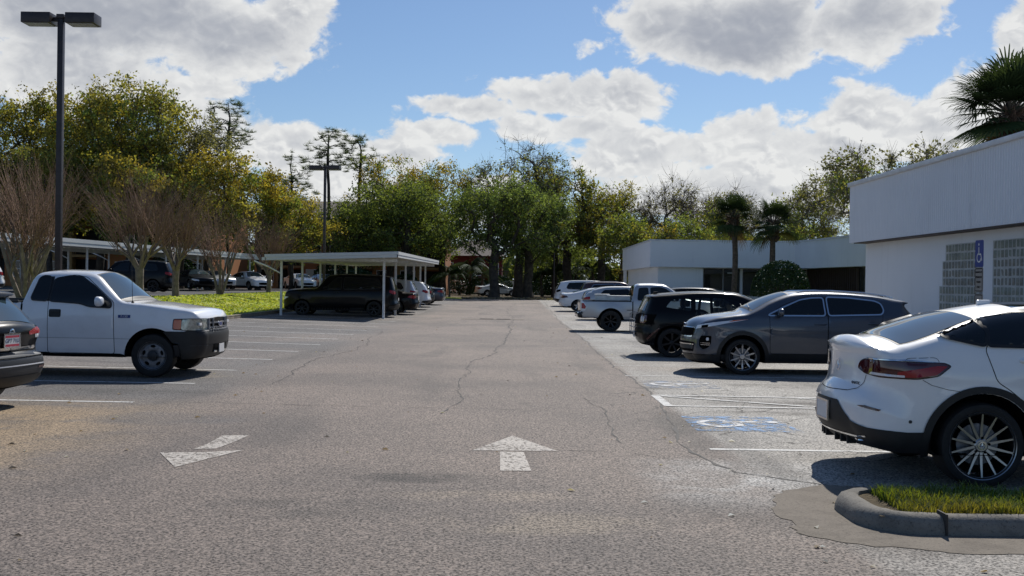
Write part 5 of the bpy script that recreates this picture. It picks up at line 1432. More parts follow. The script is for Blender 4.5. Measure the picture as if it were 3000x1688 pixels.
    crack([(1.9, 9.9), (1.2, 10.6), (.6, 10.65)], .008, .02, 5); crack([(1.0, 13.9), (-1.0, 14.1), (-5.0, 14.4)], .010, .012, 6)
    crack([(2.9, 12.2), (3.2, 11.6), (3.9, 11.3), (4.6, 11.4)], .010, .02, 7); crack([(2.4, 13.9), (3.2, 14.6), (3.6, 15.6)], .010, .02, 8)
    crack([(-5, 37.5), (-2.2, 38.3), (1.8, 38.0)], .016, .03, 10)

def build_markings():
    g = 'painted arrows on the asphalt lane'
    a = empty('painted_arrow', (.05, 10.5, 0)); tag(a, 'worn white straight arrow pointing up the lane', 'road marking', g)
    def part(name, poly, mat, parent, dz=.005):
        o = flat_poly(name, poly, mat, dz, None, .25, .15); o.data.transform(Matrix.Translation(-Vector(parent.location))); o.parent = parent; return o
    part('arrow_head', [(.03, 11.62), (-.38, 10.55), (.49, 10.58)], M['arrow_paint'], a)
    part('arrow_shaft', [(-.10, 10.49), (.14, 10.49), (.20, 9.44), (-.085, 9.42)], M['arrow_paint'], a)
    b = empty('painted_arrow', (-3.0, 10.3, 0)); tag(b, 'worn white arrow slanting towards the left stalls, its middle scuffed away', 'road marking', g)
    part('arrow_head', [(-3.42, 10.16), (-3.02, 9.38), (-2.66, 10.37), (-3.02, 10.2)], M['arrow_paint'], b)
    part('arrow_shaft', [(-3.13, 11.31), (-2.85, 11.37), (-2.90, 10.76), (-2.95, 10.44), (-3.16, 10.40), (-3.12, 10.72)], M['arrow_paint'], b)
    def symbol(name, label, x0, x1, y0, y1, blue, white):
        r = empty(name, ((x0 + x1) / 2, (y0 + y1) / 2, 0)); tag(r, label, 'road marking', 'accessible bay symbols on the asphalt')
        part('blue_field', [(x0, y0), (x1, y0 - .05), (x1 - .05, y1), (x0 + .03, y1)], blue, r, .0045)
        s = (x1 - x0) / 1.3; cx, cy = x0 + .62 * s, (y0 + y1) / 2
        def T(u, v): return (x0 + u * s, cy + v * (y1 - y0) / 1.3)
        ring = []; 
        for k in range(28):
            q = math.radians(60 + 250 * k / 27); ring.append(T(.42 + .30 * math.cos(q), -.02 + .30 * math.sin(q)))
        inner = []
        for k in range(28):
            q = math.radians(310 - 250 * k / 27); inner.append(T(.42 + .20 * math.cos(q), -.02 + .20 * math.sin(q)))
        part('wheel_ring', ring + inner, white, r, .0075)
        part('figure', [T(.48, .13), T(1.0, .20), T(1.02, .08), T(.72, .06), T(.68, -.22), T(.34, -.40), T(.27, -.30), T(.58, -.14), T(.58, .04), T(.46, .03)], white, r, .0078)
        hd = [T(1.12 + .085 * math.cos(q), .14 + .085 * math.sin(q)) for q in np.linspace(0, 2 * PI, 14, endpoint=False)]
        part('figure_head', hd, white, r, .0075)
    symbol('wheelchair_symbol', 'worn white wheelchair symbol on a bright blue field, nearer accessible bay', 2.20, 3.46, 12.25, 13.6, M['blue_paint'], M['symbol_paint'])
    symbol('wheelchair_symbol', 'faded wheelchair symbol on grey blue paint beyond the hatched aisle', 2.28, 3.55, 17.35, 18.6, M['blue_faint'], M['symbol_paint'])
    d = empty('drain_grate', (-.9, 49.6, 0)); tag(d, 'iron drain grate pair in a pale concrete apron across the lane', 'drain')
    z = gzf(-.9, 49.6)
    MB().box(-1.5, 1.5, -.5, .5, z - .1, z + .008, .0).build('drain_apron', M['concrete'], d)
    for x in (-.62, .18):
        m = MB().box(x, x + .66, -.3, .3, z - .02, z + .012); m.build('grate', M['gap'], d)

def build_debris():
    rs = np.random.RandomState(21); n = 420; y = 4.5 + 40 * rs.rand(n) ** 1.6; x = -10 + 17 * rs.rand(n)
    k = rs.rand(n) < .45; x = np.where(k, np.where(rs.rand(n) < .5, 2.2 + rs.normal(0, .5, n), -4.8 + rs.normal(0, .8, n)), x)
    s = .012 + .03 * rs.rand(n) ** 2; az = rs.rand(n) * 2 * PI; c, q = np.cos(az) * s, np.sin(az) * s; z = gz(x, y) + .006
    V = np.stack([np.stack([x - c, y - q, z], 1), np.stack([x + q * .5, y - c * .5, z + s * .5], 1), np.stack([x + c, y + q, z], 1), np.stack([x - q * .5, y + c * .5, z + s * .25], 1)], 1).reshape(-1, 3)
    i = np.arange(n) * 4; t = rs.rand(n, 1); col = np.where(t < .35, np.array([[.06, .045, .03]]), np.where(t < .8, np.array([[.28, .20, .10]]), np.array([[.55, .52, .46]])))
    o = np_mesh('fallen_leaves', V, np.stack([i, i + 1, i + 2, i + 3], 1), M['leaf_thin'], col=np.repeat(col, 4, 0)); tag(o, 'scattered dry leaves and grit lying over the asphalt', 'leaf litter', kind='stuff')

# ---------------------------------------------------------------- grass island by the coupe
def build_island():
    # rounded nose at the left; kerb swept along the outline
    path = []
    x0, y0, y1, x1 = 2.52, 7.20, 8.32, 9.0
    r = .42
    pts = [(x1, y0 - .02)] + [(x, y0 + .0 * x) for x in np.linspace(8, x0 + .55, 14)]
    pts += [(x0 + r + r * math.cos(a), y0 + r + r * math.sin(a)) for a in np.linspace(-PI / 2 - .15, -PI, 8)]
    pts += [(x0 + r + r * math.cos(a), y1 - r + r * math.sin(a)) for a in np.linspace(PI, PI / 2, 8)]
    pts += [(x, y1) for x in np.linspace(x0 + .55, x1, 14)]
    P = np.array(pts); n = len(P)
    d = np.gradient(P, axis=0); d /= np.linalg.norm(d, axis=1)[:, None]; N = np.stack([-d[:, 1], d[:, 0]], 1)   # left of the walk = outside
    prof = [(.03, -.05), (.025, .03), (.006, .085), (-.02, .115), (-.055, .128), (-.11, .130), (-.14, .124), (-.15, .09), (-.15, -.05)]
    rs = np.random.RandomState(11); V = []; F = []; k = len(prof)
    for i in range(n):
        for (o, z) in prof:
            V.append((P[i, 0] - N[i, 0] * o * -1 * -1, P[i, 1] - N[i, 1] * o * -1 * -1, z + rs.normal(0, .0025)))
    # outside is where the lot is; flip if needed
    c = np.array([(x0 + x1) / 2, (y0 + y1) / 2])
    sg = 1 if np.dot(P[5] - c, N[5]) > 0 else -1
    V = [(P[i, 0] + sg * N[i, 0] * o, P[i, 1] + sg * N[i, 1] * o, z + rs.normal(0, .0025)) for i in range(n) for (o, z) in prof]
    for i in range(n - 1):
        for q in range(k - 1): F.append((i * k + q, i * k + q + 1, (i + 1) * k + q + 1, (i + 1) * k + q))
    kb = mesh_obj('kerb', V, F, M['kerb_old'], None, 60); kb['kind'] = 'structure'
    bm = bmesh.new(); bm.from_mesh(kb.data); bmesh.ops.recalc_face_normals(bm, faces=bm.faces); bm.to_mesh(kb.data); bm.free()
    jt = MB()
    for x in (3.02, 6.05): jt.box(x - .006, x + .006, y0 - .045, y0 + .12, 0.0, .152)
    j = jt.build('kerb_joint', M['crack']); j['kind'] = 'structure'
    ap = densify([(2.00, 7.20), (2.02, 7.85), (2.08, 8.3), (2.35, 8.75), (2.75, 8.95), (4.2, 8.9), (8.2, 8.9), (8.2, 6.5), (3.3, 6.66), (2.40, 6.84)], .07); ra = np.random.RandomState(6)
    ap = ap + ra.normal(0, .016, ap.shape) + .05 * np.sin(np.arange(len(ap)) * .55)[:, None] * np.array([.6, .5])
    o = flat_poly('concrete_apron', [tuple(q) for q in ap], M['apron'], .004, None, .5, .2); o['kind'] = 'structure'
    soil = mesh_obj('soil', [(x0 + .1, y0 + .12, .10), (x1, y0 + .12, .10), (x1, y1 - .12, .10), (x0 + .1, y1 - .12, .10)], [(0, 1, 2, 3)], M['litter']); soil['kind'] = 'structure'
    # blades
    rs = np.random.RandomState(4); nb = 30000
    bx = x0 + .30 + rs.rand(nb) ** 1.0 * (x1 - x0 - .3); by = y0 + .16 + rs.rand(nb) * (y1 - y0 - .30)
    k = ((bx - x0 - r - .05) ** 2 / r ** 2 + (by - (y0 + y1) / 2) ** 2 / .42 ** 2 < 1) | (bx > x0 + r); bx, by = bx[k], by[k]; nb = len(bx)
    h = .035 + .065 * rs.rand(nb) ** 1.5 + .03 * (np.sin(bx * 5) * np.sin(by * 7 + bx) > .3); az = rs.rand(nb) * 2 * PI; ln = h * (.2 + .8 * rs.rand(nb)); w = .0035 + .003 * rs.rand(nb)
    dx, dy = np.cos(az), np.sin(az)
    base = np.stack([bx, by, np.full(nb, .09)], 1); side = np.stack([-dy * w, dx * w, 0 * w], 1); up = np.stack([dx * ln * .35, dy * ln * .35, h * .65], 1); tip = np.stack([dx * ln, dy * ln, h], 1)
    V = np.stack([base - side, base + side, base + up + side * .7, base + up - side * .7, base + tip], 1).reshape(-1, 3)
    i = np.arange(nb) * 5
    F = np.concatenate([np.stack([i, i + 1, i + 2], 1), np.stack([i, i + 2, i + 3], 1), np.stack([i + 3, i + 2, i + 4], 1)])
    dry = (np.clip(np.sin(bx * 2.2 + 1) * .5 + .35 - 1.2 * (by - y0 - .1), 0, 1) * .7 + .3 * rs.rand(nb))[:, None]
    c = (np.array([.12, .21, .02]) * (1 - dry) + np.array([.34, .26, .06]) * dry) * (.7 + .6 * rs.rand(nb, 1))
    o = np_mesh('grass', V, F, M['leaf_thin'], col=np.repeat(c, 5, 0)); tag(o, 'patchy green and yellow grass inside the kerbed island beside the white coupe', 'grass', kind='stuff')
    # tufts over the long bank
    nb = 26000
    bx = -11.6 - rs.rand(nb) * 5.4; by = 33 + 45 * rs.rand(nb) ** 1.3; bz = bank(bx, by)
    h = .02 + .05 * rs.rand(nb) ** 2; az = rs.rand(nb) * 2 * PI; w = .03 + .05 * rs.rand(nb)
    dx, dy = np.cos(az), np.sin(az); base = np.stack([bx, by, bz - .01], 1); side = np.stack([-dy * w, dx * w, 0 * w], 1); tip = np.stack([dx * h * .8, dy * h * .8, h], 1)
    V = np.stack([base - side, base + side, base + tip + side * .5, base + tip - side * .5], 1).reshape(-1, 3); i = np.arange(nb) * 4; F = np.stack([i, i + 1, i + 2, i + 3], 1)
    t = rs.rand(nb, 1); c = (np.array([.34, .48, .04]) * (1 - t) + np.array([.60, .60, .14]) * t) * (.6 + .7 * rs.rand(nb, 1))
    o = np_mesh('grass', V, F, M['leaf_thin'], col=np.repeat(c, 4, 0)); tag(o, 'yellow green weedy grass covering the bank under the bare trees', 'grass', kind='stuff')
# ---------------------------------------------------------------- buildings, carports, lamps, sign, fences
def mat_stucco(name, col, scale=6, streak=True):
    t = NT(name); p = t.pos()
    a = t.noise(p, .5, 5, .6); b = t.noise(p, 60, 3, .6)
    mp = t.node('ShaderNodeMapping'); mp.inputs['Scale'].default_value = (2.5, 2.5, .18); t.link(p, mp.inputs[0]); s_ = t.noise(mp.outputs[0], 1.3, 5, .65)
    c = t.mix(t.ramp(a, .3, .7, 0, .35), col, tuple(x * .86 for x in col)); c = t.mix(t.ramp(s_, .55, .8, 0, .28 if streak else 0), c, tuple(x * .62 for x in col))
    t.set(Base_Color=c, Roughness=.8); t.b.inputs['Specular IOR Level'].default_value = .25; t.bump(b, .25, .01)
    return t.m
M['white_stucco'] = mat_stucco('white_stucco', (0.79, 0.81, 0.84))
M['white_panel'] = mat_stucco('white_ribbed_panel', (0.76, 0.78, 0.82))
M['coping'] = simple('coping_metal', (0.62, 0.63, 0.65), .45, .1, var=.1)
M['carport_metal'] = mat_stucco('carport_metal', (0.62, 0.63, 0.62))
M['post_white'] = simple('post_white', (0.66, 0.67, 0.68), .45, var=.12, vscale=4)
M['orange_stucco'] = mat_stucco('orange_stucco', (0.40, 0.175, 0.075))
M['tan_stucco'] = mat_stucco('tan_stucco', (0.42, 0.28, 0.14))
M['red_siding'] = mat_stucco('red_siding', (0.12, 0.022, 0.022))
M['brown_trim'] = simple('brown_trim', (0.05, 0.03, 0.022), .6)
M['recess_shade'] = simple('recess_shade', (0.012, 0.012, 0.015), .8)  # near-black that paints in the shade of the balcony recesses
M['shingle'] = simple('shingle', (0.16, 0.13, 0.11), .9, var=.4, vscale=9)
M['frame_white'] = simple('frame_white', (0.7, 0.7, 0.69), .5)
M['bronze'] = simple('bronze_metal', (0.035, 0.026, 0.026), .38, .35, var=.2, vscale=6)
M['lamp_lens'] = simple('lamp_lens', (0.30, 0.31, 0.30), .2)
M['vinyl'] = simple('vinyl_white', (0.72, 0.73, 0.74), .45, var=.06)
M['grey_fence'] = simple('grey_fence', (0.42, 0.43, 0.42), .7, var=.2)
M['sign_blue'] = simple('sign_blue', (0.012, 0.035, 0.22), .4)
M['sign_white'] = simple('sign_white', (0.27, 0.25, 0.23), .45, var=.08)
M['galv'] = simple('galvanised', (0.30, 0.32, 0.34), .45, .7, var=.2, vscale=20)
def mat_block():
    t = NT('glass_block'); p = t.pos()
    n = t.noise(p, 9, 4, .7, 1.5)
    at = t.node('ShaderNodeAttribute'); at.attribute_name = 'Col'
    c = t.mix(t.ramp(n, .4, .66), (0.09, 0.105, 0.09), (0.22, 0.25, 0.21)); c = t.mix(.5, c, at.outputs['Color'])
    t.set(Base_Color=c, Roughness=.12); t.bump(n, .9, .05)
    return t.m
M['block'] = mat_block()
M['mortar'] = simple('mortar', (0.42, 0.43, 0.42), .8, var=.15)

def build_main_building():
    root = empty('office_building', (10.4, 18, 0)); tag(root, 'big white office with ribbed overhanging parapet and glass block windows', 'building')
    off = -Vector(root.location)
    def fin(o): o.data.transform(Matrix.Translation(off)); o.parent = root; return o
    fin(MB().box(10.40, 34, 2.0, 30.62, -.1, 3.30).build('wall', M['white_stucco']))
    # ribbed parapet: shallow standing ribs along Y, plain end
    V = []; F = []; x0 = 10.03; z0, z1 = 3.05, 4.72; y = 2.0; ys = []; k = 0
    pitch = .115
    while y < 31.0 - .02:
        for dy, dx in ((0, 0.010), (.03, .028), (.075, .028), (.105, 0.010)): ys.append((min(y + dy, 31.0), dx))
        y += pitch
    ys.append((31.0, 0))
    for (yy, dx) in ys: V += [(x0 - dx + .028, yy, z0), (x0 - dx + .028, yy, z1)]
    for i in range(len(ys) - 1): F.append((2 * i, 2 * i + 1, 2 * i + 3, 2 * i + 2))
    b = len(V)
    V += [(x0 + .028, 31.0, z0), (33.9, 31.0, z0), (33.9, 31.0, z1), (x0 + .028, 31.0, z1), (x0 + .028, 2, z0), (33.9, 2, z0), (x0 + .028, 2, z1), (33.9, 2, z1)]
    F += [(b, b + 1, b + 2, b + 3), (b, b + 4, b + 5, b + 1), (b + 3, b + 2, b + 7, b + 6)]
    fin(mesh_obj('parapet', V, F, M['white_panel']))
    fin(MB().box(9.965, 34, 1.9, 31.06, 4.72, 4.84, .015).build('coping', M['coping'], None, 40))
    fin(MB().box(10.035, 10.42, 2.0, 30.6, 3.02, 3.046).build('drip_edge', M['brown_trim'], None, 40))
    rs = np.random.RandomState(8)
    def blocks(name, y_near, rows):
        """rows: list of (far edge y) from the top row down"""
        V = []; F = []; C = []; zt = 2.78; bh = .198; bw = .168
        for r, yf in enumerate(rows):
            z1_ = zt - r * bh; y = y_near
            while y < yf - .05:
                g = .008; a, bq, c, d = y + g, y + bw - g, z1_ - bh + g, z1_ - g; m = .028; o = rs.uniform(.010, .022)
                b_ = len(V); tilt = rs.normal(0, .003, 4)
                V += [(10.385, a, c), (10.385, bq, c), (10.385, bq, d), (10.385, a, d), (10.385 - o + tilt[0], a + m, c + m), (10.385 - o + tilt[1], bq - m, c + m), (10.385 - o + tilt[2], bq - m, d - m), (10.385 - o + tilt[3], a + m, d - m)]
                F += [(b_, b_ + 1, b_ + 5, b_ + 4), (b_ + 1, b_ + 2, b_ + 6, b_ + 5), (b_ + 2, b_ + 3, b_ + 7, b_ + 6), (b_ + 3, b_, b_ + 4, b_ + 7), (b_ + 4, b_ + 5, b_ + 6, b_ + 7)]
                base = np.array([.30, .34, .29]) if r < 2 or r > 4 else np.array([.24, .24, .22])
                C += [base * rs.uniform(.75, 1.3)] * 8
                y += bw
        o = np_mesh(name, np.array(V), np.array(F), M['block'], col=np.array(C)); fin(o)
        m = MB()
        for r, yf in enumerate(rows): m.box(10.378, 10.41, y_near - .02, yf + .02, zt - (r + 1) * bh + .0015 * (r % 2), zt - r * bh)
        q = m.build('mortar', M['mortar']); fin(q); q.parent = o
        return o
    blocks('glass_block_window', 23.22, [24.90, 24.90, 25.07, 25.07, 25.07, 25.24, 25.24, 25.24, 25.24])
    blocks('glass_block_window', 17.4, [22.45] * 9)

def build_far_wing():
    root = empty('office_wing', (14, 75, 0)); tag(root, 'low white L shaped office wing with plain parapet band beyond the palms', 'building')
    off = -Vector(root.location)
    def fin(o): o.data.transform(Matrix.Translation(off)); o.parent = root; return o
    z = .28
    foot = [(9.55, 72.0), (9.75, 92), (40, 92), (40, 31.2), (20.75, 31.2), (20.35, 61.0), (19.9, 68.5), (19.3, 71.2), (18.2, 72.0)]
    fin(MB().prism(foot, 3.02, 4.80).build('parapet', M['white_panel']))
    fin(MB().prism(grow(foot, .05), 4.80, 4.92).build('coping', M['coping']))
    inn = [(10.15, 72.5), (10.2, 91.5), (39.5, 91.5), (39.5, 32), (21.8, 32), (21.4, 62), (21.0, 73.3), (13.3, 73.3), (13.3, 72.5)]
    fin(MB().prism(inn, 0, 3.02).build('wall', M['white_stucco']))
    fin(MB().box(9.72, 9.98, 90.6, 90.9, 0, 3.02).build('end_pillar', M['frame_white']))
    def pane(name, x0, x1, z0, z1, mat=None, y=73.27):
        w = MB().box(x0, x1, y - .03, y + .02, z0, z1).build(name, mat or M['glass']); fin(w)
        f = MB()
        for (a, b, c, d) in ((x0 - .06, x0, z0, z1), (x1, x1 + .06, z0, z1), (x0 - .06, x1 + .06, z1, z1 + .06), (x0 - .06, x1 + .06, z0 - .06, z0)): f.box(a, b, y - .07, y + .02, c, d)
        q = f.build('window_frame', M['bronze']); fin(q); q.parent = w; return w
    pane('window', 13.55, 14.75, 1.52, 2.9); 
    d = pane('door', 14.95, 15.95, .15, 2.9)
    q = MB().box(15.05, 15.85, 73.2, 73.24, 2.42, 2.47).build('transom', M['grey_plastic']); fin(q); q.parent = d
    q = MB().box(15.15, 15.75, 73.2, 73.24, 2.62, 2.72).build('number_plate', M['galv']); fin(q); q.parent = d
    for x0, x1 in ((16.3, 17.4), (17.5, 18.7), (18.8, 20.6)): pane('window', x0, x1, 1.15, 2.9)
    # side wing: dark glazing behind upright slats
    fin(MB().box(20.9, 21.0, 62.5, 73.2, .5, 2.98).build('window_band', M['glass']))
    for k in range(26):
        y = 73.0 - k * .42
        fin(MB().box(20.7, 20.85, y, y + .07, .2, 3.0).build('slat', M['brown_trim']))

def build_carport(name, label, corners, posts, brace_dirs, post_h_base, fascia=.26, group='white metal carports', cp_mat=None):
    """corners: near left, near right, far right, far left (x, y, z of the fascia top)"""
    root = empty(name, (corners[0][0], corners[0][1], 0)); tag(root, label, 'carport', group)
    off = -Vector(root.location)
    def fin(o): o.data.transform(Matrix.Translation(off)); o.parent = root; return o
    A, B, C_, D = [np.array(c, float) for c in corners]
    mat = cp_mat or M['carport_metal']
    # ribbed deck
    n = 40; V = []; F = []
    def pt(u, v, dz): p = (A * (1 - u) + B * u) * (1 - v) + (D * (1 - u) + C_ * u) * v; return (p[0], p[1], p[2] + dz)
    m = int(np.linalg.norm(D - A) / .3) * 2
    for i in range(m + 1):
        dz = -.10 if (i % 4) in (0, 1) else -.16
        for u in (0.004, 0.996): V.append(pt(u, min(max(i / m, .002), .998), dz))
    for i in range(m): F.append((2 * i, 2 * i + 1, 2 * i + 3, 2 * i + 2))
    fin(mesh_obj('roof', V, F, mat))
    def edge(P, Q, nm):
        d = Q - P; L = np.linalg.norm(d[:2]); d = d / L; nx = np.array([-d[1], d[0]])
        mb = MB()
        for (z0, z1, o) in ((-fascia, -fascia * .54, .0), (-fascia * .52, 0, .022)):
            c = (A + C_) / 2; s_ = np.sign(np.dot(nx[:2], ((P + Q) / 2 - c)[:2])); w = nx * s_
            v = []
            for R in (P, Q):
                for (a, z) in ((o, z0), (o, z1), (o - .04, z1), (o - .04, z0)): v.append((R[0] + w[0] * a, R[1] + w[1] * a, R[2] + z))
            mb.add(v, [(0, 1, 5, 4), (1, 2, 6, 5), (2, 3, 7, 6), (3, 0, 4, 7), (0, 3, 2, 1), (4, 5, 6, 7)])
        fin(mb.build(nm, mat))
    for P, Q in ((A, B), (B, C_), (C_, D), (D, A)): edge(P, Q, 'fascia')
    for (x, y, zb, zt, lean) in posts:
        fin(MB().box(x - .05, x + .05, y - .05, y + .05, zb - .05, zt).build('post', M['post_white']))
        s_ = lean
        if s_: fin(MB().tube([(x, y, zt - .62), (x + s_ * .55, y, zt - .33), (x + s_ * 1.25, y, zt - .05)], .035, 6).build('brace', M['post_white']))
    # cross beams
    ys = sorted(set(round(p[1], 2) for p in posts))
    for y in ys:
        xs_ = [p for p in posts if abs(p[1] - y) < .02]
        if len(xs_) > 1:
            a, b = min(xs_, key=lambda p: p[0]), max(xs_, key=lambda p: p[0])
            fin(MB().box(a[0] - .9, b[0] + .6, y - .04, y + .04, min(a[3], b[3]) - .02, min(a[3], b[3]) + .12).build('beam', M['post_white']))
    return root

def build_carports():
    P = []
    for k, y in enumerate((47.55, 52.3, 57.2, 62.0, 66.4, 70.2)):
        zt = 2.72 + .035 * k
        P.append((-5.86, y, gzf(-5.86, y), zt + .10, 0)); P.append((-10.55, y, gzf(-10.55, y), zt - .08, -1 if k == 0 else 0))
    build_carport('carport', 'near white flat roofed carport on thin posts over the black suv', [(-10.95, 46.0, 2.86), (-5.06, 46.0, 3.06), (-5.06, 71.5, 3.22), (-10.95, 71.5, 3.02)], P, None, None)
    P = []
    for k in range(8):
        t = k / 7; x = -25.7 + 4.55 * t; y = 51 + 35 * t
        P.append((x - .55, y, .86, 3.55 - .06 * t, 0)); P.append((x - 4.6, y + .4, .86, 3.55 - .06 * t, -1))
    build_carport('carport', 'long white carport stretching along the upper lot behind the bare trees', [(-31.8, 44.0, 3.86), (-26.45, 44.0, 3.92), (-21.05, 87.0, 3.84), (-26.4, 87.0, 3.78)], P, None, None, .42)

def build_lamps():
    root = empty('lamp_post', (-12.22, 28, 0)); tag(root, 'tall bronze square lamp post with twin box heads, rising behind the white pickup', 'lamp post', 'twin head parking lamps')
    H = 8.72; zb = float(bank(-12.22, 28)) - .2
    MB().box(-.075, .075, -.075, .075, zb, H, .012).build('pole', M['bronze'], root, 40)
    MB().box(-.10, .10, -.10, .10, H - .06, H + .05, .01).build('pole_cap', M['bronze'], root, 40)
    MB().tube([(0, 0, zb), (0, 0, zb + .55)], .28, 20).build('base', M['concrete'], root, 40)
    for s_ in (-1, 1):
        MB().box(min(s_ * .07, s_ * .22), max(s_ * .07, s_ * .22), -.05, .05, H - .13, H - .03).build('arm', M['bronze'], root)
        x0, x1 = sorted((s_ * .20, s_ * .98))
        h = MB().box(x0, x1, -.26, .26, H - .22, H + .06, .015).build('lamp_head', M['bronze'], root, 40)
        MB().box(x0 + .06, x1 - .06, -.21, .21, H - .232, H - .222).build('lens', M['lamp_lens'], h)
    r2 = copy_tree(root); r2.location = (-11.95, 66, .25); r2.rotation_euler = (0, 0, rad(-6))
    r2['label'] = 'distant twin head lamp post standing behind the near carport, in front of the pines'

def build_sign():
    root = empty('parking_sign', (8.02, 17.8, .14)); tag(root, 'blue and white accessible parking sign on a galvanised post before the glass blocks', 'sign')
    b = 0
    MB().box(-.022, .022, -.03, .03, 0, 2.4).build('post', M['galv'], root)
    def plate_(nm, z0, z1, mat, w=.305):
        P = round_poly([(-w / 2, z0), (w / 2, z0), (w / 2, z1), (-w / 2, z1)], .035)
        return MB().prism(P, -.034, -.026, 'x').build(nm, mat, root)
    p = plate_('sign_panel', 1.96, 2.42, M['sign_blue'])
    p2 = plate_('sign_panel', 1.50 + .03, 1.95, M['sign_white'])
    p3 = plate_('fine_panel', 1.24, 1.50, M['sign_white'])
    def border(z0, z1, par):
        P = round_poly([(-.14, z0 + .012), (.14, z0 + .012), (.14, z1 - .012), (-.14, z1 - .012)], .03); Q = grow(P, -.014)
        n = len(P); V = [(-.0365, y, z) for y, z in P] + [(-.0365, y, z) for y, z in Q]; F = [(i, (i + 1) % n, n + (i + 1) % n, n + i) for i in range(n)]
        mesh_obj('sign_border', V, F, M['gap'], par)
    border(1.53, 1.95, p2); border(1.24, 1.50, p3)
    mw = lambda z: Matrix.Translation((-.037, 0, z)) @ Matrix.Rotation(-PI / 2, 4, 'Z') @ Matrix.Rotation(PI / 2, 4, 'X')
    for k, s_ in enumerate(('PARKING BY', 'DISABLED', 'PERMIT', 'ONLY')): text_mesh('sign_text', s_, .052 if k else .042, M['gap'], p2, mw(1.87 - .085 * k))
    text_mesh('sign_text', '$250 FINE', .05, M['gap'], p3, mw(1.37))
    # wheelchair figure in white on the blue panel
    def fig(poly):
        V = [(-.037, -y, z) for y, z in poly]; return V
    m = MB(); n = 24
    ring = [(.0 + .085 * math.cos(q), 2.12 + .085 * math.sin(q)) for q in np.radians(np.linspace(80, 350, n))] + [(.0 + .062 * math.cos(q), 2.12 + .062 * math.sin(q)) for q in np.radians(np.linspace(350, 80, n))]
    m.add(fig(ring), [(i, i + 1, 2 * n - 2 - i, 2 * n - 1 - i) for i in range(n - 1)])
    m.add(fig([(-.02, 2.30), (.005, 2.30), (.012, 2.19), (.075, 2.19), (.12, 2.07), (.10, 2.06), (.06, 2.165), (-.02, 2.165)]), [(0, 1, 2, 7), (2, 3, 6, 7), (3, 4, 5, 6)])
    m.add(fig([(-.008 + .022 * math.cos(q), 2.345 + .022 * math.sin(q)) for q in np.linspace(0, 2 * PI, 12, endpoint=False)]), [tuple(range(12))])
    m.build('sign_symbol', M['frame_white'], p)

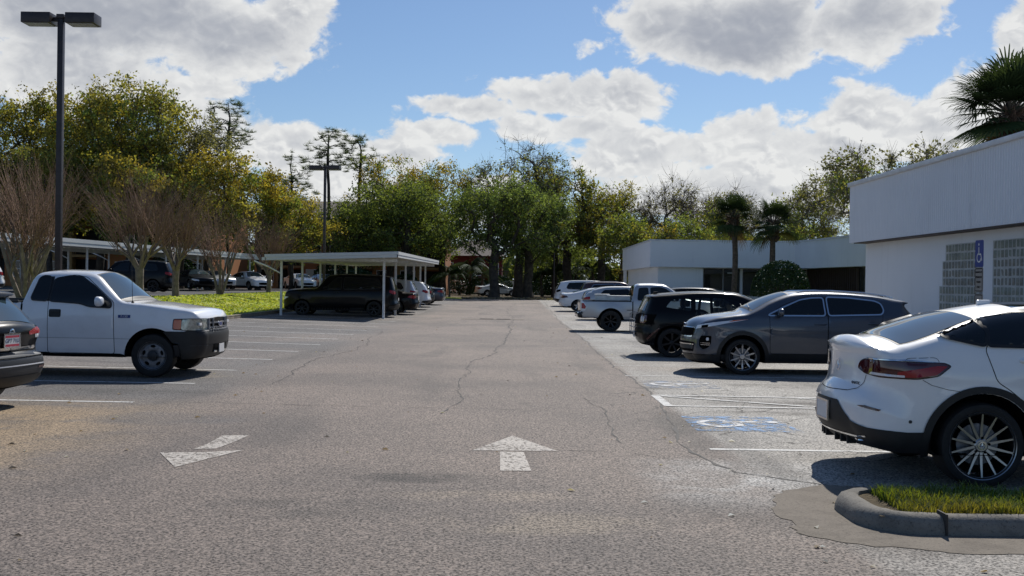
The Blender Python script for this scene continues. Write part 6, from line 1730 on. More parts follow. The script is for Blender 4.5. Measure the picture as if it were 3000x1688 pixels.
def build_apartments():
    def block(name, label, x0, x1, y, depth, z0, h, bays, rot=0, gable=None, floors=3):
        root = empty(name, ((x0 + x1) / 2, y, z0), rot); tag(root, label, 'building')
        w = (x1 - x0); n = len(bays); bw = w / n; fh = h / floors
        MB().box(-w / 2, w / 2, .8, depth, -.3, h).build('wall', M['orange_stucco'], root)
        for k, bt in enumerate(bays):
            a, b = -w / 2 + k * bw, -w / 2 + (k + 1) * bw
            if bt in 'ot':
                MB().box(a, b, 0, .82, -.3, h).build('bay', M['orange_stucco' if bt == 'o' else 'tan_stucco'], root)
                for f in range(floors):
                    z = f * fh + .95; m_ = (a + b) / 2
                    wd = MB().box(m_ - .75, m_ + .75, -.03, .02, z, z + 1.35).build('window', M['glass'], root)
                    fr = MB()
                    for (c, d, e, g) in ((m_ - .83, m_ - .75, z, z + 1.35), (m_ + .75, m_ + .83, z, z + 1.35), (m_ - .83, m_ + .83, z - .1, z), (m_ - .83, m_ + .83, z + 1.35, z + 1.43), (m_ - .75, m_ + .75, z + .64, z + .70)): fr.box(c, d, -.06, .02, e, g)
                    fr.build('window_frame', M['frame_white'], wd)
            else:
                for f in range(floors):
                    z = f * fh
                    MB().box(a + .03, b - .03, .70, .79, z + .1, z + fh - .3).build('balcony_shade', M['recess_shade'], root)  # dark sheet stands in for the shade at the back of the balcony
                    MB().box(a, b, -.5, .8, z - .12, z + .10).build('balcony', M['tan_stucco'], root)
                    m = MB().box(a, b, -.5, -.46, z + 1.0, z + 1.06)
                    q = a
                    while q < b: m.box(q, q + .03, -.49, -.47, z + .1, z + 1.0); q += .16
                    m.build('railing', M['brown_trim'], root)
                    MB().box(a - .1, a + .12, -.55, -.33, z + .1, z + fh - .1).build('column', M['tan_stucco'], root)
        rz = h
        m = MB()
        m.add([(-w/2 - .6, -.9, rz - .05), (w/2 + .6, -.9, rz - .05), (w/2 + .6, depth + .6, rz - .05), (-w/2 - .6, depth + .6, rz - .05), (-w/2 + 3, depth / 2, rz + 2.4), (w/2 - 3, depth / 2, rz + 2.4)],
              [(0, 1, 5, 4), (1, 2, 5), (2, 3, 4, 5), (3, 0, 4), (3, 2, 1, 0)])
        m.build('roof', M['shingle'], root)
        if gable is not None:
            gx = gable
            MB().add([(gx - 3, -.95, rz), (gx + 3, -.95, rz), (gx, -.95, rz + 2.3), (gx - 3, 5, rz), (gx + 3, 5, rz), (gx, 5, rz + 2.3)], [(0, 1, 2), (3, 5, 4)]).build('gable', M['tan_stucco'], root)
            MB().add([(gx - 3.4, -1.2, rz - .2), (gx, -1.2, rz + 2.45), (gx, 5, rz + 2.45), (gx - 3.4, 5, rz - .2)], [(0, 1, 2, 3)]).add([(gx + 3.4, -1.2, rz - .2), (gx, -1.2, rz + 2.45), (gx, 5, rz + 2.45), (gx + 3.4, 5, rz - .2)], [(0, 3, 2, 1)]).build('gable_roof', M['shingle'], root)
        return root
    block('apartment_block', 'orange and tan stucco apartment block behind the long upper carport', -72, -28, 96, 14, .86, 8.6, 'obtobotbotbobt')
    block('apartment_block', 'tan apartment block with gabled shingle roof behind the distant lamp post', -28, -7.5, 113, 14, .6, 7.9, 'tbotbotb', 0, 3.4)
    block('house', 'dark red house behind the white fence at the far end', -10.5, -1.5, 150, 10, .3, 5.4, 'rwr'.replace('r', 'x').replace('w', 'x'), floors=2)
    h = bpy.context.scene.objects
    for o in list(COL.objects):
        if o.parent and o.parent.name.startswith('house') and o.type == 'MESH':
            if o.name.split('.')[0] in ('wall',): o.data.materials[0] = M['red_siding']
            elif o.name.split('.')[0] in ('balcony', 'railing', 'column', 'balcony_shade'):
                bpy.data.objects.remove(o)
    hr = [o for o in COL.objects if o.name == 'house'][0]
    for x in (-3.2, 1.0, 3.4):
        w = MB().box(x - .55, x + .55, .74, .81, 2.6, 4.3).build('window', M['glass'], hr)
        MB().box(x - .65, x - .55, .70, .81, 2.5, 4.4).box(x + .55, x + .65, .70, .81, 2.5, 4.4).box(x - .55, x + .55, .70, .81, 4.3, 4.4).box(x - .55, x + .55, .70, .81, 2.5, 2.6).box(x - .55, x + .55, .71, .80, 3.42, 3.5).build('window_frame', M['frame_white'], w)
    MB().box(1.2, 5.5, -1.8, .78, 2.2, 2.35).build('deck', M['brown_trim'], hr)
    m = MB().box(1.2, 5.5, -1.8, -1.75, 3.1, 3.2)
    for k in range(22): m.box(1.2 + k * .2, 1.24 + k * .2, -1.8, -1.76, 2.35, 3.1)
    m.build('deck_railing', M['brown_trim'], hr)

def build_fences():
    def fence(label, a, b, h, mat, panel=2.4, cat='fence', rail=False):
        a = np.array(a, float); b = np.array(b, float); L = np.linalg.norm(b - a); ang = math.atan2(b[1] - a[1], b[0] - a[0])
        root = empty('fence', (a[0], a[1], .3), ang); tag(root, label, cat, 'fences beyond the lot')
        n = max(1, round(L / panel)); w = L / n
        for k in range(n + 1): MB().box(k * w - .07, k * w + .07, -.07, .07, -.2, h + .12).build('post', mat, root)
        for k in range(n):
            m = MB().box(k * w + .07, (k + 1) * w - .07, -.03, .03, h - .12, h).box(k * w + .07, (k + 1) * w - .07, -.03, .03, .02, .14)
            q = k * w + .07
            while q < (k + 1) * w - .08: m.box(q + .004, min(q + .15, (k + 1) * w - .07), -.018, .018, .14, h - .12); q += .155
            m.build('panel', mat, root)
    fence('white vinyl privacy fence in front of the dark red house', (-7.9, 131), (1.0, 131), 1.75, M['vinyl'])
    fence('grey board fence behind the palms right of the big oaks', (1.6, 128), (17.5, 128), 1.25, M['grey_fence'])

def build_far_cars():
    far_car('sedan', 'white sedan parked crosswise beyond the oak trunks at the end of the lane', P_WHITE, .6, 116.0, 20, end='front', H=1.42, dz=0)
# ---------------------------------------------------------------- trees
def tubes(paths, n=5):
    """many tapered tubes at once: list of (pts (k,3), radii (k,))"""
    V = []; F = []; b = 0; ang = np.arange(n) * 2 * PI / n; ca, sa = np.cos(ang), np.sin(ang)
    for P, R in paths:
        k = len(P); d = np.gradient(P, axis=0); d /= np.linalg.norm(d, axis=1)[:, None] + 1e-9
        ref = np.array([.31, .17, .93]) if abs(d[0, 2]) < .85 else np.array([.9, .3, .1])
        a = np.cross(d, ref); a /= np.linalg.norm(a, axis=1)[:, None] + 1e-9; c = np.cross(d, a)
        ring = P[:, None, :] + (a[:, None, :] * ca[None, :, None] + c[:, None, :] * sa[None, :, None]) * R[:, None, None]
        V.append(ring.reshape(-1, 3)); i = np.arange(k - 1)[:, None] * n; j = np.arange(n)[None, :]; j2 = (j + 1) % n
        F.append((b + np.stack([i + j, i + j2, i + n + j2, i + n + j], -1)).reshape(-1, 4)); b += k * n
    return np.vstack(V), np.vstack(F)

def leaf_quads(C, size, rs, col, flat=.0, aspect=.6):
    """one leaf quad (pointed: diamond-like) per centre"""
    n = len(C)
    d = rs.normal(size=(n, 3)); d[:, 2] *= (1 - flat); d /= np.linalg.norm(d, axis=1)[:, None]
    e = rs.normal(size=(n, 3)); e -= d * np.sum(d * e, 1)[:, None]; e /= np.linalg.norm(e, axis=1)[:, None]
    s = (size * (.6 + .8 * rs.rand(n)))[:, None]
    V = np.stack([C - d * s * .5, C + e * s * .5 * aspect, C + d * s * .5, C - e * s * .5 * aspect], 1).reshape(-1, 3)
    i = np.arange(n) * 4
    return V, np.stack([i, i + 1, i + 2, i + 3], 1), np.repeat(col, 4, 0)

def skeleton(rs, trunk, targets, step=.9, arch=.10, wob=.12, pull=.25):
    """joins every target to the nearest point of the growing tree; returns nodes, parents"""
    N = [np.array(p, float) for p in trunk]; par = [-1] + list(range(len(trunk) - 1)); lead = len(trunk)
    depth = [0.0]
    for i in range(1, len(N)): depth.append(depth[-1] + np.linalg.norm(N[i] - N[i - 1]))
    base = N[-1]
    order = np.argsort(np.linalg.norm(targets - base, axis=1))
    ends = []
    first = max(1, int(len(trunk) * .45))
    for q in order:
        t = targets[q]; A = np.array(N); D = np.array(depth)
        dist = np.linalg.norm(A - t, axis=1)
        cost = dist + pull * D + 1.5 * np.maximum(0, A[:, 2] - t[2]) * .5
        cost[:first] += 50
        j = int(np.argmin(cost)); p = A[j]; L = dist[j]; m = max(2, int(L / step)); prev = j
        bend = rs.normal(0, wob * L, 3); 
        for k in range(1, m + 1):
            f = k / m; x = p + (t - p) * f + bend * math.sin(PI * f) * .5 + np.array([0, 0, arch * L * math.sin(PI * f)]) 
            N.append(x); par.append(prev); depth.append(depth[prev] + L / m); prev = len(N) - 1
        ends.append(prev)
    return np.array(N), np.array(par), ends

def branch_tubes(N, par, r_tip, r_base, n=5, expo=2.3):
    cnt = np.zeros(len(N)); kids = np.zeros(len(N), int)
    for i in range(len(N)):
        if par[i] >= 0: kids[par[i]] += 1
    w = np.where(kids == 0, 1.0, 0.0)
    for i in range(len(N) - 1, 0, -1): w[par[i]] += w[i]
    R = r_tip * np.maximum(w, 1) ** (1 / expo); R *= 1.0; k = r_base / R[0]; R = r_tip + (R - r_tip) * (r_base - r_tip) / max(1e-6, R[0] - r_tip)
    child = {}
    for i in range(1, len(N)): child.setdefault(par[i], []).append(i)
    paths = []; stack = [0]
    while stack:
        s = stack.pop(); P = [N[s]]; Rr = [R[s]]
        if par[s] >= 0: P = [N[par[s]], N[s]]; Rr = [min(R[par[s]], R[s] * 1.15), R[s]]
        cur = s
        while cur in child:
            cs = sorted(child[cur], key=lambda c: -R[c]); stack += cs[1:]; cur = cs[0]; P.append(N[cur]); Rr.append(R[cur])
        if len(P) > 1: paths.append((np.array(P), np.array(Rr)))
    return paths

def lobes_targets(rs, lobes, n):
    """targets spread through a union of ellipsoids, denser near their skins"""
    w = np.array([l[3] * l[4] for l in lobes], float); w /= w.sum(); out = []
    for l, k in zip(lobes, rs.multinomial(n, w)):
        d = rs.normal(size=(k, 3)); d /= np.linalg.norm(d, axis=1)[:, None]; r = (.25 + .75 * rs.rand(k)) ** .5
        out.append(np.array(l[:3]) + d * r[:, None] * np.array([l[3], l[3], l[4]]))
    return np.vstack(out)

GREEN = np.array([.19, .245, .060]); OLIVE = np.array([.285, .275, .062]); YELLOW = np.array([.38, .31, .055]); ORANGE = np.array([.38, .16, .025]); DEEP = np.array([.125, .175, .055]); GREYG = np.array([.17, .175, .095])

def make_tree(name, seed, H, Rw, z0, n_t=120, leaves=70, lsize=.34, cl=.95, cols=((GREEN, 1.0),), top=None, trunk_r=.3, trunk_top=.42, twigs=4, bark='bark', spread=1.0, lean=(0, 0), sparse_top=0.0, twig_len=1.1, twig_mat=None, lobes=None, forks=1, lmat='leaf'):
    """returns an Empty with trunk and crown; height H, crown radius Rw, crown base z0"""
    rs = np.random.RandomState(seed)
    root = empty(name)
    zc = (H + z0) / 2; rz = (H - z0) / 2
    if lobes is None:
        lobes = [(lean[0], lean[1], zc, Rw * .72, rz * .92)]
        for k in range(9):
            a = 2 * PI * k / 9 + rs.rand(); q = Rw * (.45 + .25 * rs.rand()); z = z0 + (H - z0) * (.25 + .55 * rs.rand())
            lobes.append((lean[0] + q * math.cos(a), lean[1] + q * math.sin(a), z, Rw * (.30 + .18 * rs.rand()), rz * (.22 + .20 * rs.rand())))
    T = lobes_targets(rs, lobes, n_t); T = T[(T[:, 2] > z0 * .9) & (T[:, 2] < H)]
    th = z0 + (H - z0) * trunk_top; k = 7
    tr = [(lean[0] * (i / k) ** 2 + rs.normal(0, .06) * (i > 0), lean[1] * (i / k) ** 2 + rs.normal(0, .06) * (i > 0), th * i / k) for i in range(k + 1)]
    N, par, ends = skeleton(rs, tr, T, step=.9)
    paths = branch_tubes(N, par, .022, trunk_r)
    # root flare
    P0, R0 = paths[0]; R0[0] *= 1.45
    if len(R0) > 1: R0[1] *= 1.08
    V, F = tubes(paths, 6)
    tw = []
    E = N[ends]; Pp = N[par[np.array(ends)]]
    for e, p in zip(E, Pp):
        d0 = e - p; d0 /= np.linalg.norm(d0) + 1e-9
        for q in range(twigs):
            d = d0 + rs.normal(0, .75, 3) + np.array([0, 0, .25]); d /= np.linalg.norm(d); L = twig_len * (.5 + .9 * rs.rand()); m = d + rs.normal(0, .25, 3)
            tw.append((np.array([e, e + d * L * .5, e + d * L * .5 + m / np.linalg.norm(m) * L * .5]), np.array([.018, .012, .005])))
    if tw:
        V2, F2 = tubes(tw, 3); nV = len(V); 
        mi = np.concatenate([np.zeros(len(F), int), np.ones(len(F2), int)])
        V, F = np.vstack([V, V2]), np.vstack([F, F2 + nV])
        np_mesh('trunk', V, F, [M[bark], M[twig_mat or bark]], root, True, midx=mi)
    else: np_mesh('trunk', V, F, M[bark], root, True)
    if leaves:
        zf = np.clip((E[:, 2] - z0) / (H - z0), 0, 1)
        keep = rs.rand(len(E)) > sparse_top * sstep(.45, .95, zf)
        C = []; K = []
        wts = np.array([w for _, w in cols], float); pal = np.array([c for c, _ in cols])
        for e, z, kp in zip(E, zf, keep):
            m = int(leaves * (.55 + .9 * rs.rand()) * (1 if kp else .22))
            ww = wts.copy()
            if top is not None: ww = ww * (1 - sstep(.45, .9, z) * .8); 
            ww = ww / ww.sum(); base = pal[rs.choice(len(pal), p=ww)]
            if top is not None and rs.rand() < sstep(.35, .95, z) * .75: base = top
            base = base * (.75 + .5 * rs.rand())
            # leaves gather along short sprays rather than in a ball
            for s_ in range(4):
                d = rs.normal(size=3); d[2] = d[2] * .6 + .15; d /= np.linalg.norm(d); kk = max(1, m // 4)
                f = rs.rand(kk)[:, None] ** .7
                C.append(e + d * f * cl * (1.0 + .5 * rs.rand()) + rs.normal(0, .20 * cl, (kk, 3)))
                c = base * (1 + .28 * rs.normal(size=(kk, 1))) ; mixy = rs.rand(kk, 1) < .10
                c = np.where(mixy, c * .5 + pal[rs.randint(len(pal))] * .5, c); K.append(np.clip(c, .004, .6))
        C = np.vstack(C); K = np.vstack(K)
        V, F, K = leaf_quads(C, lsize, rs, K)
        np_mesh('crown', V, F, M[lmat], root, False, col=K)
    return root

def clone(proto, name_label, loc, rz, sc=1.0, group=None, cat='tree', sz=None):
    c = copy_tree(proto); c.location = loc; c.rotation_euler = (0, 0, rz); c.scale = (sc, sc, sz or sc)
    tag(c, name_label, cat, group); return c

def make_pine(name, seed, H, Rw, z0):
    rs = np.random.RandomState(seed); root = empty(name)
    k = 12; tr = [(rs.normal(0, .08) * (i > 0), rs.normal(0, .08) * (i > 0), H * .97 * i / k) for i in range(k + 1)]
    lob = [(0, 0, H - 2.0, Rw * .8, 1.9), (Rw * .45, .3, H - 3.4, Rw * .55, 1.3), (-Rw * .5, .2, H - 3.9, Rw * .55, 1.3), (0, -Rw * .4, H - 4.2, Rw * .5, 1.2), (-Rw * .55, -.4, H - 6.6, Rw * .4, .6), (Rw * .6, -.3, z0 + 1.2, Rw * .35, .5)]
    T = lobes_targets(rs, lob, 62)
    N, par, ends = skeleton(rs, tr, T, .7, .16, .12, .02)
    V, F = tubes(branch_tubes(N, par, .016, .17, expo=2.3), 6); np_mesh('trunk', V, F, M['bark'], root, True)
    E = N[ends]; C = []; D = []
    for e in E:
        for s_ in range(2):
            c0 = e + rs.normal(0, .25, 3); m = 30
            d = rs.normal(size=(m, 3)); d[:, 2] = np.abs(d[:, 2]) * .7; d /= np.linalg.norm(d, axis=1)[:, None]
            C.append(np.repeat(c0[None], m, 0)); D.append(d)
    C = np.vstack(C); D = np.vstack(D); n = len(C); s = (.30 + .22 * rs.rand(n))[:, None]
    e = np.cross(D, rs.normal(size=(n, 3))); e /= np.linalg.norm(e, axis=1)[:, None]
    V = np.stack([C - e * .016, C + e * .016, C + D * s + e * .008, C + D * s - e * .008], 1).reshape(-1, 3); i = np.arange(n) * 4
    col = np.array([.075, .105, .045]) * (.7 + .7 * rs.rand(n, 1))
    np_mesh('crown', V, np.stack([i, i + 1, i + 2, i + 3], 1), M['leaf'], root, False, col=np.repeat(col, 4, 0))
    return root

def make_palm(name, seed, H, nf=36, fl=1.25, petiole=1.0, trunk_r=.16, boots=True, dead=2, droop=1.0, leaflets=26):
    """sabal palm: fan leaves on long petioles round a booted trunk"""
    rs = np.random.RandomState(seed); root = empty(name)
    k = 10; P = np.array([(.10 * math.sin(i * .5 + seed) * (i / k), .06 * math.cos(i * .7 + seed) * (i / k), H * i / k) for i in range(k + 1)]); R = np.array([trunk_r * (1.25 if i == 0 else 1.0 + .05 * rs.normal()) for i in range(k + 1)])
    V, F = tubes([(P, R)], 12); np_mesh('trunk', V, F, M['palm_trunk'], root, True)
    top = P[-1]
    if boots:
        paths = []
        for q in range(64):
            z = H - 1.15 * rs.rand(); a = rs.rand() * 2 * PI; r0 = trunk_r * .9; dirv = np.array([math.cos(a), math.sin(a), .9]); c0 = np.array([P[-1][0] + r0 * math.cos(a), P[-1][1] + r0 * math.sin(a), z])
            paths.append((np.array([c0, c0 + dirv * .14, c0 + dirv * .26]), np.array([.07, .055, .02])))
        V, F = tubes(paths, 4); np_mesh('boots', V, F, M['boot'], root, False)
    pets = []; C = []; Fv = []; K = []; b = 0
    for q in range(nf + dead):
        isd = q >= nf
        el = (math.radians(-45 + 128 * rs.rand() ** .85) if not isd else math.radians(-70 + 10 * rs.rand())); az = q * 2.39996 + rs.normal(0, .15)
        L = petiole * (.8 + .4 * rs.rand()); d = np.array([math.cos(az) * math.cos(el), math.sin(az) * math.cos(el), math.sin(el)])
        p0 = top + np.array([0, 0, -.1]); p1 = p0 + d * L * .6 + np.array([0, 0, .06]); p2 = p0 + d * L + np.array([0, 0, -.10 * L * droop])
        pets.append((np.array([p0, p1, p2]), np.array([.026, .018, .012])))
        t = p2 - p1; t /= np.linalg.norm(t); s = np.cross(t, [0, 0, 1]); s /= np.linalg.norm(s) + 1e-9; u = np.cross(s, t)
        base = (np.array([.050, .078, .032]) if not isd else np.array([.16, .10, .045])) * (.7 + .6 * rs.rand())
        if not isd and el < -.35 and rs.rand() < .35: base = np.array([.075, .075, .03])
        for j in range(leaflets):
            f = -1 + 2 * j / (leaflets - 1); a = f * math.radians(112); ln = fl * (1.0 - .35 * abs(f)) * (.85 + .25 * rs.rand())
            dd = t * math.cos(a) + s * math.sin(a) + u * (.18 * math.cos(a * 1.2)) ; dd /= np.linalg.norm(dd); w = np.cross(dd, u); w /= np.linalg.norm(w) + 1e-9
            g = np.array([0, 0, -1.0]) * droop
            q0 = p2; q1 = p2 + dd * ln * .55 + g * .05 * ln; q2 = p2 + dd * ln * .85 + g * .20 * ln; q3 = p2 + dd * ln + g * .42 * ln
            wd = .026
            C += [q0 - w * .008, q0 + w * .008, q1 + w * wd, q1 - w * wd, q2 + w * wd * .6, q2 - w * wd * .6, q3 + w * .003, q3 - w * .003]
            Fv += [(b, b + 1, b + 2, b + 3), (b + 3, b + 2, b + 4, b + 5), (b + 5, b + 4, b + 6, b + 7)]; b += 8
            K += [base * (.8 + .4 * rs.rand())] * 8
    V, F = tubes(pets, 4); o = np_mesh('petioles', V, F, M['bark_grey'], root, True)
    np_mesh('fronds', np.array(C), np.array(Fv), M['frond'], root, False, col=np.clip(np.array(K), .004, 1))
    return root

def make_feather_palm(name, seed, H, nf=16, fl=2.3):
    rs = np.random.RandomState(seed); root = empty(name)
    k = 6; P = np.array([(.1 * math.sin(i + seed) * i / k, 0, H * i / k) for i in range(k + 1)]); V, F = tubes([(P, np.full(k + 1, .11))], 8); np_mesh('trunk', V, F, M['palm_trunk'], root, True)
    top = P[-1]; C = []; Fv = []; K = []; b = 0
    for q in range(nf):
        az = q * 2.39996; el = math.radians(-5 + 75 * rs.rand()); d = np.array([math.cos(az), math.sin(az), 0]); L = fl * (.8 + .4 * rs.rand())
        base = np.array([.045, .07, .02]) * (.6 + .8 * rs.rand())
        for j in range(26):
            f = (j + 1) / 26; p = top + d * L * f * math.cos(el) + np.array([0, 0, L * (math.sin(el) * f - .75 * f * f)]); s = np.array([-d[1], d[0], 0]); ln = .55 * math.sin(PI * min(1, f * .9 + .1)) + .1
            for sg in (1, -1):
                tip = p + s * sg * ln * .75 + d * ln * .3 + np.array([0, 0, -ln * .55]); w = d * .03
                C += [p - w, p + w, tip + w * .3, tip - w * .3]; Fv.append((b, b + 1, b + 2, b + 3)); b += 4; K += [base * (.8 + .4 * rs.rand())] * 4
    np_mesh('fronds', np.array(C), np.array(Fv), M['frond'], root, False, col=np.array(K)); return root

def make_crape(name, seed, H=5.9, spread=2.9, stems=7, base_h=.9, multi=False, tr=.17):
    """pollarded crape myrtle: fluted bole, knobbly limbs, sprays of fine upright shoots"""
    rs = np.random.RandomState(seed); root = empty(name); paths = []; knobs = []
    z1 = base_h
    if not multi:
        paths.append((np.array([(0, 0, -.25), (.02, 0, .12), (0, .02, z1 * .6), (0, 0, z1 + .1)]), np.array([tr * 1.7, tr * 1.15, tr, tr * 1.12])))
    for k in range(stems):
        a = 2 * PI * k / stems + rs.normal(0, .25); out = spread * (.22 + .24 * rs.rand()); zt = H * (.36 + .12 * rs.rand())
        s0 = np.array([0.06 * math.cos(a), .06 * math.sin(a), z1 if not multi else -.1])
        mid = np.array([out * .45 * math.cos(a), out * .45 * math.sin(a), (s0[2] + zt) * .5]) + rs.normal(0, .06, 3); end = np.array([out * math.cos(a), out * math.sin(a), zt]) + rs.normal(0, .08, 3)
        paths.append((np.array([s0, mid, end]), np.array([tr * .62, tr * .42, tr * .36]))); knobs.append(end)
        for q in range(2):
            e2 = mid + (end - mid) * rs.rand() + np.array([rs.normal(0, .35), rs.normal(0, .35), .35 + .5 * rs.rand()]); paths.append((np.array([mid, (mid + e2) / 2 + rs.normal(0, .06, 3), e2]), np.array([tr * .32, tr * .24, tr * .2]))); knobs.append(e2)
    V, F = tubes(paths, 8); np_mesh('trunk', V, F, M['crape_bark'], root, True)
    tw = []
    for kn in knobs:
        a0 = math.atan2(kn[1], kn[0]); rk = math.hypot(kn[0], kn[1]) / max(.1, spread * .4)
        for q in range(10):
            d = np.array([math.cos(a0) * (.40 * rk) + rs.normal(0, .34), math.sin(a0) * (.40 * rk) + rs.normal(0, .34), 1.0]); d /= np.linalg.norm(d)
            L = (H - kn[2]) * (.55 + .5 * rs.rand()); c0 = kn + rs.normal(0, .05, 3); m = c0 + d * L * .5 + rs.normal(0, .06, 3); e = c0 + d * L + rs.normal(0, .12, 3) + np.array([d[0], d[1], 0]) * .2
            tw.append((np.array([c0, m, e]), np.array([.013, .009, .003])))
            for s_ in range(2):
                f = .35 + .6 * rs.rand(); p = c0 + (e - c0) * f; dd = d + rs.normal(0, .45, 3); dd /= np.linalg.norm(dd); l2 = .35 + .5 * rs.rand()
                tw.append((np.array([p, p + dd * l2]), np.array([.005, .002])))
    V, F = tubes(tw, 3); np_mesh('shoots', V, F, M['twig'], root, False)
    return root

def make_bush(name, R, H, z0, n, seed, lsize=.085):
    rs = np.random.RandomState(seed); root = empty(name)
    V, F = tubes([(np.array([(0, 0, -.1), (.02, .0, z0 * .6), (0, 0, z0 + .3)]), np.array([.13, .10, .09]))] + [(np.array([(0, 0, z0 * .5), (.35 * math.cos(a), .35 * math.sin(a), z0 + .35)]), np.array([.06, .04])) for a in np.linspace(0, 6, 6)], 7)
    np_mesh('trunk', V, F, M['bark'], root, True)
    d = rs.normal(size=(n, 3)); d /= np.linalg.norm(d, axis=1)[:, None]; d[:, 2] = np.abs(d[:, 2]) * 1.0 - .06
    pw = np.sign(d) * np.abs(d) ** .92; r = np.where(rs.rand(n) < .75, .95 + .06 * rs.rand(n), .5 + .45 * rs.rand(n))[:, None]
    ripple = 1 + .025 * np.sin(7 * np.arctan2(d[:, 1], d[:, 0]) + 3 * d[:, 2])[:, None]
    C = pw * r * ripple * np.array([R, R, H]) + np.array([0, 0, z0])
    col = np.array([.016, .040, .010]) * (.55 + .9 * rs.rand(n, 1))
    V, F, K = leaf_quads(C, lsize, rs, col, 0, .55); np_mesh('crown', V, F, M['leaf_waxy'], root, False, col=K)
    return root

def px(x, y):    # lot coordinates of a tree foot, with the ground height
    return (x, y, gzf(max(x, -11.3), y) - .05 if x > -16 else .82)

def build_trees():
    gL = 'tall trees behind the long carport'; gC = 'oaks at the far end of the lane'; gR = 'thin crowned trees behind the white office wing'; gP = 'tall pines'
    cr = random.Random(3)
    # --- left mass
    A = make_tree('oak_tree', 11, 18.6, 5.2, 4.0, 190, 112, .25, 1.15, ((OLIVE, 2), (GREEN, 1.2), (YELLOW, .7)), (YELLOW + OLIVE) * .45, .34, .5, 3, twig_len=1.2)
    tag(A, 'tall rounded tree with mustard yellow top just right of the lamp post', 'tree', gL); A.location = (-34.8, 88, .8)
    B = make_tree('oak_tree', 12, 17.8, 5.0, 4.0, 190, 108, .25, 1.15, ((OLIVE, 1.6), (GREEN, 1.6), (YELLOW, .4)), OLIVE, .34, .5, 4, twig_len=1.3)
    tag(B, 'tall olive green tree at the left edge of the photo', 'tree', gL); B.location = (-44.0, 89, .8)
    clone(A, 'tall olive tree between the left edge and the lamp post', (-39.2, 91, .8), 2.1, .98, gL)
    clone(B, 'tall yellowish tree with a dense crown right of the mustard topped one', (-31.0, 86, .8), 1.2, 1.02, gL)
    G = make_tree('oak_tree', 13, 15.2, 4.4, 4.0, 150, 80, .21, 1.1, ((GREYG, 2), (OLIVE, 1)), GREYG, .3, .5, 6, twig_len=1.4)
    tag(G, 'greyish thin leaved tree on the right shoulder of the left tree mass', 'tree', gL); G.location = (-28.4, 89, .8)
    D_ = make_tree('oak_tree', 14, 11.4, 4.2, 2.6, 150, 100, .23, 1.0, ((GREEN, 1.5), (OLIVE, 2), (YELLOW, .8)), YELLOW * .9, .24, .45, 3)
    tag(D_, 'mid height yellow green tree stepping down from the tall left mass', 'tree', gL); D_.location = (-24.6, 84, .8)
    clone(D_, 'rounded yellow green tree above the end of the long carport', (-22.0, 90, .8), 2.0, .95, gL)
    clone(D_, 'small yellow green tree beside the gabled roof', (-20.0, 94, .6), 4.0, .86, gL)
    clone(B, 'dark lower tree filling the gap behind the left bare trees', (-36.5, 82, .8), 3.0, .68, gL); clone(B, 'dark lower tree behind the lamp post', (-42.3, 83, .8), 4.4, .66, gL)
    clone(D_, 'low leafy tree behind the middle bare crape myrtles', (-29.6, 80, .8), 5.0, .92, gL)
    # --- pines
    P1 = make_pine('pine_tree', 21, 17.5, 2.9, 8.5); tag(P1, 'tall pine with feathery crown directly behind the distant lamp post', 'pine tree', gP); P1.location = (-19.2, 108, .4)
    clone(P1, 'slim tall pine right of the distant lamp post', (-16.3, 110, .4), 2.4, .98, gP, 'pine tree')
    clone(P1, 'pine leaning out of the left tree mass against the cloud', (-26.6, 97, .6), 1.0, 1.04, gP, 'pine tree')
    P2 = make_pine('pine_tree', 22, 14.5, 2.6, 8.0); tag(P2, 'shorter sparse pine left of the distant lamp post', 'pine tree', gP); P2.location = (-22.7, 106, .4)
    # --- centre oaks
    E = make_tree('oak_tree', 31, 15.4, 5.4, 2.8, 190, 84, .22, 1.05, ((DEEP, 1.6), (GREEN, 2.2), (OLIVE, .6)), YELLOW * .8, .40, .45, 3)
    tag(E, 'green oak with yellow tinged top above the right end of the near carport', 'oak tree', gC); E.location = (-12.6, 108, .3)
    clone(E, 'green oak with ragged top left of the tall bare topped oak', (-7.6, 112, .3), 2.6, 1.0, gC, 'oak tree')
    F_ = make_tree('oak_tree', 32, 12.2, 5.6, 2.3, 190, 84, .23, 1.1, ((DEEP, 3), (GREEN, 1.5)), GREEN, .42, .45, 3)
    tag(F_, 'dark green oak filling the space behind the carport roof', 'oak tree', gC); F_.location = (-10.2, 101, .3)
    clone(F_, 'dark oak behind the distant lamp post and the carport', (-15.4, 103, .3), 1.3, .82, gC, 'oak tree')
    Hh = make_tree('oak_tree', 33, 17.6, 6.6, 5.4, 220, 34, .24, 1.0, ((DEEP, 1), (GREEN, 2.5), (OLIVE, 1.2)), GREYG, .46, .35, 9, twig_len=1.5, sparse_top=.75, twig_mat='twig_grey')
    tag(Hh, 'tallest central oak with a bare domed top of fine twigs', 'oak tree', gC); Hh.location = (.6, 112, .3)
    I = make_tree('oak_tree', 34, 11.4, 4.8, 3.0, 190, 82, .22, 1.05, ((DEEP, 3), (GREEN, 1.4)), DEEP * 1.3, .44, .32, 4)
    tag(I, 'dense dark oak on a thick straight trunk at the end of the lane', 'oak tree', gC); I.location = (-1.7, 97.5, .3)
    clone(I, 'dense dark oak with forked trunk right of the lane end', (1.6, 102, .3), 2.2, .98, gC, 'oak tree')
    J = make_tree('oak_tree', 35, 14.8, 5.4, 4.0, 190, 52, .26, 1.05, ((GREEN, 2), (OLIVE, 1.8), (ORANGE * .8, .25)), OLIVE, .46, .35, 6, twig_len=1.3, sparse_top=.35)
    tag(J, 'airy olive oak with an orange tinged patch above the white suv', 'oak tree', gC); J.location = (6.0, 114, .3)
    clone(J, 'airy oak whose crown reaches over the end of the office wing', (9.6, 112, .3), 3.3, .86, gC, 'oak tree')
